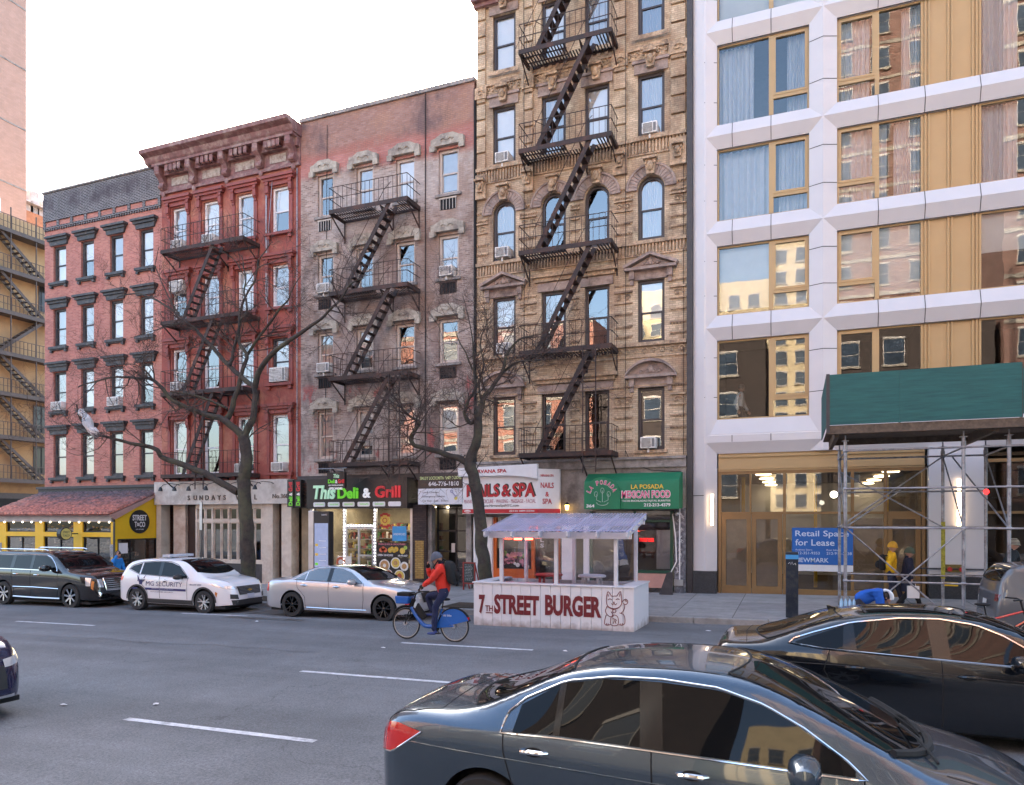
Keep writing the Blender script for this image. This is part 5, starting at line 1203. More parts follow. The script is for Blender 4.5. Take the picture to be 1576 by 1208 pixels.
def wx(px,py,X):
    t=(px-788)/F; r_=(-S_+t*C_)/(C_+t*S_); Y=X/r_; zc=-X*S_+Y*C_; return Y,CH+(800-py)/F*zc
ya,za=wx(38,322,-85); yb_,zb=wx(72,322,-85)
MB().box(-100,-85,ya-3,yb_+8,0,za).build('wall',brick('distant_brown_brick',(.33,.15,.08),(.38,.18,.1),(.3,.17,.1),bw=.5,rh=.2),rb)
m=MB()
for k in range(9): y=ya-2+k*(yb_-ya+5)/9; m.box(-89,-86,y,y+rw.uniform(.3,1.3),za,za+rw.uniform(.8,3.2))
m.tube([(-87,(ya+yb_)/2,za),(-87,(ya+yb_)/2,za+6)],.12,6); m.box(-88,-85.2,ya-3,yb_+8,za+1.2,za+1.3)
m.build('rooftop_machinery',pm('pale_machinery',(.45,.43,.42),.6,var=.4,scale=1),rb)
wb=thing('white_rooftop_unit','white rooftop structure on the tan building roof','rooftop unit'); MB().box(TX-8,TX-.6,29,34.4,24.4,25.6).prism([(29,25.6),(34.4,25.6),(34.0,26.3),(29,26.6)],TX-8,TX-.6,'x').build('housing',M['white'],wb)
# ================= buildings across the avenue (seen in reflections and as sun-lit bounce) ==========
def opp(name,label,x0_,x1_,h,c1,c2,mort,Y=-9.5,fl=3.2,wpitch=3.0,ww=1.4,frame=M['white'],bandc=None):
    t=thing(name,label,'building'); m=MB(); hs=[]
    mt=brick(name+'_brick',c1,c2,mort,bw=.25,rh=.085,bump=.1)
    m.box(x0_,x1_,Y-12,Y,-1,h); m.build('wall',mt,t)
    w1=MB();p1=MB();bn=MB(); z=4.6
    while z+2<h:
        x=x0_+.8
        while x+ww<x1_-.5:
            w1.box(x,x+ww,Y,Y+.05,z,z+1.8); w1.box(x-.05,x+ww+.05,Y,Y+.1,z+1.8,z+1.95); p1.box(x+.04,x+ww-.04,Y+.05,Y+.06,z+.04,z+.88); p1.box(x+.04,x+ww-.04,Y+.05,Y+.06,z+.92,z+1.76); bn.box(x-.1,x+ww+.1,Y,Y+.12,z-.15,z-.01)
            x+=wpitch
        if bandc: bn.box(x0_,x1_,Y,Y+.08,z+2.2,z+2.5)
        z+=fl
    w1.build('window_frame',M['offwhite'],t); p1.build('pane',M['opane'],t); bn.build('stone_course',M['lime'],t)
    MB().box(x0_,x1_,Y,Y+.3,3.2,4.0).box(x0_,x1_,Y,Y+.1,-.5,3.2).build('shopfront',M['iron'],t)
M['opane']=pm('far_window_pane',(.05,.07,.10),.08,var=.5,scale=.4)
opp('red_block_across','red brick apartment block on the near side of the avenue behind the camera',-46,-16,20,(.33,.12,.08),(.38,.15,.1),(.35,.28,.24),bandc=1)
opp('brown_block_across','dark brown brick block on the near side of the avenue behind the camera',-15.5,-2.2,17.5,(.045,.032,.028),(.06,.042,.036),(.07,.06,.055))
opp('dark_block_across','dark brick block with pale windows on the near side of the avenue',2.2,13,17.5,(.045,.032,.028),(.06,.042,.036),(.07,.06,.055))
opp('cream_tower_across','tall cream brick tower set far back behind the near side of the avenue',-3.5,9,44,(.62,.50,.30),(.66,.54,.34),(.6,.52,.38),wpitch=2.6,ww=1.5,Y=-60,fl=2.9)
opp('cream_wing_across','lower cream brick wing far back behind the near side of the avenue',-24,-3.6,37.5,(.62,.50,.30),(.66,.54,.34),(.6,.52,.38),wpitch=2.8,ww=1.5,Y=-60,fl=2.9)
opp('red_tower_across','red brick tower with pale bands on the near side of the avenue',13.5,40,52,(.21,.105,.082),(.25,.125,.098),(.28,.24,.21),bandc=1,Y=-9.5)
opp('red_slab_across','red brick slab behind the dark block on the near side of the avenue',2.5,13.4,52,(.21,.105,.082),(.25,.125,.098),(.28,.24,.21),bandc=1,Y=-22)
# ================= vehicles =================
def interp(pts,x):
    if isinstance(pts,Smooth): return pts(x)
    return interp0(pts,x)
class Smooth:
    def __init__(s,pts,L,rad=.10):
        n=400; s.L=L; s.n=n; a=[interp0(pts,L*i/n) for i in range(n+1)]
        for _ in range(2):
            b=[]
            for i in range(n+1):
                k=int(min(rad*n/L,i*.5,(n-i)*.5)); q=a[i-k:i+k+1]; b.append(sum(q)/len(q))
            a=b
        s.a=a
    def __call__(s,x):
        t=max(0,min(1,x/s.L))*s.n; i=min(s.n-1,int(t)); f=t-i; return s.a[i]*(1-f)+s.a[i+1]*f
def interp0(pts,x):
    if x<=pts[0][0]: return pts[0][1]
    if x>=pts[-1][0]: return pts[-1][1]
    for i in range(len(pts)-1):
        if x<=pts[i+1][0]:
            x0,y0=pts[i];x1,y1=pts[i+1];h=x1-x0
            if h<1e-9: return y1
            def slope(k):
                if k<=0 or k>=len(pts)-1: return None
                a=(pts[k][1]-pts[k-1][1])/(pts[k][0]-pts[k-1][0]+1e-9);b=(pts[k+1][1]-pts[k][1])/(pts[k+1][0]-pts[k][0]+1e-9)
                return 0 if a*b<=0 else 2*a*b/(a+b)
            s=(y1-y0)/h; m0=slope(i); m1=slope(i+1)
            m0=s if m0 is None else m0; m1=s if m1 is None else m1
            t=(x-x0)/h
            return (2*t**3-3*t**2+1)*y0+(t**3-2*t**2+t)*h*m0+(-2*t**3+3*t**2)*y1+(t**3-t**2)*h*m1
def chaikin(P,n):
    for _ in range(n):
        Q=[P[0]]
        for i in range(len(P)-1):
            a,b=P[i],P[i+1]; Q+=[(a[0]*.75+b[0]*.25,a[1]*.75+b[1]*.25),(a[0]*.25+b[0]*.75,a[1]*.25+b[1]*.75)]
        Q.append(P[-1]); P=Q
    return P
class Body:
    """a car body as cross-sections along x (rear 0 .. front L); half section from the centre line out and down"""
    def __init__(s,p):
        s.__dict__.update(p)
        for k,r in (('top',.09),('belt',.25),('hw',.10),('edge',.25),('crown',.25)): setattr(s,k,Smooth(p[k],s.L,r))
    def zlow(s,x):
        z=interp(s.rock,x)
        for xw in (s.xr,s.xf):
            d=abs(x-xw)
            if d<s.arch: z=max(z,s.wr+math.sqrt(s.arch**2-d*d)*s.archf)
        return z
    def sec(s,x):
        t=interp(s.top,x); be=interp(s.belt,x); hw=interp(s.hw,x); e=interp(s.edge,x)*hw
        cr=interp(s.crown,x); ez=t-cr
        be=min(be,ez-.02)
        low=.17
        P=[(0,t),(e*.5,t-cr*.22),(e*.86,t-cr*.62),(e,ez),(e+(hw*.965-e)*.05,ez-(ez-be)*.06),
           (hw*.955,be+.015),(hw*.985,be-.05),(hw,be-.22),(hw*.992,be*.5+.12),(hw*.985,low+.16),(hw*.93,low)]
        return chaikin(P,3),be
    def half(s,x):
        P,be=s.sec(x); zl=s.zlow(x)
        top=[p for p in P if p[1]>be]; 
        # resample upper and lower portions separately
        def resamp(Q,n):
            d=[0]
            for a,b in zip(Q,Q[1:]): d.append(d[-1]+math.hypot(b[0]-a[0],b[1]-a[1]))
            out=[];k=0
            for i in range(n+1):
                t=d[-1]*i/n
                while k<len(d)-2 and d[k+1]<t:k+=1
                f=(t-d[k])/(d[k+1]-d[k]+1e-12); f=max(0,min(1,f)); out.append((Q[k][0]+(Q[k+1][0]-Q[k][0])*f,Q[k][1]+(Q[k+1][1]-Q[k][1])*f))
            return out
        def cut(z):
            for a,b in zip(P,P[1:]):
                if a[1]>=z>=b[1] and a[1]>b[1]: f=(a[1]-z)/(a[1]-b[1]); return (a[0]+(b[0]-a[0])*f,z)
            return P[-1]
        zl=min(zl,be-.03); c=cut(be); l=cut(zl)
        U=[p for p in P if p[1]>be+1e-6]+[c]; Lw=[c]+[p for p in P if be-1e-6>p[1]>zl+1e-6]+[l]
        return resamp(U,16)+resamp(Lw,12)[1:]
    def ys(s,x,z):
        P,_=s.sec(x)
        for a,b in zip(P,P[1:]):
            if a[1]>=z>=b[1] and a[1]>b[1]: f=(a[1]-z)/(a[1]-b[1]); return a[0]+(b[0]-a[0])*f
        return P[-1][0] if z<P[-1][1] else 0
    def zt(s,x,y):
        P,_=s.sec(x); y=abs(y)
        for a,b in zip(P,P[1:]):
            if a[0]<=y<=b[0] and b[0]>a[0]: f=(y-a[0])/(b[0]-a[0]); return a[1]+(b[1]-a[1])*f
        return P[0][1]
    def xe(s,y,z,front=True):
        y=abs(y); lo,hi=(s.L-1.0,s.L) if front else (1.0,0.)
        ins=lambda x: z<interp(s.top,x)-.001 and s.zt(x,min(y,interp(s.hw,x)*.99))>=z-.001 and s.ys(x,z)>=y
        if not ins(lo): return lo
        for _ in range(22):
            m=(lo+hi)/2
            if ins(m): lo=m
            else: hi=m
        return lo
    def mesh(s):
        xs={0,s.L}; n=int(s.L/.07)
        for i in range(n+1): xs.add(s.L*i/n)
        for k in range(8): a=.28*(k/8)**2; xs|={a,s.L-a}
        for xw in (s.xr,s.xf):
            for k in range(13): a=math.cos(math.pi/2*k/12)*s.arch; xs|={xw-a,xw+a,}
            xs|={xw-s.arch-.004,xw+s.arch+.004}
        xs=sorted(x for x in xs if 0<=x<=s.L); xs=[x for i,x in enumerate(xs) if i==0 or x-xs[i-1]>.002]
        m=MB(); k=None; vs=[]
        for x in xs:
            h=s.half(x); ring=[(x,-y,z) for y,z in reversed(h)]+[(x,y,z) for y,z in h[1:]]; k=len(ring); vs+=ring
        fs=[(i*k+j,(i+1)*k+j,(i+1)*k+j+1,i*k+j+1) for i in range(len(xs)-1) for j in range(k-1)]
        fs.append(tuple(range(k))); fs.append(tuple(reversed(range((len(xs)-1)*k,len(xs)*k))))
        return m.add(vs,fs)
def resline(Q,n):
    d=[0]
    for a,b in zip(Q,Q[1:]): d.append(d[-1]+math.hypot(b[0]-a[0],b[1]-a[1]))
    out=[];k=0
    for i in range(n+1):
        t=d[-1]*i/n
        while k<len(d)-2 and d[k+1]<t:k+=1
        f=max(0,min(1,(t-d[k])/(d[k+1]-d[k]+1e-12))); out.append((Q[k][0]+(Q[k+1][0]-Q[k][0])*f,Q[k][1]+(Q[k+1][1]-Q[k][1])*f))
    return out
def P3(B,kind,a,b,off,side=-1):
    if kind=='side': return Vector((a,side*(B.ys(a,b)+off),b))
    if kind=='top': return Vector((a,b,B.zt(a,b)+off))
    if kind=='front': return Vector((B.xe(a,b)+off,a,b))
    if kind=='rear': return Vector((B.xe(a,b,False)-off,a,b))
def patch(B,kind,lo,hi,nu,nv,off,side=-1,m=None):
    m=m or MB(); A=resline(lo,nu);H=resline(hi,nu); vs=[]
    for j in range(nv+1):
        for i in range(nu+1):
            f=j/nv; vs.append(P3(B,kind,A[i][0]+(H[i][0]-A[i][0])*f,A[i][1]+(H[i][1]-A[i][1])*f,off,side))
    return m.add(vs,[(j*(nu+1)+i,j*(nu+1)+i+1,(j+1)*(nu+1)+i+1,(j+1)*(nu+1)+i) for j in range(nv) for i in range(nu)])
def trim(B,kind,pts,off,r,side=-1,n=24,m=None,closed=False):
    m=m or MB(); Q=resline(pts+([pts[0]] if closed else []),n)
    if closed: Q=Q[:-1]
    return m.tube([P3(B,kind,a,b,off,side) for a,b in Q],r,5,closed=closed)
def wheel(parent,x,y,r,out,rimmat,spokes=5,wide=.23,style=0):
    s=-1 if out<0 else 1
    w_=MB(); w_.lathe([(r*.66,-wide/2),(r*.93,-wide/2),(r,-wide/2+.04),(r,wide/2-.04),(r*.93,wide/2),(r*.68,wide/2),(r*.66,wide/2-.02),(r*.66,-wide/2)],(0,0,0),36,'y',cap=False)
    t=w_.build('wheel',M['rubber'],parent,smooth=True); t.location=(x,y,r)
    m=MB(); yo=s*wide/2
    m.lathe([(r*.69,yo*.98),(r*.66,yo*.9),(r*.64,yo*.3),(r*.62,-yo*.8)],(0,0,0),36,'y',cap=False)
    hub=yo*.72
    m.lathe([(0,hub+s*.02),(.055,hub+s*.015),(.07,hub-s*.02),(.07,-yo*.2)],(0,0,0),16,'y')
    for k in range(spokes):
        a=2*math.pi*k/spokes+.3
        for da in ((-.16,.16) if style==0 else (-.24,.24) if style==1 else (0,)):
            p0=(.05*math.cos(a),hub,.05*math.sin(a)); a1=a+da; p1=(r*.655*math.cos(a1),yo*.86,r*.655*math.sin(a1))
            m.bar(p0,p1,.034 if style!=2 else .06,.03,up=(0,1,0))
    m.build('rim',rimmat,t,smooth=25)
    MB().lathe([(0,-.02*s),(r*.63,-.02*s)],(0,0,0),24,'y').build('brake_disc',M['matblack'],t)
    return t
M['carglass']=pm('tinted_car_glass',(.005,.006,.007),.02,var=0,ior=1.33)
M['cabinlite']=pm('bright_reflecting_car_glass',(.03,.035,.04),.02,var=0,ior=2.3)
M['headlamp']=pm('headlamp_lens',(.55,.57,.6),.08,.4,var=0,coat=1)
M['tail']=pm('tail_lamp_red',(.38,.008,.008),.1,var=.1,coat=1,emit=(.6,.01,.01),es=.03)
M['amber']=pm('amber_lens',(.6,.2,.04),.15,var=0,coat=1)
M['glossblack']=pm('gloss_black_trim',(.006,.006,.007),.12,var=0)
M['plastic']=pm('grey_plastic',(.03,.03,.032),.55,var=.2)
def paint(name,c,metal=.55,rough=.28): return pm(name,c,rough,metal,var=.015,scale=2,coat=1)
def mirror_(root,B,x,z,paintm,s=1.,side=-1):
    y0=B.ys(x,z); m=MB(); 
    prof=[(-.02,.35),(.03,.85),(.10,1.0),(.17,.92),(.23,.6),(.245,.15)]
    vs=[];n=12
    for (d,k) in prof:
        for j in range(n):
            a=2*math.pi*j/n; ca,sa=math.cos(a),math.sin(a)
            vs.append((x+.075*s*k*math.copysign(abs(ca)**.7,ca)-.01,side*(y0+(.04+d)*s),z+.02+.075*s*k*math.copysign(abs(sa)**.7,sa)))
    m.add(vs,[(i*n+j,(i+1)*n+j,(i+1)*n+(j+1)%n,i*n+(j+1)%n) for i in range(len(prof)-1) for j in range(n)]+[tuple(range(n)),tuple(reversed(range((len(prof)-1)*n,len(prof)*n)))])
    o=m.build('wing_mirror',paintm,root,smooth=True)
    MB().box(x-.03,x+.03,min(side*y0,side*(y0+.07)),max(side*y0,side*(y0+.07)),z-.06,z-.015).build('mirror_arm',M['black'],o)
def handle_(root,B,x,z,mt,side=-1,w=.21,wrap=True):
    y=B.ys(x,z); Y=lambda d: side*(y+d)
    p=MB().tube([(x-w/2,Y(.0),z),(x-w/2+.02,Y(.032),z+.002),(x-.02,Y(.042),z+.006),(x+w/2-.03,Y(.036),z+.004),(x+w/2,Y(.0),z)],[.012,.017,.018,.018,.012],8).build('door_handle',mt,root,smooth=True)
    m=MB(); n=14; m.add([(x+w*.36*math.cos(2*math.pi*k/n),side*(B.ys(x+w*.36*math.cos(2*math.pi*k/n),z+.035*math.sin(2*math.pi*k/n))+.002),z-.004+.035*math.sin(2*math.pi*k/n)) for k in range(n)],[tuple(range(n))]); m.build('handle_recess',M['matblack'],p)
def make_car(name,label,loc,D,group=None,rz=0):
    root=thing(name,label,D.get('cat','car'),loc,rz,group); B=Body(D)
    body=B.mesh().build('body',D['paint'],root,smooth=50)
    # wheel arch liners and underside
    m=MB()
    for xw in (B.xr,B.xf):
        for s in (-1,1):
            pts=[(xw+B.arch*math.cos(a),max(.17,B.wr+B.arch*B.archf*math.sin(a))) for a in [math.pi*k/16 for k in range(17)]]
            A=[(x,s*(B.ys(x,z)-.004),z+.0) for x,z in pts]; C=[(x,s*(B.ys(x,z)-.32),z) for x,z in pts]
            m.add(A+C,[(k,k+1,k+18,k+17) for k in range(16)]); m.add([(xw-B.arch,s*(interp(B.hw,xw)-.32),.15),(xw+B.arch,s*(interp(B.hw,xw)-.32),.15),(xw+B.arch,s*(interp(B.hw,xw)-.32),B.wr+B.arch),(xw-B.arch,s*(interp(B.hw,xw)-.32),B.wr+B.arch)],[(0,1,2,3)])
    hw=interp(B.hw,B.L/2); m.box(.25,B.L-.25,-hw+.1,hw-.1,.17,.24)
    m.build('underbody',M['matblack'],root)
    if D.get('cladding'):
        for s in (-1,1):
            m=MB()
            xa,xb=B.xr+B.arch+.01,B.xf-B.arch-.01
            patch(B,'side',[(xa,B.zlow((xa+xb)/2)+.01),(xb,B.zlow((xa+xb)/2)+.01)],[(xa,D['cladding']),(xb,D['cladding'])],20,4,.012,s,m)
            for xw in (B.xr,B.xf):
                lo=[(xw+B.arch*math.cos(a),B.wr+B.arch*B.archf*math.sin(a)) for a in [math.pi*k/20 for k in range(21)]]; hi=[(xw+(B.arch+.055)*math.cos(a),B.wr+(B.arch+.055)*B.archf*math.sin(a)) for a in [math.pi*k/20 for k in range(21)]]
                patch(B,'side',[(x,max(z,.2)) for x,z in lo],[(x,max(z,.2)) for x,z in hi],20,2,.014,s,m)
            m.build('lower_cladding',M['plastic'],root)
    gl=D.get('glass',M['carglass'])
    for s in (-1,1):
        for (lo,hi) in D['windows']:
            w_=patch(B,'side',lo,hi,22,8,.004,s).build('side_window',gl,root,smooth=True)
        for (lo,hi) in D.get('pillars',[]): patch(B,'side',lo,hi,3,10,.007,s).build('door_pillar',M['glossblack'],root,smooth=True)
        if D.get('dlo'): trim(B,'side',D['dlo'],.006,D.get('dr',.008),s,70,closed=True).build('window_trim',D.get('trimmat',M['chrome']),root,smooth=True)
        if D.get('seams') and (s<0 or D.get('both',0)):
            m=MB()
            for q in D['seams']: trim(B,'side',q,-.001,.0065,s,26,m)
            m.build('door_seam',M['matblack'],root)
        for q in D.get('lines',[]): trim(B,'side',q[0],.0,q[1],s,40).build('side_moulding',q[2],root,smooth=True)
        for (x,z) in D['handles']: handle_(root,B,x,z,D.get('handlemat',D['paint']),s)
        if D.get('mirror'): mirror_(root,B,*D['mirror'],D.get('mirrormat',D['paint']),D.get('ms',1.2),s)
        for xw,wn in ((B.xr,0),(B.xf,1)): wheel(root,xw,s*(interp(B.hw,xw)-.115),B.wr,s,D['rim'],D.get('spokes',5),style=D.get('wstyle',0))
    for (nm,lo,hi) in D['screens']: 
        patch(B,'top',lo,hi,16,16,.004).build(nm,D.get('screenmat',M['carglass']),root,smooth=True)
        trim(B,'top',lo+list(reversed(hi)),.003,.009,1,60,closed=True).build('rubber_seal',M['matblack'],root)
    for q in D.get('toplines',[]): trim(B,'top',q,-.001,.005,1,30).build('panel_gap',M['matblack'],root)
    for (nm,kind,lo,hi,off,mt) in D.get('lamps',[]):
        for s in (-1,1):
            if kind=='side': patch(B,'side',lo,hi,12,6,off,s).build(nm,mt,root,smooth=True)
            else:
                l2=[(s*a,b) for a,b in lo];h2=[(s*a,b) for a,b in hi]; patch(B,kind,l2,h2,12,6,off).build(nm,mt,root,smooth=True)
    for (nm,kind,lo,hi,off,mt) in D.get('panels',[]): patch(B,kind,lo,hi,14,6,off).build(nm,mt,root,smooth=True)
    return root,B
def screen(xa,wa,xb,wb,bow=.12):
    """windscreen or rear window in plan: base at xa (half width wa) to top edge at xb (half width wb)"""
    n=9; sg=1 if xa>xb else -1
    lo=[(xa-sg*bow*(t*t)*1.0,wa*t) for t in [-1+2*k/(n-1) for k in range(n)]]
    hi=[(xb-sg*bow*.45*(t*t),wb*t) for t in [-1+2*k/(n-1) for k in range(n)]]
    return lo,hi
def gr(Y,X): return road(X,Y)
# ---- near grey sedan
L=5.0; HWm=.923
top=[(0,.50),(.02,.72),(.07,.97),(.15,1.05),(.35,1.09),(.66,1.105),(.9,1.15),(1.25,1.30),(1.6,1.45),(2.0,1.515),(2.45,1.53),(2.85,1.505),(3.2,1.39),(3.55,1.23),(3.87,1.075),(4.02,1.01),(4.3,.95),(4.62,.86),(4.85,.72),(4.97,.58),(5.0,.45)]
sedan=dict(L=L,top=top,
 belt=[(0,.46),(.04,.82),(.15,.955),(.6,.99),(1.4,.975),(2.5,.935),(3.6,.90),(4.1,.85),(4.6,.72),(4.93,.38)],
 hw=[(0,.60),(.03,.70),(.10,.80),(.25,.87),(.6,.905),(1.2,.92),(2.5,.923),(3.8,.915),(4.3,.88),(4.6,.80),(4.82,.66),(4.93,.46)],
 edge=[(0,.80),(.3,.86),(.7,.84),(1.2,.755),(1.6,.70),(2.2,.685),(2.8,.70),(3.2,.755),(3.7,.86),(4.2,.86),(4.93,.8)],
 crown=[(0,.02),(.3,.045),(.9,.05),(1.5,.06),(2.4,.06),(3.2,.06),(3.8,.05),(4.5,.06),(4.93,.02)],
 rock=[(0,.32),(.3,.24),(1,.2),(4,.2),(4.6,.22),(4.93,.28)],
 xr=1.02,xf=3.82,wr=.325,arch=.385,archf=1.0)
acc=paint('charcoal_blue_paint',(.055,.085,.12),.6,.26)
D=dict(sedan,paint=acc,rim=M['alu'],
 windows=[([(1.24,.99),(1.56,1.0)],[(1.27,1.17),(1.56,1.335)]),([(1.60,1.0),(2.20,.985)],[(1.60,1.345),(1.9,1.395),(2.16,1.405)]),([(2.34,.98),(3.55,.95)],[(2.30,1.405),(2.7,1.385),(3.08,1.29),(3.55,1.0)])],
 pillars=[([(1.555,1.0),(1.605,1.0)],[(1.555,1.335),(1.605,1.345)]),([(2.19,.985),(2.35,.98)],[(2.15,1.405),(2.31,1.405)])],
 dlo=[(1.15,.98),(1.6,.985),(2.4,.967),(3.62,.935),(3.5,1.04),(3.25,1.20),(3.0,1.32),(2.7,1.40),(2.3,1.425),(1.95,1.415),(1.6,1.36),(1.3,1.22),(1.16,1.10)],
 seams=[[(1.17,.975),(1.18,.85),(1.25,.62),(1.42,.5),(1.45,.25)],[(2.27,.97),(2.29,.6),(2.28,.25)],[(3.6,.935),(3.57,.6),(3.53,.25)]],
 lines=[([(.35,.83),(1.2,.80),(2.4,.76),(3.5,.74)],.006,acc)],
 handles=[(1.42,.875),(2.55,.85)],handlemat=M['chrome'],mirror=(3.26,.985),ms=1.35,
 screens=[('windscreen',)+screen(4.03,.74,2.88,.56,.30),('rear_window',)+screen(.70,.66,1.55,.55,.16)],
 toplines=[[(.58,-.70),(.56,0),(.58,.70)],[(.58,-.70),(.35,-.76),(.10,-.72)],[(4.08,-.66),(4.5,-.62),(4.8,-.5)],[(2.0,-.57),(2.7,-.58)],[(2.0,.57),(2.7,.58)]],
 lamps=[('tail_lamp','side',[(.06,.70),(.20,.72),(.46,.90)],[(.05,.93),(.25,.955),(.48,.915)],.006,M['tail']),('tail_lamp','rear',[(.40,.74),(.74,.70)],[(.45,.87),(.74,.87)],.008,M['tail'])])
NX,NY=-3.2,5.86
car1,B1=make_car('grey_sedan','dark charcoal grey sedan in the foreground with chrome window trim and red tail lamp',(NX,NY,road(NX+2,NY)),D)
m=MB()
for s,(a,b_) in enumerate((((4.05,-.55),(3.90,.05)),((4.03,.05),(3.92,.55)))):
    p0=Vector((a[0],a[1],B1.zt(*a)+.02)); p1=Vector((b_[0],b_[1],B1.zt(*b_)+.02)); m.tube([p0,(p0+p1)/2+Vector((0,0,.03)),p1],.011,5)
m.tube([P3(B1,'top',4.07-.3*t*t,.74*t,.012) for t in [-1+k/10 for k in range(21)]],.028,6)
m.build('wiper',M['matblack'],car1)
m=MB(); m.box(3.3,3.7,.05,.5,.9,.93); m.build('dashboard',M['plastic'],car1)
trim(B1,'side',[(.48,.913),(.20,.72),(.06,.70)],.008,.007,-1,8).build('lamp_chrome_edge',M['chrome'],car1)
# ---- black sedan behind it
b_top=[(0,.55),(.02,.75),(.06,.98),(.14,1.05),(.35,1.065),(.6,1.10),(1.0,1.235),(1.4,1.37),(1.9,1.455),(2.4,1.475),(2.85,1.45),(3.2,1.36),(3.6,1.18),(3.85,1.06),(4.2,.98),(4.5,.88),(4.75,.72),(4.86,.45)]
D=dict(sedan,L=4.86,top=b_top,belt=[(0,.5),(.05,.86),(.2,.95),(.8,1.0),(1.8,.985),(2.6,.95),(3.6,.915),(4.2,.85),(4.6,.7),(4.86,.38)],
 hw=[(0,.62),(.03,.72),(.10,.82),(.25,.88),(.6,.915),(1.2,.93),(2.5,.933),(3.8,.92),(4.3,.88),(4.6,.78),(4.8,.62),(4.86,.46)],
 edge=[(0,.80),(.3,.87),(.6,.84),(1.1,.75),(1.6,.70),(2.2,.685),(2.8,.70),(3.2,.76),(3.75,.86),(4.86,.8)],crown=[(0,.02),(.3,.04),(.9,.05),(2.4,.06),(3.8,.05),(4.86,.02)],
 xr=.98,xf=3.78,paint=paint('black_metallic_paint',(.006,.008,.012),.3,.16),rim=M['alu'],
 windows=[([(.98,1.06),(1.5,1.02)],[(1.0,1.09),(1.52,1.285)]),([(1.64,1.02),(2.42,.99)],[(1.60,1.31),(2.0,1.375),(2.38,1.39)]),([(2.58,.985),(3.5,.95)],[(2.54,1.39),(2.85,1.35),(3.15,1.23),(3.5,1.0)])],
 pillars=[([(1.50,1.02),(1.65,1.02)],[(1.52,1.29),(1.62,1.32)]),([(2.41,.99),(2.59,.985)],[(2.37,1.392),(2.55,1.392)])],
 dlo=[(.92,1.07),(1.3,1.03),(2.4,.985),(3.55,.94),(3.4,1.08),(3.1,1.26),(2.85,1.36),(2.5,1.405),(2.1,1.395),(1.6,1.325),(1.2,1.20),(.95,1.11)],dr=.012,
 seams=[[(1.36,1.01),(1.3,.8),(1.45,.5),(1.5,.25)],[(2.49,.985),(2.5,.6),(2.5,.25)],[(3.5,.95),(3.5,.6),(3.45,.25)]],
 lines=[([(.4,.86),(1.4,.86),(2.6,.83),(3.8,.78)],.004,M['black'])],handles=[(1.62,.845),(2.75,.82)],mirror=(3.2,.99),
 screens=[('windscreen',)+screen(3.88,.76,2.85,.58,.25),('rear_window',)+screen(.52,.70,1.45,.56,.16)],
 toplines=[[(.44,-.76),(.40,0),(.44,.76)]],panels=[('sunroof','top',[(1.75,-.45),(2.75,-.45)],[(1.75,.45),(2.75,.45)],.004,M['carglass'])],
 lamps=[('tail_lamp','rear',[(.35,.78),(.78,.78)],[(.35,.90),(.76,.90)],.008,M['tail'])])
BX,BY=-1.0,10.0
car2,B2=make_car('black_sedan','glossy black sedan with chrome window line just behind the foreground grey car',(BX,BY,road(BX+2,BY)),D)
z_=B2.zt(1.40,0); MB().prism([(1.38,z_-.005),(1.62,z_+.015),(1.38,z_+.075),(1.36,z_+.07)],-.025,.025,'y').build('roof_antenna',D['paint'],car2)
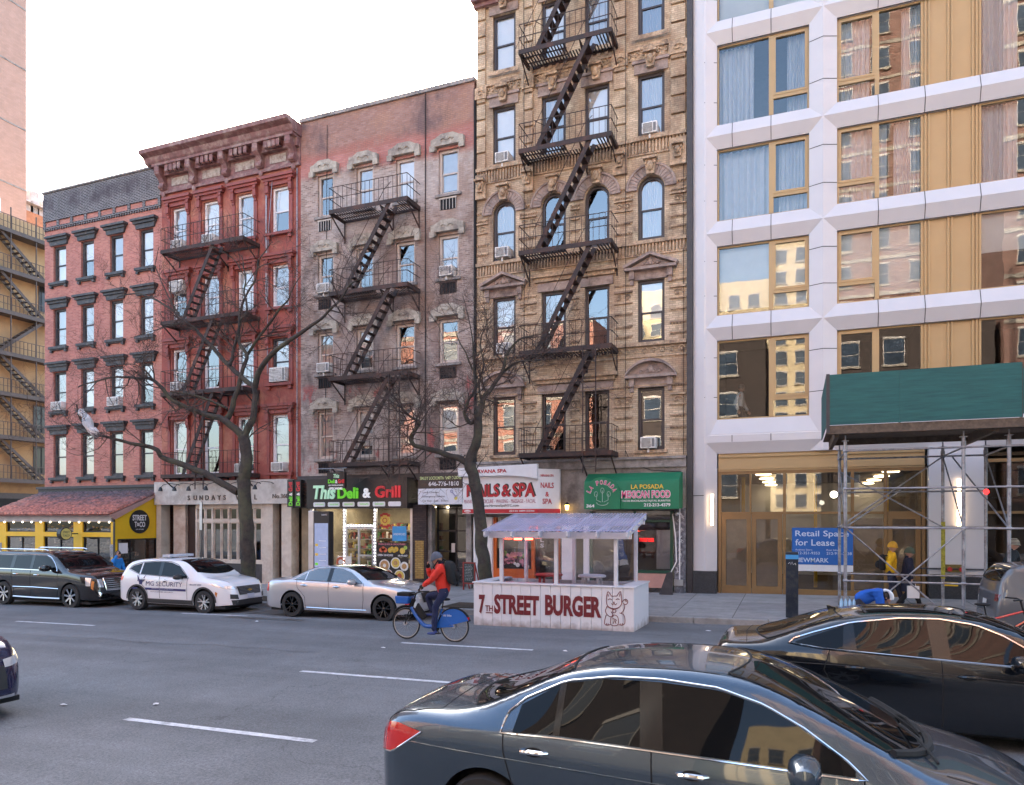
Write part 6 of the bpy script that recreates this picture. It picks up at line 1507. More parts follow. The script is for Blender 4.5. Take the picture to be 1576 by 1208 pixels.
# ---- silver sedan at far kerb
s_top=[(0,.55),(.03,.80),(.08,1.02),(.18,1.09),(.7,1.115),(.95,1.17),(1.3,1.32),(1.65,1.44),(2.1,1.49),(2.5,1.49),(2.85,1.455),(3.15,1.36),(3.5,1.19),(3.72,1.085),(4.2,1.03),(4.7,.96),(4.93,.86),(5.02,.66),(5.04,.45)]
D=dict(L=5.04,top=s_top,belt=[(0,.5),(.05,.9),(.2,1.0),(1,1.04),(2.5,1.02),(3.7,.99),(4.5,.90),(4.9,.75),(5.04,.38)],
 hw=[(0,.70),(.04,.80),(.12,.87),(.3,.93),(1,.95),(4,.95),(4.6,.92),(4.85,.84),(4.98,.72),(5.04,.62)],
 edge=[(0,.84),(.7,.86),(1.2,.77),(1.7,.72),(2.3,.70),(2.8,.715),(3.3,.79),(3.75,.87),(5.04,.85)],crown=[(0,.02),(.5,.035),(2.4,.05),(4.5,.05),(5.04,.02)],
 rock=[(0,.34),(.3,.26),(1,.22),(4,.22),(4.7,.22),(5.04,.28)],xr=1.05,xf=4.1,wr=.36,arch=.415,archf=1.0,
 paint=paint('silver_paint',(.50,.51,.535),.55,.3),rim=pm('black_rim',(.02,.02,.022),.18,.6,var=0,coat=1),spokes=5,wstyle=1,glass=M['cabinlite'],
 windows=[([(1.12,1.085),(1.47,1.075)],[(1.16,1.12),(1.47,1.28)]),([(1.51,1.075),(2.24,1.06)],[(1.51,1.30),(1.8,1.395),(2.22,1.42)]),([(2.36,1.058),(3.40,1.03)],[(2.34,1.42),(2.65,1.405),(2.95,1.32),(3.38,1.07)])],
 pillars=[([(2.235,1.06),(2.365,1.058)],[(2.215,1.42),(2.345,1.42)])],dlo=[(1.05,1.075),(2.3,1.05),(3.46,1.02),(3.2,1.23),(2.95,1.35),(2.65,1.43),(2.2,1.44),(1.8,1.42),(1.45,1.31),(1.1,1.12)],
 seams=[[(1.2,1.06),(1.25,.85),(1.5,.6),(1.52,.28)],[(2.3,1.05),(2.32,.28)],[(3.45,1.02),(3.46,.6),(3.42,.28)]],
 handles=[(1.48,.93),(2.58,.915)],handlemat=M['chrome'],mirror=(3.18,1.06),lines=[([(1.55,.30),(2.5,.29),(3.55,.30)],.014,M['chrome'])],both=0,
 screens=[('windscreen',)+screen(3.72,.80,2.85,.60,.2),('rear_window',)+screen(.80,.72,1.55,.58,.12)],toplines=[[(3.8,-.72),(4.85,-.66)],[(3.8,.72),(4.85,.66)],[(.7,-.75),(.25,-.74)]],
 lamps=[('head_lamp','side',[(4.72,.70),(4.96,.66)],[(4.62,.86),(4.92,.80)],.006,M['headlamp']),('head_lamp','front',[(.45,.66),(.78,.68)],[(.45,.78),(.76,.80)],.008,M['headlamp']),('tail_lamp','side',[(.06,.72),(.20,.72)],[(.06,.98),(.22,.98)],.006,M['tail']),('side_marker','side',[(4.74,.50),(4.86,.50)],[(4.74,.56),(4.86,.56)],.006,M['tail'])],
 panels=[('grille','front',[(-.38,.52),(.38,.52)],[(-.42,.78),(.42,.78)],.01,M['black'])])
car3,B3=make_car('silver_sedan','silver sedan with black spoked rims parked between the white security car and the burger kiosk',(-13.52-1.05,17.95,road(-12,17.9)),D)
MB().box(1.5,1.75,-.07,.07,1.52,1.535).build('parking_slip',M['white'],car3) if False else None
m=MB(); rr=random.Random(4)
for k in range(26):
    x=3.95+.7*rr.random(); y=-.7+1.0*rr.random(); m.add([P3(B3,'top',x+.03*math.cos(a),y+.04*math.sin(a),.004) for a in (0,1.2,2.4,3.6,4.8)],[(0,1,2,3,4)])
m.build('bird_droppings',M['white'],car3)
m=MB(); m.box(1.0,1.3,.15,.45,1.30,1.40); 
# ---- white security crossover
w_top=[(0,.60),(.03,.85),(.08,1.10),(.16,1.30),(.42,1.53),(.75,1.62),(1.4,1.665),(2.2,1.66),(2.7,1.60),(3.05,1.46),(3.35,1.28),(3.6,1.14),(3.95,1.09),(4.3,1.02),(4.5,.92),(4.6,.72),(4.65,.5)]
wp=pm('white_car_paint',(.74,.74,.76),.25,var=.02,coat=1)
D=dict(L=4.65,top=w_top,belt=[(0,.55),(.05,.95),(.2,1.12),(1,1.12),(2,1.08),(3.3,1.02),(4.0,.95),(4.45,.8),(4.65,.4)],
 hw=[(0,.68),(.04,.78),(.14,.86),(.35,.91),(1,.925),(3.6,.922),(4.1,.89),(4.4,.80),(4.58,.66),(4.65,.56)],
 edge=[(0,.85),(.3,.80),(.8,.765),(1.6,.755),(2.4,.76),(2.9,.80),(3.4,.87),(4.65,.84)],crown=[(0,.02),(.4,.04),(1.5,.05),(2.6,.05),(3.6,.05),(4.65,.02)],
 rock=[(0,.40),(.3,.30),(1,.25),(3.8,.25),(4.65,.30)],xr=.93,xf=3.66,wr=.36,arch=.415,archf=1.0,cladding=.40,paint=wp,rim=M['alu'],spokes=5,wstyle=1,
 windows=[([(.52,1.30),(.98,1.165)],[(.62,1.40),(1.0,1.50)]),([(1.04,1.16),(1.80,1.125)],[(1.05,1.515),(1.5,1.545),(1.78,1.55)]),([(1.92,1.12),(2.98,1.075)],[(1.90,1.55),(2.2,1.535),(2.55,1.43),(2.95,1.13)])],
 pillars=[([(1.79,1.125),(1.93,1.12)],[(1.77,1.55),(1.91,1.55)])],dlo=[(.48,1.29),(1.0,1.15),(2,1.105),(3.05,1.06),(2.75,1.31),(2.5,1.475),(2.2,1.56),(1.6,1.57),(1.0,1.53),(.6,1.42)],dr=.008,trimmat=M['black'],
 seams=[[(.98,1.15),(1.05,.9),(1.35,.65),(1.38,.42)],[(1.86,1.11),(1.88,.42)],[(3.0,1.06),(3.0,.42)]],handles=[(1.18,1.0),(2.1,.975)],mirror=(2.78,1.10),mirrormat=M['plastic'],
 screens=[('windscreen',)+screen(3.5,.78,2.55,.62,.2),('rear_window',)+screen(.10,.70,.50,.62,.05)],toplines=[[(3.6,-.70),(4.4,-.62)],[(3.6,.70),(4.4,.62)]],
 lamps=[('head_lamp','side',[(3.98,.88),(4.42,.78)],[(3.9,.95),(4.38,.86)],.007,M['headlamp']),('head_lamp','front',[(.50,.76),(.76,.78)],[(.50,.83),(.74,.87)],.012,M['headlamp']),('tail_lamp','side',[(.06,.95),(.24,.92)],[(.08,1.12),(.34,1.08)],.006,M['tail']),('fog_recess','front',[(.50,.46),(.72,.48)],[(.52,.60),(.72,.62)],.010,M['plastic']),('side_marker','side',[(4.08,.62),(4.13,.52)],[(4.10,.70),(4.17,.66)],.008,M['amber'])],
 panels=[('grille','front',[(-.46,.58),(.46,.58)],[(-.50,.84),(.50,.84)],.014,M['black']),('lower_bumper','front',[(-.66,.28),(.66,.28)],[(-.70,.44),(.70,.44)],.012,M['plastic']),('number_plate','front',[(-.15,.46),(.15,.46)],[(-.15,.60),(.15,.60)],.03,pm('plate_face',(.5,.52,.6),.4,var=0))])
car4,B4=make_car('security_car','white crossover lettered MG SECURITY with an eagle emblem, parked by the off-white restaurant front',(-19.53-.93,17.92,road(-18,17.9)),D)
dk=pm('navy_vinyl',(.03,.03,.14),.4,var=0)
def sidetext(body,mat,root,B,x,z,w_,h,bold=0):
    o=text(body,mat,root,(0,0,0),w_,h,rt=(1,0,0),up=(0,0,1),d=.001,bold=bold)
    for v in o.data.vertices: v.co=(x+v.co.x,-(B.ys(x+v.co.x,z+v.co.z)+.006),z+v.co.z)
    return o
sidetext('MG SECURITY',dk,car4,B4,1.32,.80,1.5,.14); sidetext('www.mgsecurity.com',M['white'],car4,B4,1.55,.685,.9,.04); sidetext('24/7 LICENSED SECURITY',dk,car4,B4,1.5,.60,.95,.035); sidetext('866-555-0100'[:3]+'-547-4400',dk,car4,B4,3.12,.86,.45,.05)
patch(B4,'side',[(.62,.68),(.95,.68)],[(.62,.73),(.95,.73)],6,1,.005).build('blue_stripe',dk,car4); patch(B4,'side',[(1.28,.665),(2.96,.665)],[(1.28,.735),(2.96,.735)],12,1,.0045).build('blue_stripe',dk,car4)
m=MB(); ex,ez=1.10,.99
for s in (-1,1):
    for k in range(5): m.tube([P3(B4,'side',ex+s*q,ez+r_,.006) for q,r_ in ((.02,-.02-.015*k),(.10+.01*k,.03-.02*k),(.17-.012*k,.13-.03*k))],.008,4)
patch(B4,'side',[(ex-.07,ez-.16),(ex+.05,ez-.16)],[(ex-.08,ez-.06),(ex+.08,ez-.06)],6,3,.006,-1,m); patch(B4,'side',[(ex-.035,ez-.08),(ex+.035,ez-.08)],[(ex-.03,ez+.04),(ex+.03,ez+.04)],4,3,.006,-1,m); m.build('eagle_emblem',dk,car4)
m=MB(); zr_=B4.zt(1.9,0); m.box(1.55,1.85,-.50,.50,zr_+.02,zr_+.10); m.box(1.6,1.8,-.4,-.36,zr_-.01,zr_+.02); m.build('roof_light_bar',pm('light_bar',(.45,.47,.52),.25,var=.2),car4,bevel=.01)
m=MB()
for k in range(6): m.tube([P3(B4,'front',y,.60+k*.042,.02) for y in (-.44,-.2,0,.2,.44)],.006,4)
m.build('grille_bar',M['chrome'],car4); m=MB(); p=P3(B4,'front',0,.71,.025); m.box(p.x,p.x+.01,-.09,.09,.69,.73).box(p.x,p.x+.012,-.035,.035,.675,.745); m.build('badge',pm('gold_badge',(.5,.35,.1),.3,.6,var=0),car4)
# ---- black full size suv
e_top=[(0,.75),(.03,1.1),(.08,1.5),(.18,1.78),(.4,1.86),(1,1.89),(2.6,1.90),(3.2,1.87),(3.6,1.76),(3.95,1.56),(4.3,1.33),(4.55,1.24),(5.0,1.20),(5.35,1.15),(5.52,1.08),(5.62,.8),(5.65,.55)]
ep=paint('black_gloss_paint',(.012,.011,.012),.2,.12)
D=dict(cat='car',L=5.65,top=e_top,belt=[(0,.6),(.06,1.1),(.2,1.24),(2,1.25),(4.2,1.22),(5,1.12),(5.4,1.02),(5.65,.5)],
 hw=[(0,.86),(.06,.94),(.25,1.0),(1,1.02),(4.8,1.02),(5.2,1.0),(5.45,.94),(5.58,.84),(5.65,.76)],
 edge=[(0,.90),(.5,.83),(2.5,.80),(3.5,.81),(4.0,.86),(4.5,.92),(5.65,.92)],crown=[(0,.02),(.5,.04),(3,.05),(4.5,.04),(5.2,.05),(5.65,.02)],
 rock=[(0,.45),(.5,.38),(1.5,.33),(4.6,.33),(5.65,.30)],xr=1.25,xf=4.55,wr=.41,arch=.47,archf=1.0,paint=ep,rim=M['chrome'],spokes=7,wstyle=2,
 windows=[([(.35,1.29),(1.55,1.29)],[(.40,1.72),(1.60,1.73)]),([(1.72,1.29),(2.55,1.285)],[(1.75,1.73),(2.55,1.745)]),([(2.68,1.285),(3.85,1.27)],[(2.68,1.745),(3.25,1.73),(3.5,1.62),(3.83,1.35)])],
 pillars=[([(2.545,1.285),(2.69,1.285)],[(2.545,1.745),(2.69,1.745)]),([(1.545,1.29),(1.73,1.29)],[(1.59,1.73),(1.76,1.73)])],
 dlo=[(.28,1.265),(2,1.262),(3.92,1.245),(3.7,1.50),(3.45,1.70),(3.2,1.76),(2.5,1.77),(.36,1.75)],dr=.016,
 seams=[[(1.65,1.25),(1.68,.9),(1.78,.6),(1.8,.36)],[(2.62,1.25),(2.62,.36)],[(3.95,1.24),(3.95,.36)]],handles=[(1.9,1.10),(2.95,1.09)],handlemat=M['chrome'],mirror=(3.62,1.32),ms=1.5,
 lines=[([(1.75,.66),(2.8,.67),(4.0,.65)],.016,M['chrome']),([(1.75,.32),(2.8,.31),(4.05,.32)],.03,M['alu'])],
 screens=[('windscreen',)+screen(4.42,.90,3.42,.74,.2),('rear_window',)+screen(.06,.8,.22,.74,.02)],toplines=[[(4.6,-.78),(5.4,-.74)],[(4.6,.78),(5.4,.74)]],
 lamps=[('head_lamp','side',[(5.26,.78),(5.42,.78)],[(5.22,1.06),(5.40,1.04)],.007,M['headlamp']),('head_lamp','front',[(.62,.72),(.80,.74)],[(.64,1.0),(.80,1.0)],.012,M['headlamp']),('indicator','side',[(5.44,.70),(5.50,.64)],[(5.44,.95),(5.50,.92)],.009,M['amber']),('fog_lamp','front',[(.60,.42),(.80,.42)],[(.62,.50),(.80,.58)],.012,M['chrome'])],
 panels=[('grille','front',[(-.52,.62),(.52,.62)],[(-.58,1.02),(.58,1.02)],.014,M['black'])])
car5,B5=make_car('black_suv','long black luxury SUV with chrome wheels parked in front of the yellow taco shop',(-25.78-1.25,17.95,road(-24.5,17.9)),D)
m=MB()
for k in range(6): m.tube([P3(B5,'front',y,.66+k*.066,.025) for y in (-.55,-.3,0,.3,.55)],.012,5)
trim(B5,'front',[(-.54,.62),(.54,.62),(.60,1.03),(-.60,1.03)],.02,.02,1,40,m,True); m.build('grille_bar',M['chrome'],car5)
for s in (-1,1): MB().tube([(.6,s*.72,1.90),(.7,s*.72,1.935),(3.0,s*.72,1.935),(3.15,s*.72,1.90)],.022,6).build('roof_rail',M['chrome'],car5)
# ---- navy suv nose at left edge
D=dict(D); D.update(L=4.7,top=[(0,.7),(.1,1.4),(.5,1.62),(2.4,1.66),(3.0,1.50),(3.6,1.17),(4.1,1.10),(4.45,1.0),(4.6,.80),(4.68,.6),(4.7,.45)],belt=[(0,.6),(.1,1.05),(3.3,1.03),(4.0,.96),(4.4,.84),(4.7,.4)],
 hw=[(0,.8),(.2,.9),(1,.93),(3.8,.93),(4.2,.90),(4.45,.83),(4.62,.70),(4.7,.56)],edge=[(0,.85),(1,.77),(2.4,.77),(3.3,.86),(4.7,.85)],crown=[(0,.02),(2,.05),(4.7,.03)],rock=[(0,.4),(1,.27),(4,.27),(4.5,.26),(4.7,.30)],xr=.95,xf=3.75,wr=.365,arch=.42,
 paint=paint('navy_paint',(.008,.012,.055),.4,.18),windows=[([(.6,1.1),(3.1,1.07)],[(.8,1.5),(2.3,1.53),(2.6,1.45),(3.05,1.13)])],pillars=[],dlo=[(.55,1.09),(3.15,1.06),(2.6,1.48),(2.2,1.55),(.75,1.53)],seams=[[(1.9,1.06),(1.9,.3)],[(3.1,1.04),(3.1,.3)]],handles=[(1.2,.95),(2.1,.95)],mirror=(2.85,1.12),ms=1.2,lines=[],
 screens=[('windscreen',)+screen(3.5,.78,2.55,.62,.2)],toplines=[],lamps=[('head_lamp','side',[(4.28,.80),(4.52,.72)],[(4.20,.90),(4.50,.84)],.008,pm('lit_headlamp',(.9,.8,.5),.2,var=0,emit=(1,.80,.45),es=.5)),('head_lamp','front',[(.5,.70),(.80,.72)],[(.5,.80),(.80,.84)],.012,M['headlamp']),('bumper_blade','side',[(4.44,.45),(4.47,.45)],[(4.50,.68),(4.54,.68)],.01,M['chrome']),('lower_chrome','front',[(.3,.30),(.60,.30)],[(.3,.33),(.60,.34)],.014,M['chrome'])],
 panels=[('grille','front',[(-.5,.42),(.5,.42)],[(-.5,.72),(.5,.72)],.01,M['black'])],wstyle=0,cladding=.36)
car6,B6=make_car('navy_suv','dark navy SUV entering at the left edge with its headlamp lit',(-9.88-4.7,6.05,road(-10.5,6.4)),D)
# ---- grey suv, rear quarter at right edge
D=dict(D); D.update(L=4.6,top=[(0,.70),(.03,1.05),(.10,1.35),(.30,1.62),(.6,1.68),(2.4,1.70),(2.9,1.55),(3.5,1.18),(4.1,1.08),(4.5,.85),(4.6,.5)],belt=[(0,.6),(.06,1.0),(3.3,1.03),(4.0,.96),(4.6,.4)],hw=[(0,.80),(.04,.87),(.2,.91),(1,.93),(4.2,.9),(4.6,.6)],xr=.9,xf=3.6,
 paint=paint('dark_grey_paint',(.10,.105,.115),.2,.45),screens=[('windscreen',)+screen(3.4,.78,2.5,.62,.2),('rear_window',)+screen(.09,.72,.30,.66,.02)],mirror=(2.8,1.12),dlo=None,
 lamps=[('tail_lamp','rear',[(.70,.92),(.84,.92)],[(.70,1.06),(.84,1.06)],.01,pm('dark_tail_lamp',(.12,.005,.005),.15,var=0,coat=1))],panels=[('number_plate','rear',[(-.16,.72),(.16,.72)],[(-.16,.90),(.16,.90)],.02,pm('rear_plate',(.55,.55,.55),.4,var=.3,scale=30))])
car7,B7=make_car('grey_suv','dark grey SUV parked beneath the scaffold at the right edge, number plate facing left',(3.75,18.0,road(5,18)),D)
# ================= burger kiosk =================
def Wp(px,py,Y): x,z=W(px,py,Y); return Vector((x,Y,z))
M['kwhite']=pm('kiosk_white_paint',(.66,.64,.66),.5,var=.06,scale=3,stain=(.52,.50,.51),ss=1.5)
def stained():
    m,t,N,L,b=nodes('kiosk_base_boards'); b.inputs['Roughness'].default_value=.6
    tc=N.new('ShaderNodeTexCoord'); sp=N.new('ShaderNodeSeparateXYZ'); L.new(tc.outputs['Object'],sp.inputs[0])
    n=N.new('ShaderNodeTexNoise'); n.inputs['Scale'].default_value=5; n.inputs['Detail'].default_value=8; L.new(tc.outputs['Object'],n.inputs['Vector'])
    a=N.new('ShaderNodeMath'); a.operation='MULTIPLY_ADD'; L.new(n.outputs[0],a.inputs[0]); a.inputs[1].default_value=.45; L.new(sp.outputs[2],a.inputs[2])
    r=N.new('ShaderNodeMapRange'); r.inputs[1].default_value=.30; r.inputs[2].default_value=.52; L.new(a.outputs[0],r.inputs[0])
    mx=N.new('ShaderNodeMix'); mx.data_type='RGBA'; L.new(r.outputs[0],mx.inputs[0]); mx.inputs[6].default_value=(.33,.27,.25,1); mx.inputs[7].default_value=(.68,.66,.68,1); L.new(mx.outputs[2],b.inputs['Base Color']); return m
M['kbase']=stained()
kk=thing('burger_kiosk','white plank street dining kiosk lettered 7TH STREET BURGER with a corrugated clear roof','kiosk')
kx0,kx1,ky0,ky1,kz0,kz1=-7.76,-3.58,17.0,18.85,.02,1.17
m=MB(); n=16
for k in range(n):
    a=kx0+(kx1-kx0)*k/n; b_=kx0+(kx1-kx0)*(k+1)/n; m.box(a+.004,b_-.004,ky0,ky0+.04,kz0,kz1); m.box(a+.004,b_-.004,ky1-.04,ky1,kz0,kz1)
n=8
for k in range(n):
    a=ky0+.04+(ky1-ky0-.08)*k/n; b_=ky0+.04+(ky1-ky0-.08)*(k+1)/n; m.box(kx1-.04,kx1,a+.003,b_-.003,kz0,kz1); m.box(kx0,kx0+.04,a+.003,b_-.003,kz0,kz1)
m.box(kx0+.01,kx1-.01,ky0+.042,ky0+.3,kz0,kz1-.01)
m.build('plank_wall',M['kbase'],kk,bevel=.004)
m=MB(); m.box(kx0-.03,kx1+.03,ky0-.03,ky0+.34,kz1,kz1+.035); m.box(kx1-.36,kx1+.03,ky0+.34,ky1+.02,kz1,kz1+.035); m.box(kx0-.03,kx0+.34,ky0+.34,ky1+.02,kz1,kz1+.035); m.build('counter_top',M['kwhite'],kk,bevel=.006)
zc_=kz1+.036
fx=[W(p,860,17.12)[0] for p in (772,856,948)]; rx=[W(p,860,18.5)[0] for p in (809,883,978)]
m=MB()
for x in fx: m.box(x-.045,x+.045,17.08,17.17,zc_,2.5)
m.each('front_post',M['kwhite'],kk,bevel=.005)
m=MB()
for x in rx: m.box(x-.045,x+.045,18.5,18.59,kz0,2.86)
m.each('rear_post',M['kwhite'],kk,bevel=.005)
rz0,rz1,ry0,ry1=2.52,2.96,16.72,19.05
rfx=(W(741,820,16.72)[0],W(969,820,16.72)[0]); 
m=MB(); m.box(rfx[0]+.1,rfx[1]-.02,16.98,17.06,2.34,2.5); m.box(rfx[0]+.1,rfx[1]-.02,18.6,18.66,2.68,2.84)
for k in range(6):
    x=rfx[0]+.05+(rfx[1]-rfx[0]-.15)*k/5; m.prism([(ry0,2.40),(ry0+.05,2.36),(ry1,2.82),(ry1,2.95),(ry0,2.50)],x,x+.045,'x')
m.build('roof_frame',M['kwhite'],kk)
pc=bpy.data.materials.new('clear_corrugated_plastic'); pc.use_nodes=True; t=pc.node_tree;N=t.nodes;L=t.links;N.clear()
o=N.new('ShaderNodeOutputMaterial'); a=N.new('ShaderNodeBsdfTransparent'); a.inputs[0].default_value=(.80,.80,.92,1); b_=N.new('ShaderNodeBsdfPrincipled'); b_.inputs['Base Color'].default_value=(.60,.58,.72,1); b_.inputs['Roughness'].default_value=.25
x_=N.new('ShaderNodeMixShader'); x_.inputs[0].default_value=.42; L.new(a.outputs[0],x_.inputs[1]); L.new(b_.outputs[0],x_.inputs[2]); L.new(x_.outputs[0],o.inputs[0]); M['clearroof']=pc
m=MB(); nx=230; vs=[]
for k in range(nx+1):
    x=rfx[0]+(rfx[1]-rfx[0])*k/nx; dz=.010*math.cos(k*math.pi/2.5)
    vs+=[(x,ry0,rz0+dz),(x,ry1,rz1+dz+.02)]
m.add(vs,[(2*k,2*k+2,2*k+3,2*k+1) for k in range(nx)]); m.build('corrugated_roof',M['clearroof'],kk,smooth=True)
m=MB()
for f in (.2,.5,.8): y=ry0+(ry1-ry0)*f; z=rz0+(rz1-rz0)*f-.05; m.box(rfx[0],rfx[1],y,y+.06,z-.04,z)
m.each('purlin',pm('lavender_batten',(.42,.40,.58),.6),kk)
M['vinyl']=glassmat('clear_vinyl_sheet',tint=(.90,.88,.92),refl=.08,wave=.6)
m=MB(); m.quad((fx[0],17.13,zc_),(fx[2],17.13,zc_),(fx[2],17.13,2.4),(fx[0],17.13,2.4)); m.quad((rx[0],18.54,.9),(rx[2],18.54,.9),(rx[2],18.54,2.7),(rx[0],18.54,2.7)); m.quad((fx[2],17.17,zc_),(rx[2],18.5,zc_),(rx[2],18.5,2.7),(fx[2],17.17,2.42)); m.quad((fx[0],17.17,zc_),(rx[0],18.5,zc_),(rx[0],18.5,2.7),(fx[0],17.17,2.42)); m.build('clear_sheet',M['vinyl'],kk)
mr=pm('burger_maroon',(.16,.012,.018),.55,var=.05)
def ktext(body,a,b_,top,bot,bold=.02):
    x0_,z0_=W(a,bot,17.0); x1_,z1_=W(b_,top,17.0); zt2=W((a+b_)/2,top,17.0)[1]; zb2=W((a+b_)/2,bot,17.0)[1]
    text(body,mr,kk,(x0_,16.998,zb2),x1_-x0_,zt2-zb2,d=.008,bold=bold)
K=lambda x,y:(720+x/4.925,790+y/4.925)
def kt(body,xa,xb,ya,yb_,bold): a=K(xa,ya); b_=K(xb,yb_); ktext(body,a[0],b_[0],a[1],b_[1],bold)
kt('7',85,131,616,760,.05); kt('TH',133,190,697,742,.02); kt('STREET',200,541,618,769,.045); kt('BURGER',586,1012,623,783,.045)
a=W(*K(138,752),17.0); b_=W(*K(190,752),17.0); MB().box(a[0],b_[0],16.99,16.998,a[1]-.012,a[1]+.012).build('underline',mr,kk)
m=MB()
def kl(pts,r=.0085,closed=False):
    P_=[]
    for x,y in pts: q=W(*K(x,y),17.0); P_.append(Vector((q[0],16.994,q[1])))
    S=[]; n=len(P_)
    for i in range(n if closed else n-1):
        p0,p1,p2,p3=P_[i-1] if (i or closed) else P_[i],P_[i],P_[(i+1)%n],P_[(i+2)%n] if (closed or i+2<n) else P_[(i+1)%n]
        for q in range(4):
            t=q/4; S.append(.5*((2*p1)+(p2-p0)*t+(2*p0-5*p1+4*p2-p3)*t*t+(3*p1-p0-3*p2+p3)*t**3))
    if not closed: S.append(P_[-1])
    m.tube(S,r,5,closed=closed)
kl([(1052,655),(1055,615),(1064,593),(1080,612),(1092,628),(1110,626),(1128,626),(1142,608),(1156,592),(1164,620),(1166,660),(1164,690),(1145,712),(1112,722),(1078,714),(1056,694)],closed=True)
kl([(1064,655),(1078,647),(1093,657)]);kl([(1122,656),(1136,647),(1150,655)]);kl([(1088,683),(1098,692),(1108,682),(1118,692),(1130,683)]);kl([(1103,671),(1107,676),(1112,671)],.012)
kl([(1062,612),(1066,630)]);kl([(1154,610),(1150,630)])
kl([(1168,672),(1180,660),(1196,650),(1210,660),(1212,676),(1200,690),(1184,686),(1176,680)]);kl([(1190,690),(1188,715),(1178,742),(1162,755)]);kl([(1196,655),(1196,668)]);kl([(1204,660),(1203,672)])
kl([(1056,704),(1044,735),(1052,762),(1075,782),(1100,780),(1098,762),(1085,745)]);kl([(1050,768),(1040,800),(1037,836),(1055,848),(1082,842)]);kl([(1060,706),(1085,722),(1108,728),(1130,722),(1148,712)])
kl([(1097,740),(1110,727),(1124,740),(1110,755)],closed=True);kl([(1088,785),(1110,770),(1136,785),(1142,820),(1136,845),(1112,852),(1088,845),(1082,815)],closed=True)
kl([(1150,754),(1178,765),(1190,790),(1190,832),(1170,848),(1145,842)]);kl([(1052,832),(1053,845)]);kl([(1064,834),(1064,847)]);kl([(1160,834),(1160,847)]);kl([(1173,832),(1173,846)]);kl([(1098,800),(1110,800),(1104,835)]);kl([(1116,800),(1126,812),(1116,822),(1126,835)])
m.build('cat_drawing',mr,kk)
hl=lamp('heater_glow',(1,.07,.03),4)
hy=17.75
for k in range(2):
    a=Wp(797+k*17,829,hy); t=thing('heat_lamp','glowing red electric heater bar under the kiosk roof, %s one'%['left','right'][k],'heater'); MB().box(a.x-.10,a.x+.10,hy-.03,hy+.03,a.z-.03,a.z+.02).build('element',hl,t); MB().box(a.x-.12,a.x+.12,hy-.04,hy+.04,a.z+.021,a.z+.06).build('housing',M['steel'],t)
    MB().tube([(a.x,hy,a.z+.06),(a.x,hy,2.62)],.008,5).build('hanger',M['steel'],t)
for nm,lab,px,mt in (('red_table','round red bar table inside the kiosk on the left',845,M['red']),('white_table','round white bar table inside the kiosk on the right',911,M['kwhite'])):
    c=Wp(px,885,17.85); t=thing(nm,lab,'table',(c.x,17.85,.1))
    MB().lathe([(0,1.24),(.34,1.24),(.36,1.26),(.36,1.28),(.34,1.30),(0,1.30)],n=28).build('table_top',mt,t,smooth=True)
    for s in ((-1,-1),(1,-1),(1,1),(-1,1)): MB().bar((s[0]*.24,s[1]*.2,0),(s[0]*.19,s[1]*.16,1.24),.06,.05).build('leg',mt,t)
# ================= sidewalk shed / scaffold =================
M['shedgreen']=None
def plymat():
    m,t,N,L,b=nodes('green_painted_plywood'); b.inputs['Roughness'].default_value=.65
    tc=N.new('ShaderNodeTexCoord'); mp=N.new('ShaderNodeMapping'); mp.inputs['Scale'].default_value=(.5,1,6); L.new(tc.outputs['Object'],mp.inputs[0])
    n=N.new('ShaderNodeTexNoise'); n.inputs['Scale'].default_value=3; n.inputs['Detail'].default_value=8; n.inputs['Roughness'].default_value=.7; L.new(mp.outputs[0],n.inputs['Vector'])
    r=N.new('ShaderNodeValToRGB'); L.new(n.outputs[0],r.inputs[0]); e=r.color_ramp.elements; e[0].position=.3; e[0].color=(.010,.075,.075,1); e[1].position=.72; e[1].color=(.020,.130,.120,1)
    L.new(r.outputs[0],b.inputs['Base Color']); bp=N.new('ShaderNodeBump'); bp.inputs['Strength'].default_value=.4; bp.inputs['Distance'].default_value=.01; L.new(n.outputs[0],bp.inputs['Height']); L.new(bp.outputs[0],b.inputs['Normal']); return m
M['shedgreen']=plymat()
sh=thing('sidewalk_shed','green plywood construction shed on galvanised scaffold posts over the right sidewalk','scaffold')
sx0=.70; sy0=19.55; sx1=4.80; FY=19.95; BYY=22.6
m=MB()
for k,(a,b_) in enumerate(((sx0,2.32),(2.324,sx1))): m.box(a,b_,sy0,sy0+.02,5.15,6.40)
m.box(sx0,sx0+.02,sy0+.02,BYY+.6,5.15,6.40)
m.box(sx1+.01,sx1+5,sy0+.25,sy0+.27,5.25,6.3)
m.each('plywood_parapet',M['shedgreen'],sh,gap=.001)
m=MB()
for x in (sx0+.02,2.3,sx1-.03): m.box(x,x+.05,sy0+.021,sy0+.1,5.15,6.35)
m.box(sx0,sx0+.08,sy0-.012,sy0-.001,4.95,6.42); m.build('batten',M['iron'],sh)
m=MB(); wd=pm('weathered_deck_timber',(.12,.085,.06),.8,var=.4,scale=8)
m.box(sx0+.03,sx1+5,sy0+.03,sy0+.18,4.93,5.14)
for k in range(15): y=sy0+.25+k*.235; m.box(sx0+.05,sx1+5,y,y+.2,5.1,5.14)
for x in (sx0+.2,4.3): m.box(x,x+.1,sy0+.2,BYY+.6,4.86,5.09)
m.box(sx0+.2,sx1+5,sy0+.3,sy0+.4,4.93,5.09); m.box(sx0+.2,sx1+5,BYY-.05,BYY+.05,4.93,5.09)
m.build('timber_deck',wd,sh)
FX=[W(p,800,FY)[0] for p in (1301,1483,1553)]; FX.append(FX[1]+2*(FX[1]-FX[0])*.5+.9+1.2)
BX_=[W(p,800,BYY)[0] for p in (1292,1451,1517)]
lev=[W(1400,y,FY)[1] for y in (691,751,812.7,896)]
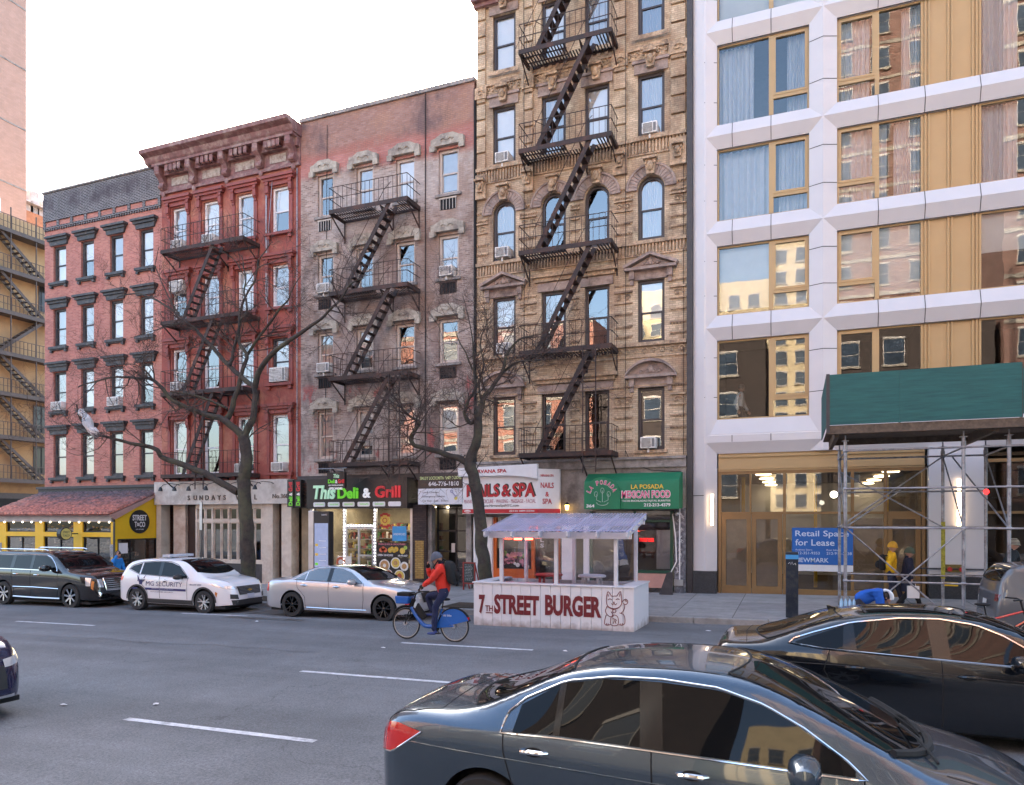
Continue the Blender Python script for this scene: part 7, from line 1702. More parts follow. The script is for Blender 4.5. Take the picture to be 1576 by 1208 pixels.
gz=walk(3,20)
for row,(Y_,XX) in enumerate(((FY,FX),(BYY,BX_))):
    for k,x in enumerate(XX):
        p=MB(); p.tube([(x,Y_,gz),(x,Y_,4.80)],.042,10)
        for z in lev: p.lathe([(.05,-.04),(.065,0),(.05,.04)],(x,Y_,z),10)
        p.lathe([(.055,-.05),(.055,.05)],(x,Y_,4.62),10); p.box(x-.09,x+.09,Y_-.09,Y_+.09,gz,gz+.012); p.box(x-.08,x+.08,Y_-.08,Y_+.08,4.78,4.79)
        p.tube([(x,Y_,4.79),(x,Y_,4.92)],.018,6); p.build('scaffold_post',M['steel'] if row==0 else M['steeld'] if 'steeld' in M else M['steel'],sh,smooth=30)
    for z in lev:
        MB().tube([(XX[0],Y_-.05,z),(XX[-1]+(.0 if row else 1.5),Y_-.05,z)],.024,8).build('ledger',M['steel'],sh,smooth=True)
for k in range(3): 
    x0_,x1_=FX[k],BX_[k]
    for z in (lev[0],lev[2]): MB().tube([(x0_,FY,z),(x1_,BYY,z)],.022,8).build('transom',M['steel'],sh,smooth=True)
    MB().tube([(x0_,FY,lev[2]),(x1_,BYY,lev[0])],.018,8).build('brace',M['steel'],sh,smooth=True)
for a,b_ in (((FX[0],FY-.09,lev[2]),(FX[1]-.12,FY-.09,.30)),((FX[1],FY-.12,lev[2]),(FX[0]+.75,FY-.12,lev[3]-.45)),((FX[0],FY-.02,lev[2]+.02),(FX[0]+1.55,BYY,lev[1]+.05)),((BX_[0],BYY-.06,lev[1]+.6),(BX_[1],BYY-.06,lev[2])),((BX_[0],BYY-.08,lev[2]),(BX_[1],BYY-.08,lev[0])),((FX[2],FY,lev[2]),(FX[2]-.7,BYY,lev[0]))):
    MB().tube([a,b_],.02,8).build('brace',M['steel'],sh,smooth=True)
MB().box(BX_[1]-.05,BX_[1]+.05,BYY-.055,BYY-.045,1.2,2.75).build('yellow_tape',pm('worn_yellow_tape',(.30,.28,.03),.6,var=.5,scale=14),sh)
MB().ball((BX_[2],BYY-.08,3.55),.07).build('red_lamp',lamp('red_lamp_glow',(1,.02,.02),.8),sh)
MB().ball((FX[0]-.25,FY+.3,3.45),.09).build('work_lamp',lamp('work_lamp_glow',(1,.9,.7),1.5),sh)
# ================= street furniture =================
def gpt(px,py,dz=0):
    z=0
    for _ in range(12):
        zc=F*(CH-z)/(py-800);t=(px-788)/F;X=zc*(-S_+t*C_);Y=zc*(C_+t*S_); z=(road(X,Y) if Y<KY else walk(X,Y))+dz
    return Vector((X,Y,z))
p=gpt(1219,950); t=thing('dark_street_pillar','square navy street pillar with light blue band standing at the kerb before the lease sign','pillar',p)
MB().box(-.15,.15,-.12,.12,0,1.68).build('shaft',pm('navy_metal',(.016,.026,.045),.35,.3,var=.2,stain=(.05,.055,.06),ss=6),t,bevel=.02)
MB().box(-.153,.153,-.123,.123,1.50,1.61).build('blue_band',pm('light_blue_band',(.05,.30,.62),.4,var=0),t)
m=MB(); m.tube([(-.09,-.126,1.38),(-.05,-.126,1.42),(-.03,-.126,1.36),(.0,-.126,1.43),(.03,-.126,1.36),(.08,-.126,1.40),(.09,-.126,1.35)],.006,4); m.build('graffiti',M['white'],t)
X_,Z_=W(494,786,20.3); gz=walk(X_,20.3)
t=thing('information_kiosk','tall slim grey and black digital information kiosk on the sidewalk before the deli','kiosk',(X_,20.3,gz)); h=Z_-gz
MB().box(-.42,-.20,-.14,.14,0,h).build('grey_end',M['alu'],t,bevel=.02); MB().box(-.199,.42,-.13,.13,0,h-.02).build('black_body',M['black'],t,bevel=.01)
s=MB().box(-.16,.38,-.138,-.131,.62,h-.42).build('screen',pm('kiosk_screen',(.20,.23,.33),.2,var=.15,emit=(.16,.2,.32),es=.15),t)
for k in range(4): MB().box(-.13,-.02,-.142,-.139,.85+k*.32,.93+k*.32).build('screen_icon',[M['gr1'] if 'gr1' in M else lg,lg,ye,ye][k],s)
for k in range(6): MB().box(.02,.30,-.142,-.139,.88+k*.22,.895+k*.22).build('screen_line',M['white'],s)
text('LinkNYC',M['white'],t,(.12,-.131,h-.16),.22,.05,d=.004)
p=Vector((W(310.5,800,19.7)[0],19.7,0)); p.z=walk(p.x,19.7); zt_=W(310,772,19.7)[1]
t=thing('sign_post','slim galvanised parking sign post on the sidewalk before the off-white restaurant','sign post',p); MB().box(-.02,.02,-.02,.02,0,zt_-p.z).build('post',M['iron'],t); MB().box(-.075,.035,-.03,-.021,zt_-p.z-1.0,zt_-p.z-.02).build('sign_plate',M['alu'],t)
p=gpt(722,908); t=thing('chalkboard','red framed A-frame chalkboard standing beside the nail salon pier','sign',p,R(-8)); m=MB(); 
for a in ((-.27,-.22),(.22,.27)): m.prism([(a[0],0),(a[1],0),(a[1],1.02),(a[0],1.02)],-.02,.02)
m.box(-.22,.22,-.02,.02,.97,1.02); m.box(-.22,.22,-.02,.02,.22,.27); m.bar((-.24,.02,.95),(-.24,.4,0),.04,.03); m.bar((.24,.02,.95),(.24,.4,0),.04,.03); m.build('frame',pm('red_brown_frame',(.22,.025,.02),.6),t); bo=MB().box(-.22,.22,-.012,.012,.27,.97).build('board',pm('slate_board',(.02,.035,.035),.7),t)
rr=random.Random(8); m=MB()
for k in range(11):
    x=-.18; z=.91-k*.055
    while x<.12: w2=rr.uniform(.02,.07); m.box(x,x+w2,-.015,-.0125,z,z+rr.uniform(.012,.02)); x+=w2+.02
m.build('chalk_writing',pm('chalk',(.4,.42,.42),.9),bo)
# tree pit soil and litter
for X in (-16.9,-9.15):
    m=MB(); m.box(X-.8,X+.8,KY+.25,KY+1.5,walk(X,KY)-.05,walk(X,KY+.8)+.012); o=struct(m.build('tree_pit_soil',pm('soil',(.05,.035,.025),.95,var=.4,bump=.6),None))
rr=random.Random(12)
for k,(px,py) in enumerate(((300,933),(395,957),(508,944),(98,1086),(240,1085),(930,1010),(1180,968),(1090,972),(870,1003),(590,998))):
    p=gpt(px,py); t=MB(); n=7; t.add([(p.x+rr.uniform(.03,.10)*math.cos(2*math.pi*q/n),p.y+rr.uniform(.02,.05)*math.sin(2*math.pi*q/n),p.z+.008+rr.uniform(0,.02)) for q in range(n)]+[(p.x,p.y,p.z+.035)],[(q,(q+1)%n,n) for q in range(n)])
    tag(t.build('litter_scrap',M['kwhite']),'small scrap of white paper litter lying on the asphalt','litter','scraps of litter on the street')
# ================= trees =================
M['bark']=pm('honey_locust_bark',(.045,.037,.032),.9,var=.5,scale=6,bump=1.,bs=14,stain=(.075,.075,.045),ss=1.2)
M['twig']=pm('bare_twig',(.075,.052,.044),.85,var=.5,scale=2)
def smooth(P,n=5):
    S=[];k=len(P)
    for i in range(k-1):
        p0,p1,p2,p3=P[max(0,i-1)],P[i],P[i+1],P[min(k-1,i+2)]
        for q in range(n): t=q/n; S.append(.5*((2*p1)+(p2-p0)*t+(2*p0-5*p1+4*p2-p3)*t*t+(3*p1-p0-3*p2+p3)*t**3))
    S.append(P[-1]); return S
def tree(label,Y0,limbs,seed,dens=1.0,rscale=1.0):
    """limbs: list of (list of (px,py), r0, r1, depth drift in Y)"""
    rn=random.Random(seed); root=thing('street_tree',label,'tree'); tm=MB(); tw=MB()
    starts=[]
    for (pts,r0,r1,dy) in limbs:
        n=len(pts); P_=[Wp(p[0],p[1],Y0+dy[0]+(dy[1]-dy[0])*i/(n-1)) for i,p in enumerate(pts)]
        S=smooth(P_,5); k=len(S); 
        for i,p in enumerate(S): 
            a=i/(k-1); S[i]=p+Vector((noise.noise(p*2.1),noise.noise(p*2.3+Vector((9,0,0))),noise.noise(p*1.9)))*.05*(1 if 0<i<k-1 else 0)
        rad=[(r0+(r1-r0)*(i/(k-1))**.85)*rscale*(1.12+.12*noise.noise(S[i]*4)) for i in range(k)]
        tm.tube(S,rad,9 if r0>.08 else 6)
        for i in range(2,k):
            f=i/(k-1)
            if rad[i]<.085 or f>.55: starts.append((S[i],(S[i]-S[i-1]).normalized(),rad[i],f))
    def twig(p,d,L,r,depth):
        n=4 if L>.35 else 3; P_=[p]; dd=d.copy()
        for q in range(n):
            dd=(dd+Vector((rn.gauss(0,.17),rn.gauss(0,.17),rn.gauss(.04,.17)))).normalized(); P_.append(P_[-1]+dd*L/n)
        tw.tube(P_,[r*(1-.75*q/n) for q in range(n+1)],4 if r>.012 else 3,cap=False)
        if depth>0:
            for q in range(1,n+1):
                for _ in range(2 if rn.random()<.16 else (1 if rn.random()<.8 else 0)):
                    ax=Vector((rn.gauss(0,1),rn.gauss(0,1),rn.gauss(0,1))).cross(dd)
                    if ax.length<1e-3: continue
                    nd=(dd*.75+ax.normalized()*rn.uniform(.5,1.0)).normalized(); twig(P_[q],nd,L*rn.uniform(.45,.85),r*(1-.75*q/n)*.74+.0026,depth-1)
    for (p,d,r,f) in starts:
        if rn.random()<.25*dens:
            ax=Vector((rn.gauss(0,1),rn.gauss(0,1),rn.gauss(.5,1))).cross(d)
            if ax.length<1e-3: continue
            nd=(d*.5+ax.normalized()).normalized(); twig(p,nd,rn.uniform(.7,1.7),min(.028,r*.6),3)
    tm.build('trunk',M['bark'],root,smooth=60); tw.build('crown',M['twig'],root)
    return root
t1=[
 ([(383,905),(381,860),(379,800),(374,735)],.24,.20,(0,0)),
 ([(374,735),(380,715),(378,689),(373,672)],.20,.165,(0,0)),
 ([(373,672),(359,656),(343,645),(320,640),(296,631),(266,617),(248,596),(234,584),(213,582),(183,580),(149,586),(120,596)],.12,.02,(0,-1.3)),
 ([(375,676),(383,655),(391,635),(392,600),(380,587),(350,561),(329,536),(308,515),(276,486),(243,463),(209,452),(180,458)],.12,.018,(0,.9)),
 ([(391,598),(398,573),(412,550),(436,531),(459,515),(480,501),(500,487),(522,462),(540,440),(560,428)],.10,.015,(0,-.9)),
 ([(348,645),(353,640),(359,619),(368,596),(373,568),(380,547),(368,526),(368,498),(380,478),(376,450),(378,425),(372,392)],.10,.015,(0,1.0)),
 ([(380,547),(396,522),(419,492),(430,476),(444,462),(452,440),(462,425)],.055,.012,(.8,.2)),
 ([(352,562),(359,543),(368,500),(372,470),(392,430),(398,400),(420,372)],.06,.012,(.3,1.2)),
 ([(366,757),(336,740),(308,726),(273,712),(250,705),(241,693),(220,686),(209,683),(190,680),(166,672),(136,666),(122,640),(118,622)],.12,.02,(0,-1.5)),
 ([(350,629),(320,614),(296,607),(262,603)],.05,.02,(-.1,-.8)),
 ([(276,486),(258,455),(252,442),(240,410),(245,380)],.03,.01,(.9,1.2)),
 ([(234,584),(222,570),(205,560),(180,560),(150,545)],.03,.008,(-1,-1.6)),
 ([(378,425),(360,400),(340,385),(320,380)],.022,.008,(1,.6)),
 ([(378,440),(395,415),(415,405),(440,392)],.022,.008,(1,.5)),
 ([(308,515),(290,500),(262,500),(230,512),(200,520)],.03,.008,(.6,-.3)),
 ([(136,666),(120,660),(100,640),(85,610)],.02,.006,(-1.4,-1.6)),
 ([(166,672),(150,690),(120,700),(95,690)],.018,.006,(-1.3,-1.0)),
]
tree('large bare street tree with long low limbs standing behind the white security car',19.95,t1,5,1.25)
t2=[
 ([(750,905),(746,870),(741,840),(736,771),(722,712)],.20,.15,(0,0)),
 ([(722,712),(728,695),(734,682),(736,660),(736,639),(741,622)],.15,.10,(0,0)),
 ([(723,714),(709,706),(692,702),(675,696),(659,692),(646,688),(636,685),(631,672),(640,660),(646,650),(632,640),(620,630),(606,610),(590,600)],.10,.018,(0,-1.1)),
 ([(741,622),(747,608),(759,596),(775,566),(779,545),(790,532),(805,520),(822,516)],.08,.012,(0,.7)),
 ([(773,572),(790,560),(805,554),(825,555),(840,553)],.04,.01,(.4,0)),
 ([(736,640),(724,650),(716,638),(722,615),(731,600),(729,572),(719,549),(708,530),(700,505)],.06,.012,(0,-.6)),
 ([(731,600),(729,560),(727,526),(722,490),(712,455)],.035,.008,(0,.4)),
 ([(741,622),(738,590),(744,560),(740,530),(748,500),(745,470)],.035,.008,(0,-.3)),
 ([(716,700),(704,716),(690,730),(678,745)],.02,.006,(0,-.6)),
 ([(659,692),(640,705),(628,720),(620,745)],.018,.005,(-.8,-1)),
]
tree('bare leaning street tree before the NAILS & SPA sign',20.0,t2,11,1.1)
# plastic bag snagged in the tree
a=Wp(135,652,18.55); rr=random.Random(6); t=thing('snagged_plastic_bag','torn white plastic bag snagged on the lowest left limb of the large bare tree','bag',a)
m=MB(); n=14; vs=[]
for i in range(n+1):
    f=i/n; c=Vector((-.40+.95*f,0,.42-.85*f+.12*math.sin(f*7))); r_=.05+.10*math.sin(math.pi*f)+.04*math.sin(f*17)
    for j in range(9):
        q=2*math.pi*j/9; vs.append(c+Vector((0,math.cos(q)*r_,math.sin(q)*r_))*(1+.5*rr.random()))
m.add(vs,[(i*9+j,(i+1)*9+j,(i+1)*9+(j+1)%9,i*9+(j+1)%9) for i in range(n) for j in range(9)]); m.build('film',pm('white_plastic_film',(.62,.60,.60),.35,var=.1),t)
# ================= people and bicycles =================
def skin(pts,edges,rad,sub=2,root=0):
    me=bpy.data.meshes.new('s'); me.from_pydata([tuple(p) for p in pts],edges,[]); me.update()
    o=bpy.data.objects.new('s',me); COL.objects.link(o); o.modifiers.new('k','SKIN')
    d=me.skin_vertices[0].data
    for i,r in enumerate(rad): d[i].radius=(r,r) if not hasattr(r,'__len__') else r; d[i].use_root=(i==root)
    s=o.modifiers.new('u','SUBSURF'); s.levels=sub; s.render_levels=sub
    dg=bpy.context.evaluated_depsgraph_get(); r_=bpy.data.meshes.new_from_object(o.evaluated_get(dg)); bpy.data.objects.remove(o); bpy.data.meshes.remove(me)
    return r_
def mesh_into(mb,me,fold=0):
    if fold:
        for v in me.vertices:
            c=v.co; n=noise.noise(c*7)*.8+(1-abs(noise.noise(Vector((c.x*9,c.y*9,c.z*20+noise.noise(c*5)*3))))*2.2)
            v.co=c+v.normal*fold*n
    mb.add([v.co[:] for v in me.vertices],[tuple(p.vertices) for p in me.polygons]); bpy.data.meshes.remove(me); return mb
M['skin']=pm('skin',(.50,.27,.19),.5,var=.05); M['hair']=pm('dark_hair',(.03,.02,.015),.6)
def headmesh(mb,c,fwd,up,s=.115):
    """head with brow, nose, chin and ears, facing fwd"""
    f=Vector(fwd).normalized(); u=Vector(up); u=(u-f*u.dot(f)).normalized(); l=u.cross(f); n,m_=16,12; vs=[]
    for i in range(m_+1):
        th=math.pi*i/m_
        for j in range(n):
            ph=2*math.pi*j/n; x=math.sin(th)*math.cos(ph); y=math.sin(th)*math.sin(ph); z=math.cos(th)
            k=1-.28*max(0,-z)**1.2; x*=(.95*k+(.10 if x>0 and z<-.3 else 0)); y*=.76*k; z*=1.18
            if x>.5 and abs(y)<.35: x+=.05*math.exp(-((z+.05)/.2)**2)
            if x<0: x*=1.05
            vs.append(Vector(c)+(f*x+l*y+u*z)*s)
    mb.add(vs,[(i*n+j,(i+1)*n+j,(i+1)*n+(j+1)%n,i*n+(j+1)%n) for i in range(m_) for j in range(n)])
    def P_(x,y,z): return Vector(c)+(f*x+l*y+u*z)*s
    mb.add([P_(.9,-.13,-.28),P_(.9,.13,-.28),P_(1.22,0,-.25),P_(.93,0,.18),P_(.9,0,-.38)],[(0,2,3),(2,1,3),(0,4,2),(4,1,2)])
    mb.tube([P_(.88,-.2,-.58),P_(.95,0,-.56),P_(.88,.2,-.58)],s*.06,5)
    for q in (-1,1):
        mb.ball(P_(.0,q*.78,-.1),s*.14,s*.08,s*.22,6,5); mb.ball(P_(.82,q*.30,.08),s*.1,n=6,m=5)
def person(label,J,fwd,cl,hd=(1,0,0),group=None,hs=.118,hat=None,hatmat=None,hood=None,rj=1.,coat=0,hands=True,bulk=1.):
    """J: joints as world points: pelvis chest neck head sl sr el er wl wr hl hr kl kr al ar"""
    J={k:Vector(v) for k,v in J.items()}; base=(J['al']+J['ar'])/2; root=thing('person',label,'person',(0,0,0),0,group)
    f=Vector(fwd).normalized(); names=[];R_={'pelvis':.125,'belly':.115,'chest':.125,'neck':.052,'nk2':.048,'sl':.06,'sr':.06,'el':.043,'er':.043,'wl':.028,'wr':.028,'hl':.085,'hr':.085,'kl':.058,'kr':.058,'al':.04,'ar':.04}
    J['belly']=(J['pelvis']*.5+J['chest']*.5)
    J['nk2']=J['neck']*.4+J['head']*.6
    toe={s:J['a'+s]+f*.17+Vector((0,0,-.06)) for s in 'lr'}
    pts=['pelvis','belly','chest','neck','nk2','sl','sr','el','er','wl','wr','hl','hr','kl','kr','al','ar']; ix={k:i for i,k in enumerate(pts)}
    P_=[J[k] for k in pts]; E_=[(ix[a],ix[b]) for a,b in (('pelvis','belly'),('belly','chest'),('chest','neck'),('neck','nk2'),('chest','sl'),('chest','sr'),('sl','el'),('sr','er'),('el','wl'),('er','wr'),('pelvis','hl'),('pelvis','hr'),('hl','kl'),('hr','kr'),('kl','al'),('kr','ar'))]; rad=[R_[k]*.88 for k in pts]
    if hands:
        for s in 'lr':
            d=(J['w'+s]-J['e'+s]).normalized(); sd=d.cross(f); sd=sd.normalized() if sd.length>.05 else Vector((0,1,0)); pn=d.cross(sd).normalized()
            pc=len(P_); P_.append(J['w'+s]+d*.06); rad.append((.038,.02)); E_.append((ix['w'+s],pc))
            for q,(o_,ln) in enumerate(((-.028,.062),(-.01,.072),(.01,.068),(.028,.052))):
                a=len(P_); P_+=[J['w'+s]+d*.095+sd*o_,J['w'+s]+d*(.095+ln*.55)+sd*o_*1.1+pn*.012,J['w'+s]+d*(.095+ln*.8)+sd*o_*1.1+pn*.038]; rad+=[.010,.009,.008]; E_+=[(pc,a),(a,a+1),(a+1,a+2)]
            a=len(P_); P_+=[J['w'+s]+d*.055-sd*.04+pn*.015,J['w'+s]+d*.09-sd*.052+pn*.03]; rad+=[.012,.009]; E_+=[(pc,a),(a,a+1)]
    mb=MB(); mesh_into(mb,skin(P_,E_,rad,1)); headmesh(mb,J['head'],hd,J['head']-J['nk2'],hs); mb.build('body',cl.get('skin',M['skin']),root,smooth=60)
    # jacket
    k=1.0*bulk; pt=['pelvis','belly','chest','neck','sl','sr','el','er','wl','wr']; ii={q:i for i,q in enumerate(pt)}
    PP=[J[q] for q in pt]; PP[0]=J['pelvis']-(J['belly']-J['pelvis'])*.35; rr_=[.150*k,.145*k,.150*k,.075,.085*k,.085*k,.064*k,.064*k,.046*k,.046*k]
    EE=[(0,1),(1,2),(2,3),(2,4),(2,5),(4,6),(5,7),(6,8),(7,9)]
    mb=mesh_into(MB(),skin(PP,EE,rr_,3),.011); mb.build('jacket',cl['jacket'],root,smooth=60)
    if coat:
        a=J['pelvis']; mb=MB(); vs=[]
        for i in range(6):
            fz=i/5; c=a+Vector((0,0,.12-coat*fz)); r_=.15+.03*fz
            for j in range(14): t=2*math.pi*j/14; vs.append(c+Vector((math.cos(t)*r_*1.0,math.sin(t)*r_*1.15,0)))
        mb.add(vs,[(i*14+j,(i+1)*14+j,(i+1)*14+(j+1)%14,i*14+(j+1)%14) for i in range(5) for j in range(14)]); mb.build('coat_skirt',cl['jacket'],root,smooth=True)
    # trousers: one mesh
    a=J['pelvis']; PP=[a+(J['belly']-a)*.7,a]+[J[q] for q in ('hl','hr','kl','kr','al','ar')]; rr_=[.125,.13,.105,.105,.075,.075,.058,.058]
    mb=mesh_into(MB(),skin(PP,[(0,1),(1,2),(1,3),(2,4),(3,5),(4,6),(5,7)],rr_,3,1),.008); mb.build('trousers',cl['trousers'],root,smooth=60)
    for s in 'lr':
        an=J['a'+s]; d=f; sf=Vector((0,0,1)); mb=mesh_into(MB(),skin([an+Vector((0,0,.03)),an-d*.05+Vector((0,0,-.045)),an+d*.06+Vector((0,0,-.05)),an+d*.17+Vector((0,0,-.06))],[(0,1),(1,2),(2,3)],[.045,(.042,.04),(.045,.035),(.036,.025)],1)); mb.build('shoe',cl['shoe'],root,smooth=60)
    h=J['head']; u=(J['head']-J['nk2']).normalized(); ff=Vector(hd).normalized(); ff=(ff-u*ff.dot(u)).normalized(); l=u.cross(ff)
    if hat=='beanie':
        mb=MB(); n=16; vs=[]
        for i in range(9):
            th=math.pi*.5*i/8*1.12; 
            for j in range(n):
                ph=2*math.pi*j/n; rr2=hs*1.12*math.sin(max(th,.02)); zz=hs*1.32*math.cos(th)+hs*.05; fold=1.06 if i>=7 else 1
                vs.append(h+ff*(rr2*1.0*fold*math.cos(ph)-.006)+l*(rr2*.84*fold*math.sin(ph))+u*zz)
        mb.add(vs,[(i*n+j,(i+1)*n+j,(i+1)*n+(j+1)%n,i*n+(j+1)%n) for i in range(8) for j in range(n)]); mb.build('beanie',hatmat,root,smooth=50)
    if hat=='hair':
        mb=MB(); n=16; vs=[]
        for i in range(8):
            th=math.pi*.5*i/7*1.15
            for j in range(n):
                ph=2*math.pi*j/n; rr2=hs*1.06*math.sin(max(th,.02)); dz=0 if math.cos(ph)<.4 else hs*.35*(i/7)
                vs.append(h+ff*(rr2*math.cos(ph)-.012)+l*(rr2*.82*math.sin(ph))+u*(hs*1.26*math.cos(th)+dz))
        mb.add(vs,[(i*n+j,(i+1)*n+j,(i+1)*n+(j+1)%n,i*n+(j+1)%n) for i in range(7) for j in range(n)]); mb.build('hair',hatmat,root,smooth=50)
    if hood:
        mb=mesh_into(MB(),skin([J['neck']-ff*.02,J['neck']-ff*.09+u*.02,J['neck']-ff*.06+l*.06+u*.02,J['neck']-ff*.06-l*.06+u*.02],[(0,1),(1,2),(1,3)],[.075,.06,.05,.05],2)); mb.build('hood',hood,root,smooth=60)
    return root
def backpack(label,c,back,up,mt,w=.30,h=.46,d=.17):
    b=Vector(back).normalized(); u=Vector(up).normalized(); l=u.cross(b).normalized(); t=thing('backpack',label,'backpack')
    mb=MB(); n=14;vs=[]
    for i,(k,dz) in enumerate(((.0,-.5),(.75,-.49),(.98,-.38),(1,-.1),(.97,.2),(.85,.4),(.5,.49),(0,.5))):
        for j in range(n):
            a=2*math.pi*j/n; cx=math.copysign(abs(math.cos(a))**.6,math.cos(a))*w/2*k; cy=math.copysign(abs(math.sin(a))**.6,math.sin(a))*d/2*max(k,.02)
            vs.append(Vector(c)+l*cx+b*(cy+d*.5)+u*dz*h)
    mb.add(vs,[(i*n+j,(i+1)*n+j,(i+1)*n+(j+1)%n,i*n+(j+1)%n) for i in range(7) for j in range(n)]); mb.build('bag_body',mt,t,smooth=50)
    mb=MB(); mb.ball(Vector(c)+b*(d*.98)-u*h*.15,.11,.04,.12); mb.build('front_pocket',mt,t,smooth=True)
    for s in (-1,1): MB().tube([Vector(c)+l*s*.09+u*h*.42+b*.02,Vector(c)+l*s*.12+u*h*.46-b*.12,Vector(c)+l*s*.13+u*h*.1-b*.27,Vector(c)+l*s*.13-u*h*.3-b*.08],.018,6).build('strap',mt,t,smooth=True)
def walker(px,Y,headtop,H,dirx=1,step=.28,lean=.03,arms=((.10,.3),(-.15,.2)),pocket=False):
    """joints of a walking figure whose head top falls at photograph pixel (px, headtop)"""
    X,zt=W(px,headtop,Y); g=zt-H; f=dirx; j={}
    j['pelvis']=(X-.02*f,Y,g+.53*H); j['chest']=(X+lean*f*.6,Y,g+.725*H); j['neck']=(X+lean*f,Y,g+.825*H); j['head']=(X+lean*f+.02*f,Y,g+.925*H)
    for s,q in (('l',1),('r',-1)):
        j['s'+s]=(X+lean*f*.8,Y+.17*q,g+.80*H); j['h'+s]=(X,Y+.08*q,g+.50*H)
        a,b_=arms[0 if s=='l' else 1]
        if pocket: j['e'+s]=(X-.10*f,Y+.24*q,g+.635*H); j['w'+s]=(X+.08*f,Y+.18*q,g+.53*H)
        else: j['e'+s]=(X+a*f,Y+.21*q,g+.63*H); j['w'+s]=(X+(a+b_*.5)*f,Y+.2*q,g+.485*H)
    j['kl']=(X+.20*f,Y+.08,g+.275*H); j['al']=(X+.24*f+step*.3*f,Y+.08,g+.085); j['kr']=(X+.02*f,Y-.08,g+.275*H); j['ar']=(X-step*f,Y-.08,g+.10)
    return j,g
fab=lambda n,c,**k: pm(n,c,.85,var=.18,scale=6,bump=.7,bs=9,**k)
def striped():
    m,t,N,L,b=nodes('striped_wool'); b.inputs['Roughness'].default_value=.9; tc=N.new('ShaderNodeTexCoord'); w_=N.new('ShaderNodeTexWave'); w_.bands_direction='Z'; w_.inputs['Scale'].default_value=9; L.new(tc.outputs['Object'],w_.inputs[0])
    r=N.new('ShaderNodeValToRGB'); r.color_ramp.interpolation='CONSTANT'; e=r.color_ramp.elements; e[0].color=(.02,.02,.025,1); e[1].position=.5; e[1].color=(.40,.37,.28,1); L.new(w_.outputs[1],r.inputs[0]); L.new(r.outputs[0],b.inputs['Base Color']); return m
# yellow jacket
j,g=walker(1371,23.25,834,1.84,pocket=True)
person('person in yellow hooded jacket and mustard beanie walking right',j,(1,0,0),dict(jacket=fab('yellow_jacket',(.72,.40,.01)),trousers=fab('navy_jeans',(.018,.022,.045)),shoe=M['black']),hat='beanie',hatmat=fab('mustard_wool',(.62,.32,.03)),hood=fab('yellow_hood',(.70,.38,.01)),bulk=1.06)
backpack('black backpack on the back of the person in the yellow jacket',Vector(j['chest'])+Vector((-.15,0,-.08)),(-1,0,0),(0,0,1),fab('black_nylon',(.015,.015,.018)))
j,g=walker(1397,23.3,843,1.72,arms=((-.05,.2),(.05,.05)))
person('person in long navy padded coat and olive beanie walking right beside the yellow jacket',j,(1,0,0),dict(jacket=fab('navy_coat',(.012,.014,.035)),trousers=fab('black_trousers',(.012,.012,.016)),shoe=M['black']),hat='beanie',hatmat=fab('olive_wool',(.07,.09,.06)),hood=fab('navy_hood',(.012,.014,.035)),coat=.55,bulk=1.08)
wr=Vector(j['wr']); t=thing('paper_bag','white paper carrier bag held by the person in the navy coat','bag',(wr.x+.03,wr.y-.05,wr.z-.10)); MB().box(-.15,.15,-.05,.05,-.42,-.08).build('bag_body',M['white'],t); MB().tube([(-.06,0,-.08),(-.05,0,.02),(.05,0,.02),(.06,0,-.08)],.006,5).build('handle',M['white'],t)
# right edge, striped beanie
j,g=walker(1557,21.6,829,1.83,pocket=True)
person('person in dark coat and striped beanie standing behind the right scaffold post',j,(1,0,0),dict(jacket=fab('dark_teal_coat',(.012,.02,.026)),trousers=fab('black_trousers_b',(.012,.012,.016)),shoe=M['black']),hat='beanie',hatmat=None or striped(),hood=fab('teal_hood',(.01,.016,.02)),coat=.35,bulk=1.15)
# left man in blue, hand to his face
j,g=walker(180,20.6,848,1.78); X=j['head'][0]; j['wr']=(X+.13,20.45,j['head'][2]-.02); j['er']=(X+.05,20.25,j['chest'][2]-.1)
person('person in bright blue jacket holding a hand to the face behind the black SUV',j,(1,0,0),dict(jacket=fab('bright_blue_jacket',(.02,.22,.62)),trousers=fab('dark_trousers_c',(.02,.02,.03)),shoe=M['black']),hat='hair',hatmat=M['hair'],hood=fab('blue_hood',(.02,.20,.58)))
# in the upstairs window
j,g=walker(1139,26.3,592,1.75); 
fl=W(1139,646,26.3)[1]
person('person in pale sweater seen from behind in the lowest window of the white building',j,(.3,1,0),dict(jacket=fab('pale_sweater',(.70,.66,.64)),trousers=fab('dark_trousers_d',(.02,.02,.03)),shoe=M['black']),hd=(.6,.8,0),hat='hair',hatmat=M['hair'])
# bent over person with helmet
BYc=16.6; cx,cz=W(1345,915,BYc)
def q_(px,py,dy=0): return Wp(px,py,BYc+dy)
g=road(cx,BYc); pe=q_(1322,925); J=dict(pelvis=pe,chest=q_(1343,909),neck=q_(1358,914),head=q_(1364,919))
J['sl']=q_(1350,910,.17); J['sr']=q_(1352,912,-.17); J['el']=q_(1356,935,.2); J['er']=q_(1356,937,-.2); J['wl']=q_(1372,946,.12); J['wr']=q_(1372,948,-.12)
for s,q in (('l',.1),('r',-.1)): J['h'+s]=pe+Vector((0,q,-.04)); J['k'+s]=Vector((pe.x+.12,BYc+q,g+.50)); J['a'+s]=Vector((pe.x+.02,BYc+q,g+.08))
pr_=person('person in blue jacket and white helmet bending over beside the black sedan',J,(1,0,0),dict(jacket=fab('royal_blue_vest',(.01,.09,.42)),trousers=fab('dark_trousers_e',(.02,.02,.03)),shoe=M['black']),hd=(.55,0,-.83),bulk=1.12)
mb=MB(); h=J['head']
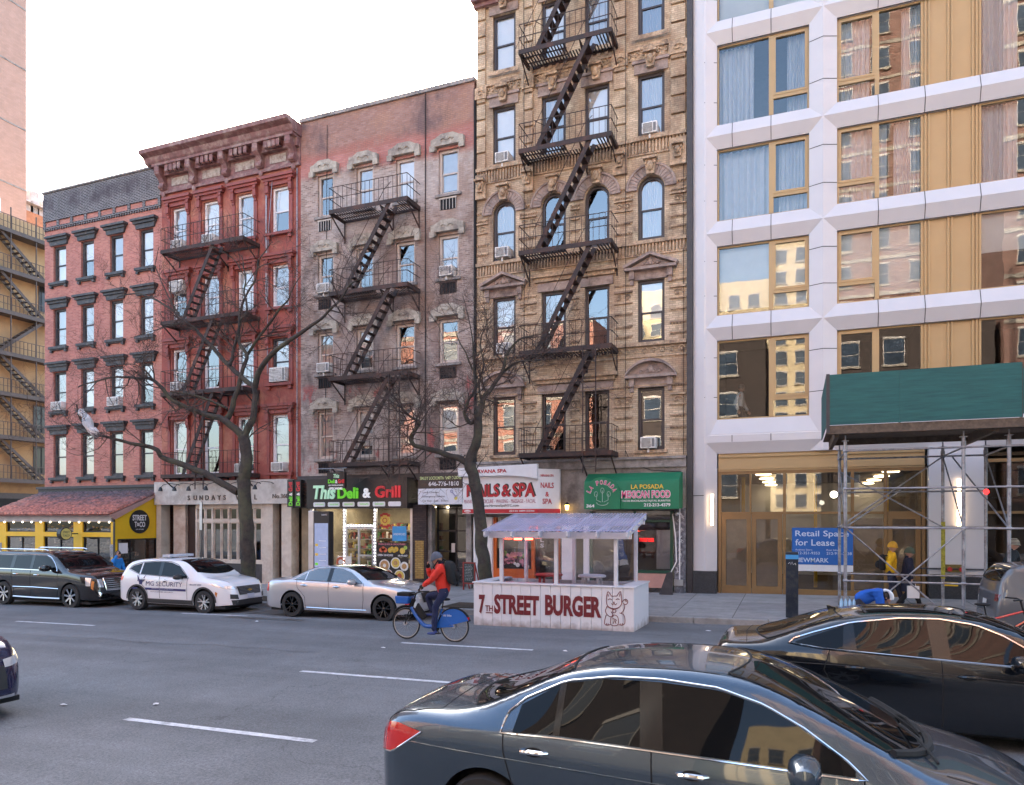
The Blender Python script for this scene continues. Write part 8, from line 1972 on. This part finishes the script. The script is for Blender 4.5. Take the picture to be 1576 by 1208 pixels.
for k in range(-3,4):
    pts=[h+Vector((.135*math.cos(a)*math.cos(k*.3)-.01,.115*math.sin(k*.38),.145*math.sin(a))) for a in [-.3+q*.3 for q in range(9)]]
    mb.tube(pts,.022,6)
mb.build('helmet',pm('white_helmet_shell',(.6,.6,.62),.3,var=.1),pr_,smooth=True)
mb=MB(); mb.ball(h+Vector((-.01,0,.03)),.125,.105,.125); mb.build('helmet_liner',M['black'],pr_,smooth=True)
t=thing('water_bottle_pack','clear plastic pack of blue water bottles on the road beside the bending person','bottles'); b0=Wp(1308,931,BYc-.1)
for k in range(5): 
    MB().lathe([(0,-.13),(.035,-.13),(.035,.06),(.014,.11),(.014,.13),(0,.13)],(b0.x-.16+k*.08,b0.y,b0.z),8).build('bottle',pm('blue_bottle',(.25,.45,.62),.1,var=.2) if k==0 else bpy.data.materials['blue_bottle'],t,smooth=True)
MB().box(b0.x-.3,b0.x+.3,b0.y-.15,b0.y+.15,road(b0.x,16.5),b0.z-.14).build('crate',M['iron'],t)
# ---------- bicycles
def bike(name,label,xr,xf,Y,g,frame,dirx,share=False,r=.335):
    """rear hub at xr, front hub at xf"""
    t=thing(name,label,'bicycle'); z0=g+r; f=1 if xf>xr else -1
    def X(a): return xr+f*a
    wb=abs(xf-xr)
    for hx in (xr,xf):
        w_=MB(); w_.tube([(hx+r*.955*math.cos(a),Y,z0+r*.955*math.sin(a)) for a in [2*math.pi*k/32 for k in range(32)]],.019,8,closed=True); wo=w_.build('wheel',M['rubber'],t,smooth=True)
        w_=MB(); w_.tube([(hx+r*.89*math.cos(a),Y,z0+r*.89*math.sin(a)) for a in [2*math.pi*k/32 for k in range(32)]],.011,6,closed=True); w_.build('rim',pm('pale_rim',(.42,.38,.33),.4,.3) if 'pale_rim' not in bpy.data.materials else bpy.data.materials['pale_rim'],wo,smooth=True)
        w_=MB()
        for k in range(20): a=2*math.pi*k/20; w_.tube([(hx+.03*math.cos(a+.8),Y+(.02 if k%2 else -.02),z0+.03*math.sin(a+.8)),(hx+r*.88*math.cos(a),Y,z0+r*.88*math.sin(a))],.0022,3,cap=False)
        w_.lathe([(.0,-.05),(.045,-.05),(.045,.05),(0,.05)],(hx,Y,z0),12,'y'); w_.build('spokes',M['steel'],wo)
    bb=(X(.46),Y,g+.30); st=(X(.30),Y,g+.72); hd=(X(wb-.20),Y,g+.86); hd2=(X(wb-.13),Y,g+.66)
    m=MB()
    if share:
        m.tube(smooth([Vector(hd2)+Vector((0,0,.06)),Vector((X(wb-.28),Y,g+.50)),Vector((X(wb-.48),Y,g+.32)),Vector(bb)+Vector((0,0,.03))],5),.045,10)
        m.tube([bb,st],.025,8)
    else:
        m.tube([hd2,bb],.02,8); m.tube([(hd[0],Y,hd[2]-.04),(X(.32),Y,g+.62)],.02,8); m.tube([bb,st],.018,8)
    for s in (-.055,.055): m.tube([(bb[0],Y+s*.6,bb[2]),(xr,Y+s,z0)],.012,6); m.tube([(X(.33),Y+s*.5,g+.62),(xr,Y+s,z0)],.010,6)
    m.build('frame',frame,t,smooth=True)
    m=MB(); m.tube([hd,hd2],.024,8)
    for s in (-.05,.05): m.tube([hd2,(X(wb-.09),Y+s,g+.62),(xf,Y+s,z0)],.014,6)
    m.build('fork',M['matblack'],t,smooth=True)
    m=MB(); m.tube([hd,(X(wb-.24),Y,g+1.02)],.018,8); m.tube([(X(wb-.42),Y-.30,g+1.05),(X(wb-.26),Y-.18,g+1.05),(X(wb-.23),Y,g+1.03),(X(wb-.26),Y+.18,g+1.05),(X(wb-.42),Y+.30,g+1.05)],.015,8); m.build('handlebar',M['matblack'],t,smooth=True)
    m=MB(); m.tube([st,(X(.27),Y,g+.90)],.014,6); m.ball((X(.24),Y,g+.93),.14,.08,.035); m.build('saddle',M['matblack'],t,smooth=True)
    m=MB(); m.tube([(bb[0]-f*.12,Y-.07,bb[2]-.10),(bb[0],Y-.07,bb[2]),],.01,6); m.tube([(bb[0]+f*.12,Y+.07,bb[2]+.10),(bb[0],Y+.07,bb[2])],.01,6); m.lathe([(0,-.03),(.10,-.03),(.10,-.01),(0,-.01)],(bb[0],Y,bb[2]),18,'y'); m.box(bb[0]-f*.12-.05,bb[0]-f*.12+.05,Y-.16,Y-.07,bb[2]-.12,bb[2]-.10); m.build('crank',M['matblack'],t)
    if share:
        m=MB()
        for s in (-.045,.045):
            pts=[(X(.02)+f*0,g+r+.38)]+[]
            arc=[(xr+(r+.03)*math.cos(a),z0+(r+.03)*math.sin(a)) for a in [math.pi*(.12+.62*k/12) if f<0 else math.pi*(.88-.62*k/12) for k in range(13)]]
            low=[(X(.42),z0-.08),(X(.15),z0-.02),]
            m.prism(arc+[(X(.44),g+.30),(X(.20),g+.34)],Y+s-.004,Y+s+.004)
        m.build('rear_fender_panel',M['blue'],t)
        m=MB()
        for hx,a0,a1 in ((xf,.15,.75),(xr,.1,.95)): m.tube([(hx+(r+.035)*math.cos(a),Y,z0+(r+.035)*math.sin(a)) for a in [math.pi*(a0+(a1-a0)*k/14) for k in range(15)]],.03,6)
        m.build('mudguard',M['matblack'],t,smooth=True)
        a=(X(wb+.02),Y,g+.92); m=MB()
        m.prism([(a[0]-.17,g+.80),(a[0]+.13,g+.80),(a[0]+.16,g+.97),(a[0]-.20,g+.97)],Y-.15,Y+.15); m.build('front_basket',M['blue'],t,bevel=.02)
        m=MB(); m.box(a[0]-.15,a[0]+.17,Y-.13,Y+.13,g+.972,g+1.05); m.tube([(X(wb-.2),Y,g+.9),(X(wb-.1),Y,g+.72)],.05,8); m.prism([(X(wb-.30),g+.82),(X(wb-.52),g+.52),(X(wb-.42),g+.45),(X(wb-.22),g+.66)],Y-.04,Y+.04); m.build('battery_and_rack',M['matblack'],t,bevel=.01)
        m=MB(); m.box(X(-.33)-.03,X(-.33)+.03,Y-.03,Y+.03,g+.50,g+.56); m.build('tail_light',M['tail'],t)
        tt=text('citi bike',M['white'],t,(X(.13)-.12,Y-.05,g+.56),.2,.05,d=.003)
    return t
CX0,CX1,CY=-6.94,-8.14,14.2; g=road(-7.5,CY)
bike('blue_share_bicycle','blue share bicycle ridden left in front of the silver sedan',CX0,CX1,CY,g,M['blue'],-1,share=True,r=.35)
Z=lambda x,y,dy=0: Wp(580+x/7.106,830+y/7.106,CY+dy)
J=dict(pelvis=Z(735,575),chest=Z(700,360),neck=Z(680,275),head=Z(655,212))
J['sl']=Z(700,310,-.17); J['sr']=Z(690,310,.17); J['el']=Z(610,430,-.22); J['wl']=Z(505,510,-.20); J['er']=Z(580,400,.2); J['wr']=Z(562,310,.12)
J['hl']=Z(735,590,-.09); J['hr']=Z(730,590,.09); J['kl']=Z(640,735,-.11); J['al']=Z(625,1005,-.12); J['kr']=Z(555,620,.11); J['ar']=Z(610,800,.11)
rider=person('person in red jacket and grey beanie riding the blue share bicycle',J,(-1,0,0),dict(jacket=fab('red_jacket',(.62,.035,.02)),trousers=fab('navy_jeans_b',(.012,.018,.06)),shoe=pm('blue_canvas_shoe',(.03,.05,.2),.6)),hd=(-1,0,-.05),hat='beanie',hatmat=fab('grey_wool',(.09,.10,.13)),hood=fab('navy_hood_b',(.015,.02,.05)),bulk=1.08)
for s in 'lr':
    d=(J['w'+s]-J['e'+s]).normalized(); mb=MB(); mb.ball(J['w'+s]+d*.05,.05,.045,.055); 
    for q in range(4): mb.tube([J['w'+s]+d*.07+Vector((0,-.03+.02*q,0)),J['w'+s]+d*.13+Vector((0,-.03+.02*q,-.02)),J['w'+s]+d*.12+Vector((0,-.03+.02*q,-.055))],.012,6)
    mb.tube([J['w'+s]+d*.04+Vector((0,-.04,-.01)),J['w'+s]+d*.09+Vector((0,-.05,-.03))],.013,6); mb.build('glove',M['matblack'],rider,smooth=True)
up=(J['neck']-J['pelvis']).normalized()
backpack('black backpack on the back of the cyclist in the red jacket',J['chest']+Vector((.16,0,.02)),Vector((1,0,-.15)),up,M['matblack'],.33,.52,.20)
a=Wp(1512,930,16.3)
g=road(a.x,16.3); bike('red_bicycle','red bicycle with black saddle parked by the grey SUV at the right edge',a.x-.24,a.x+.86,16.3,a.z-.93,pm('red_bike_paint',(.55,.02,.02),.3,coat=1),1)
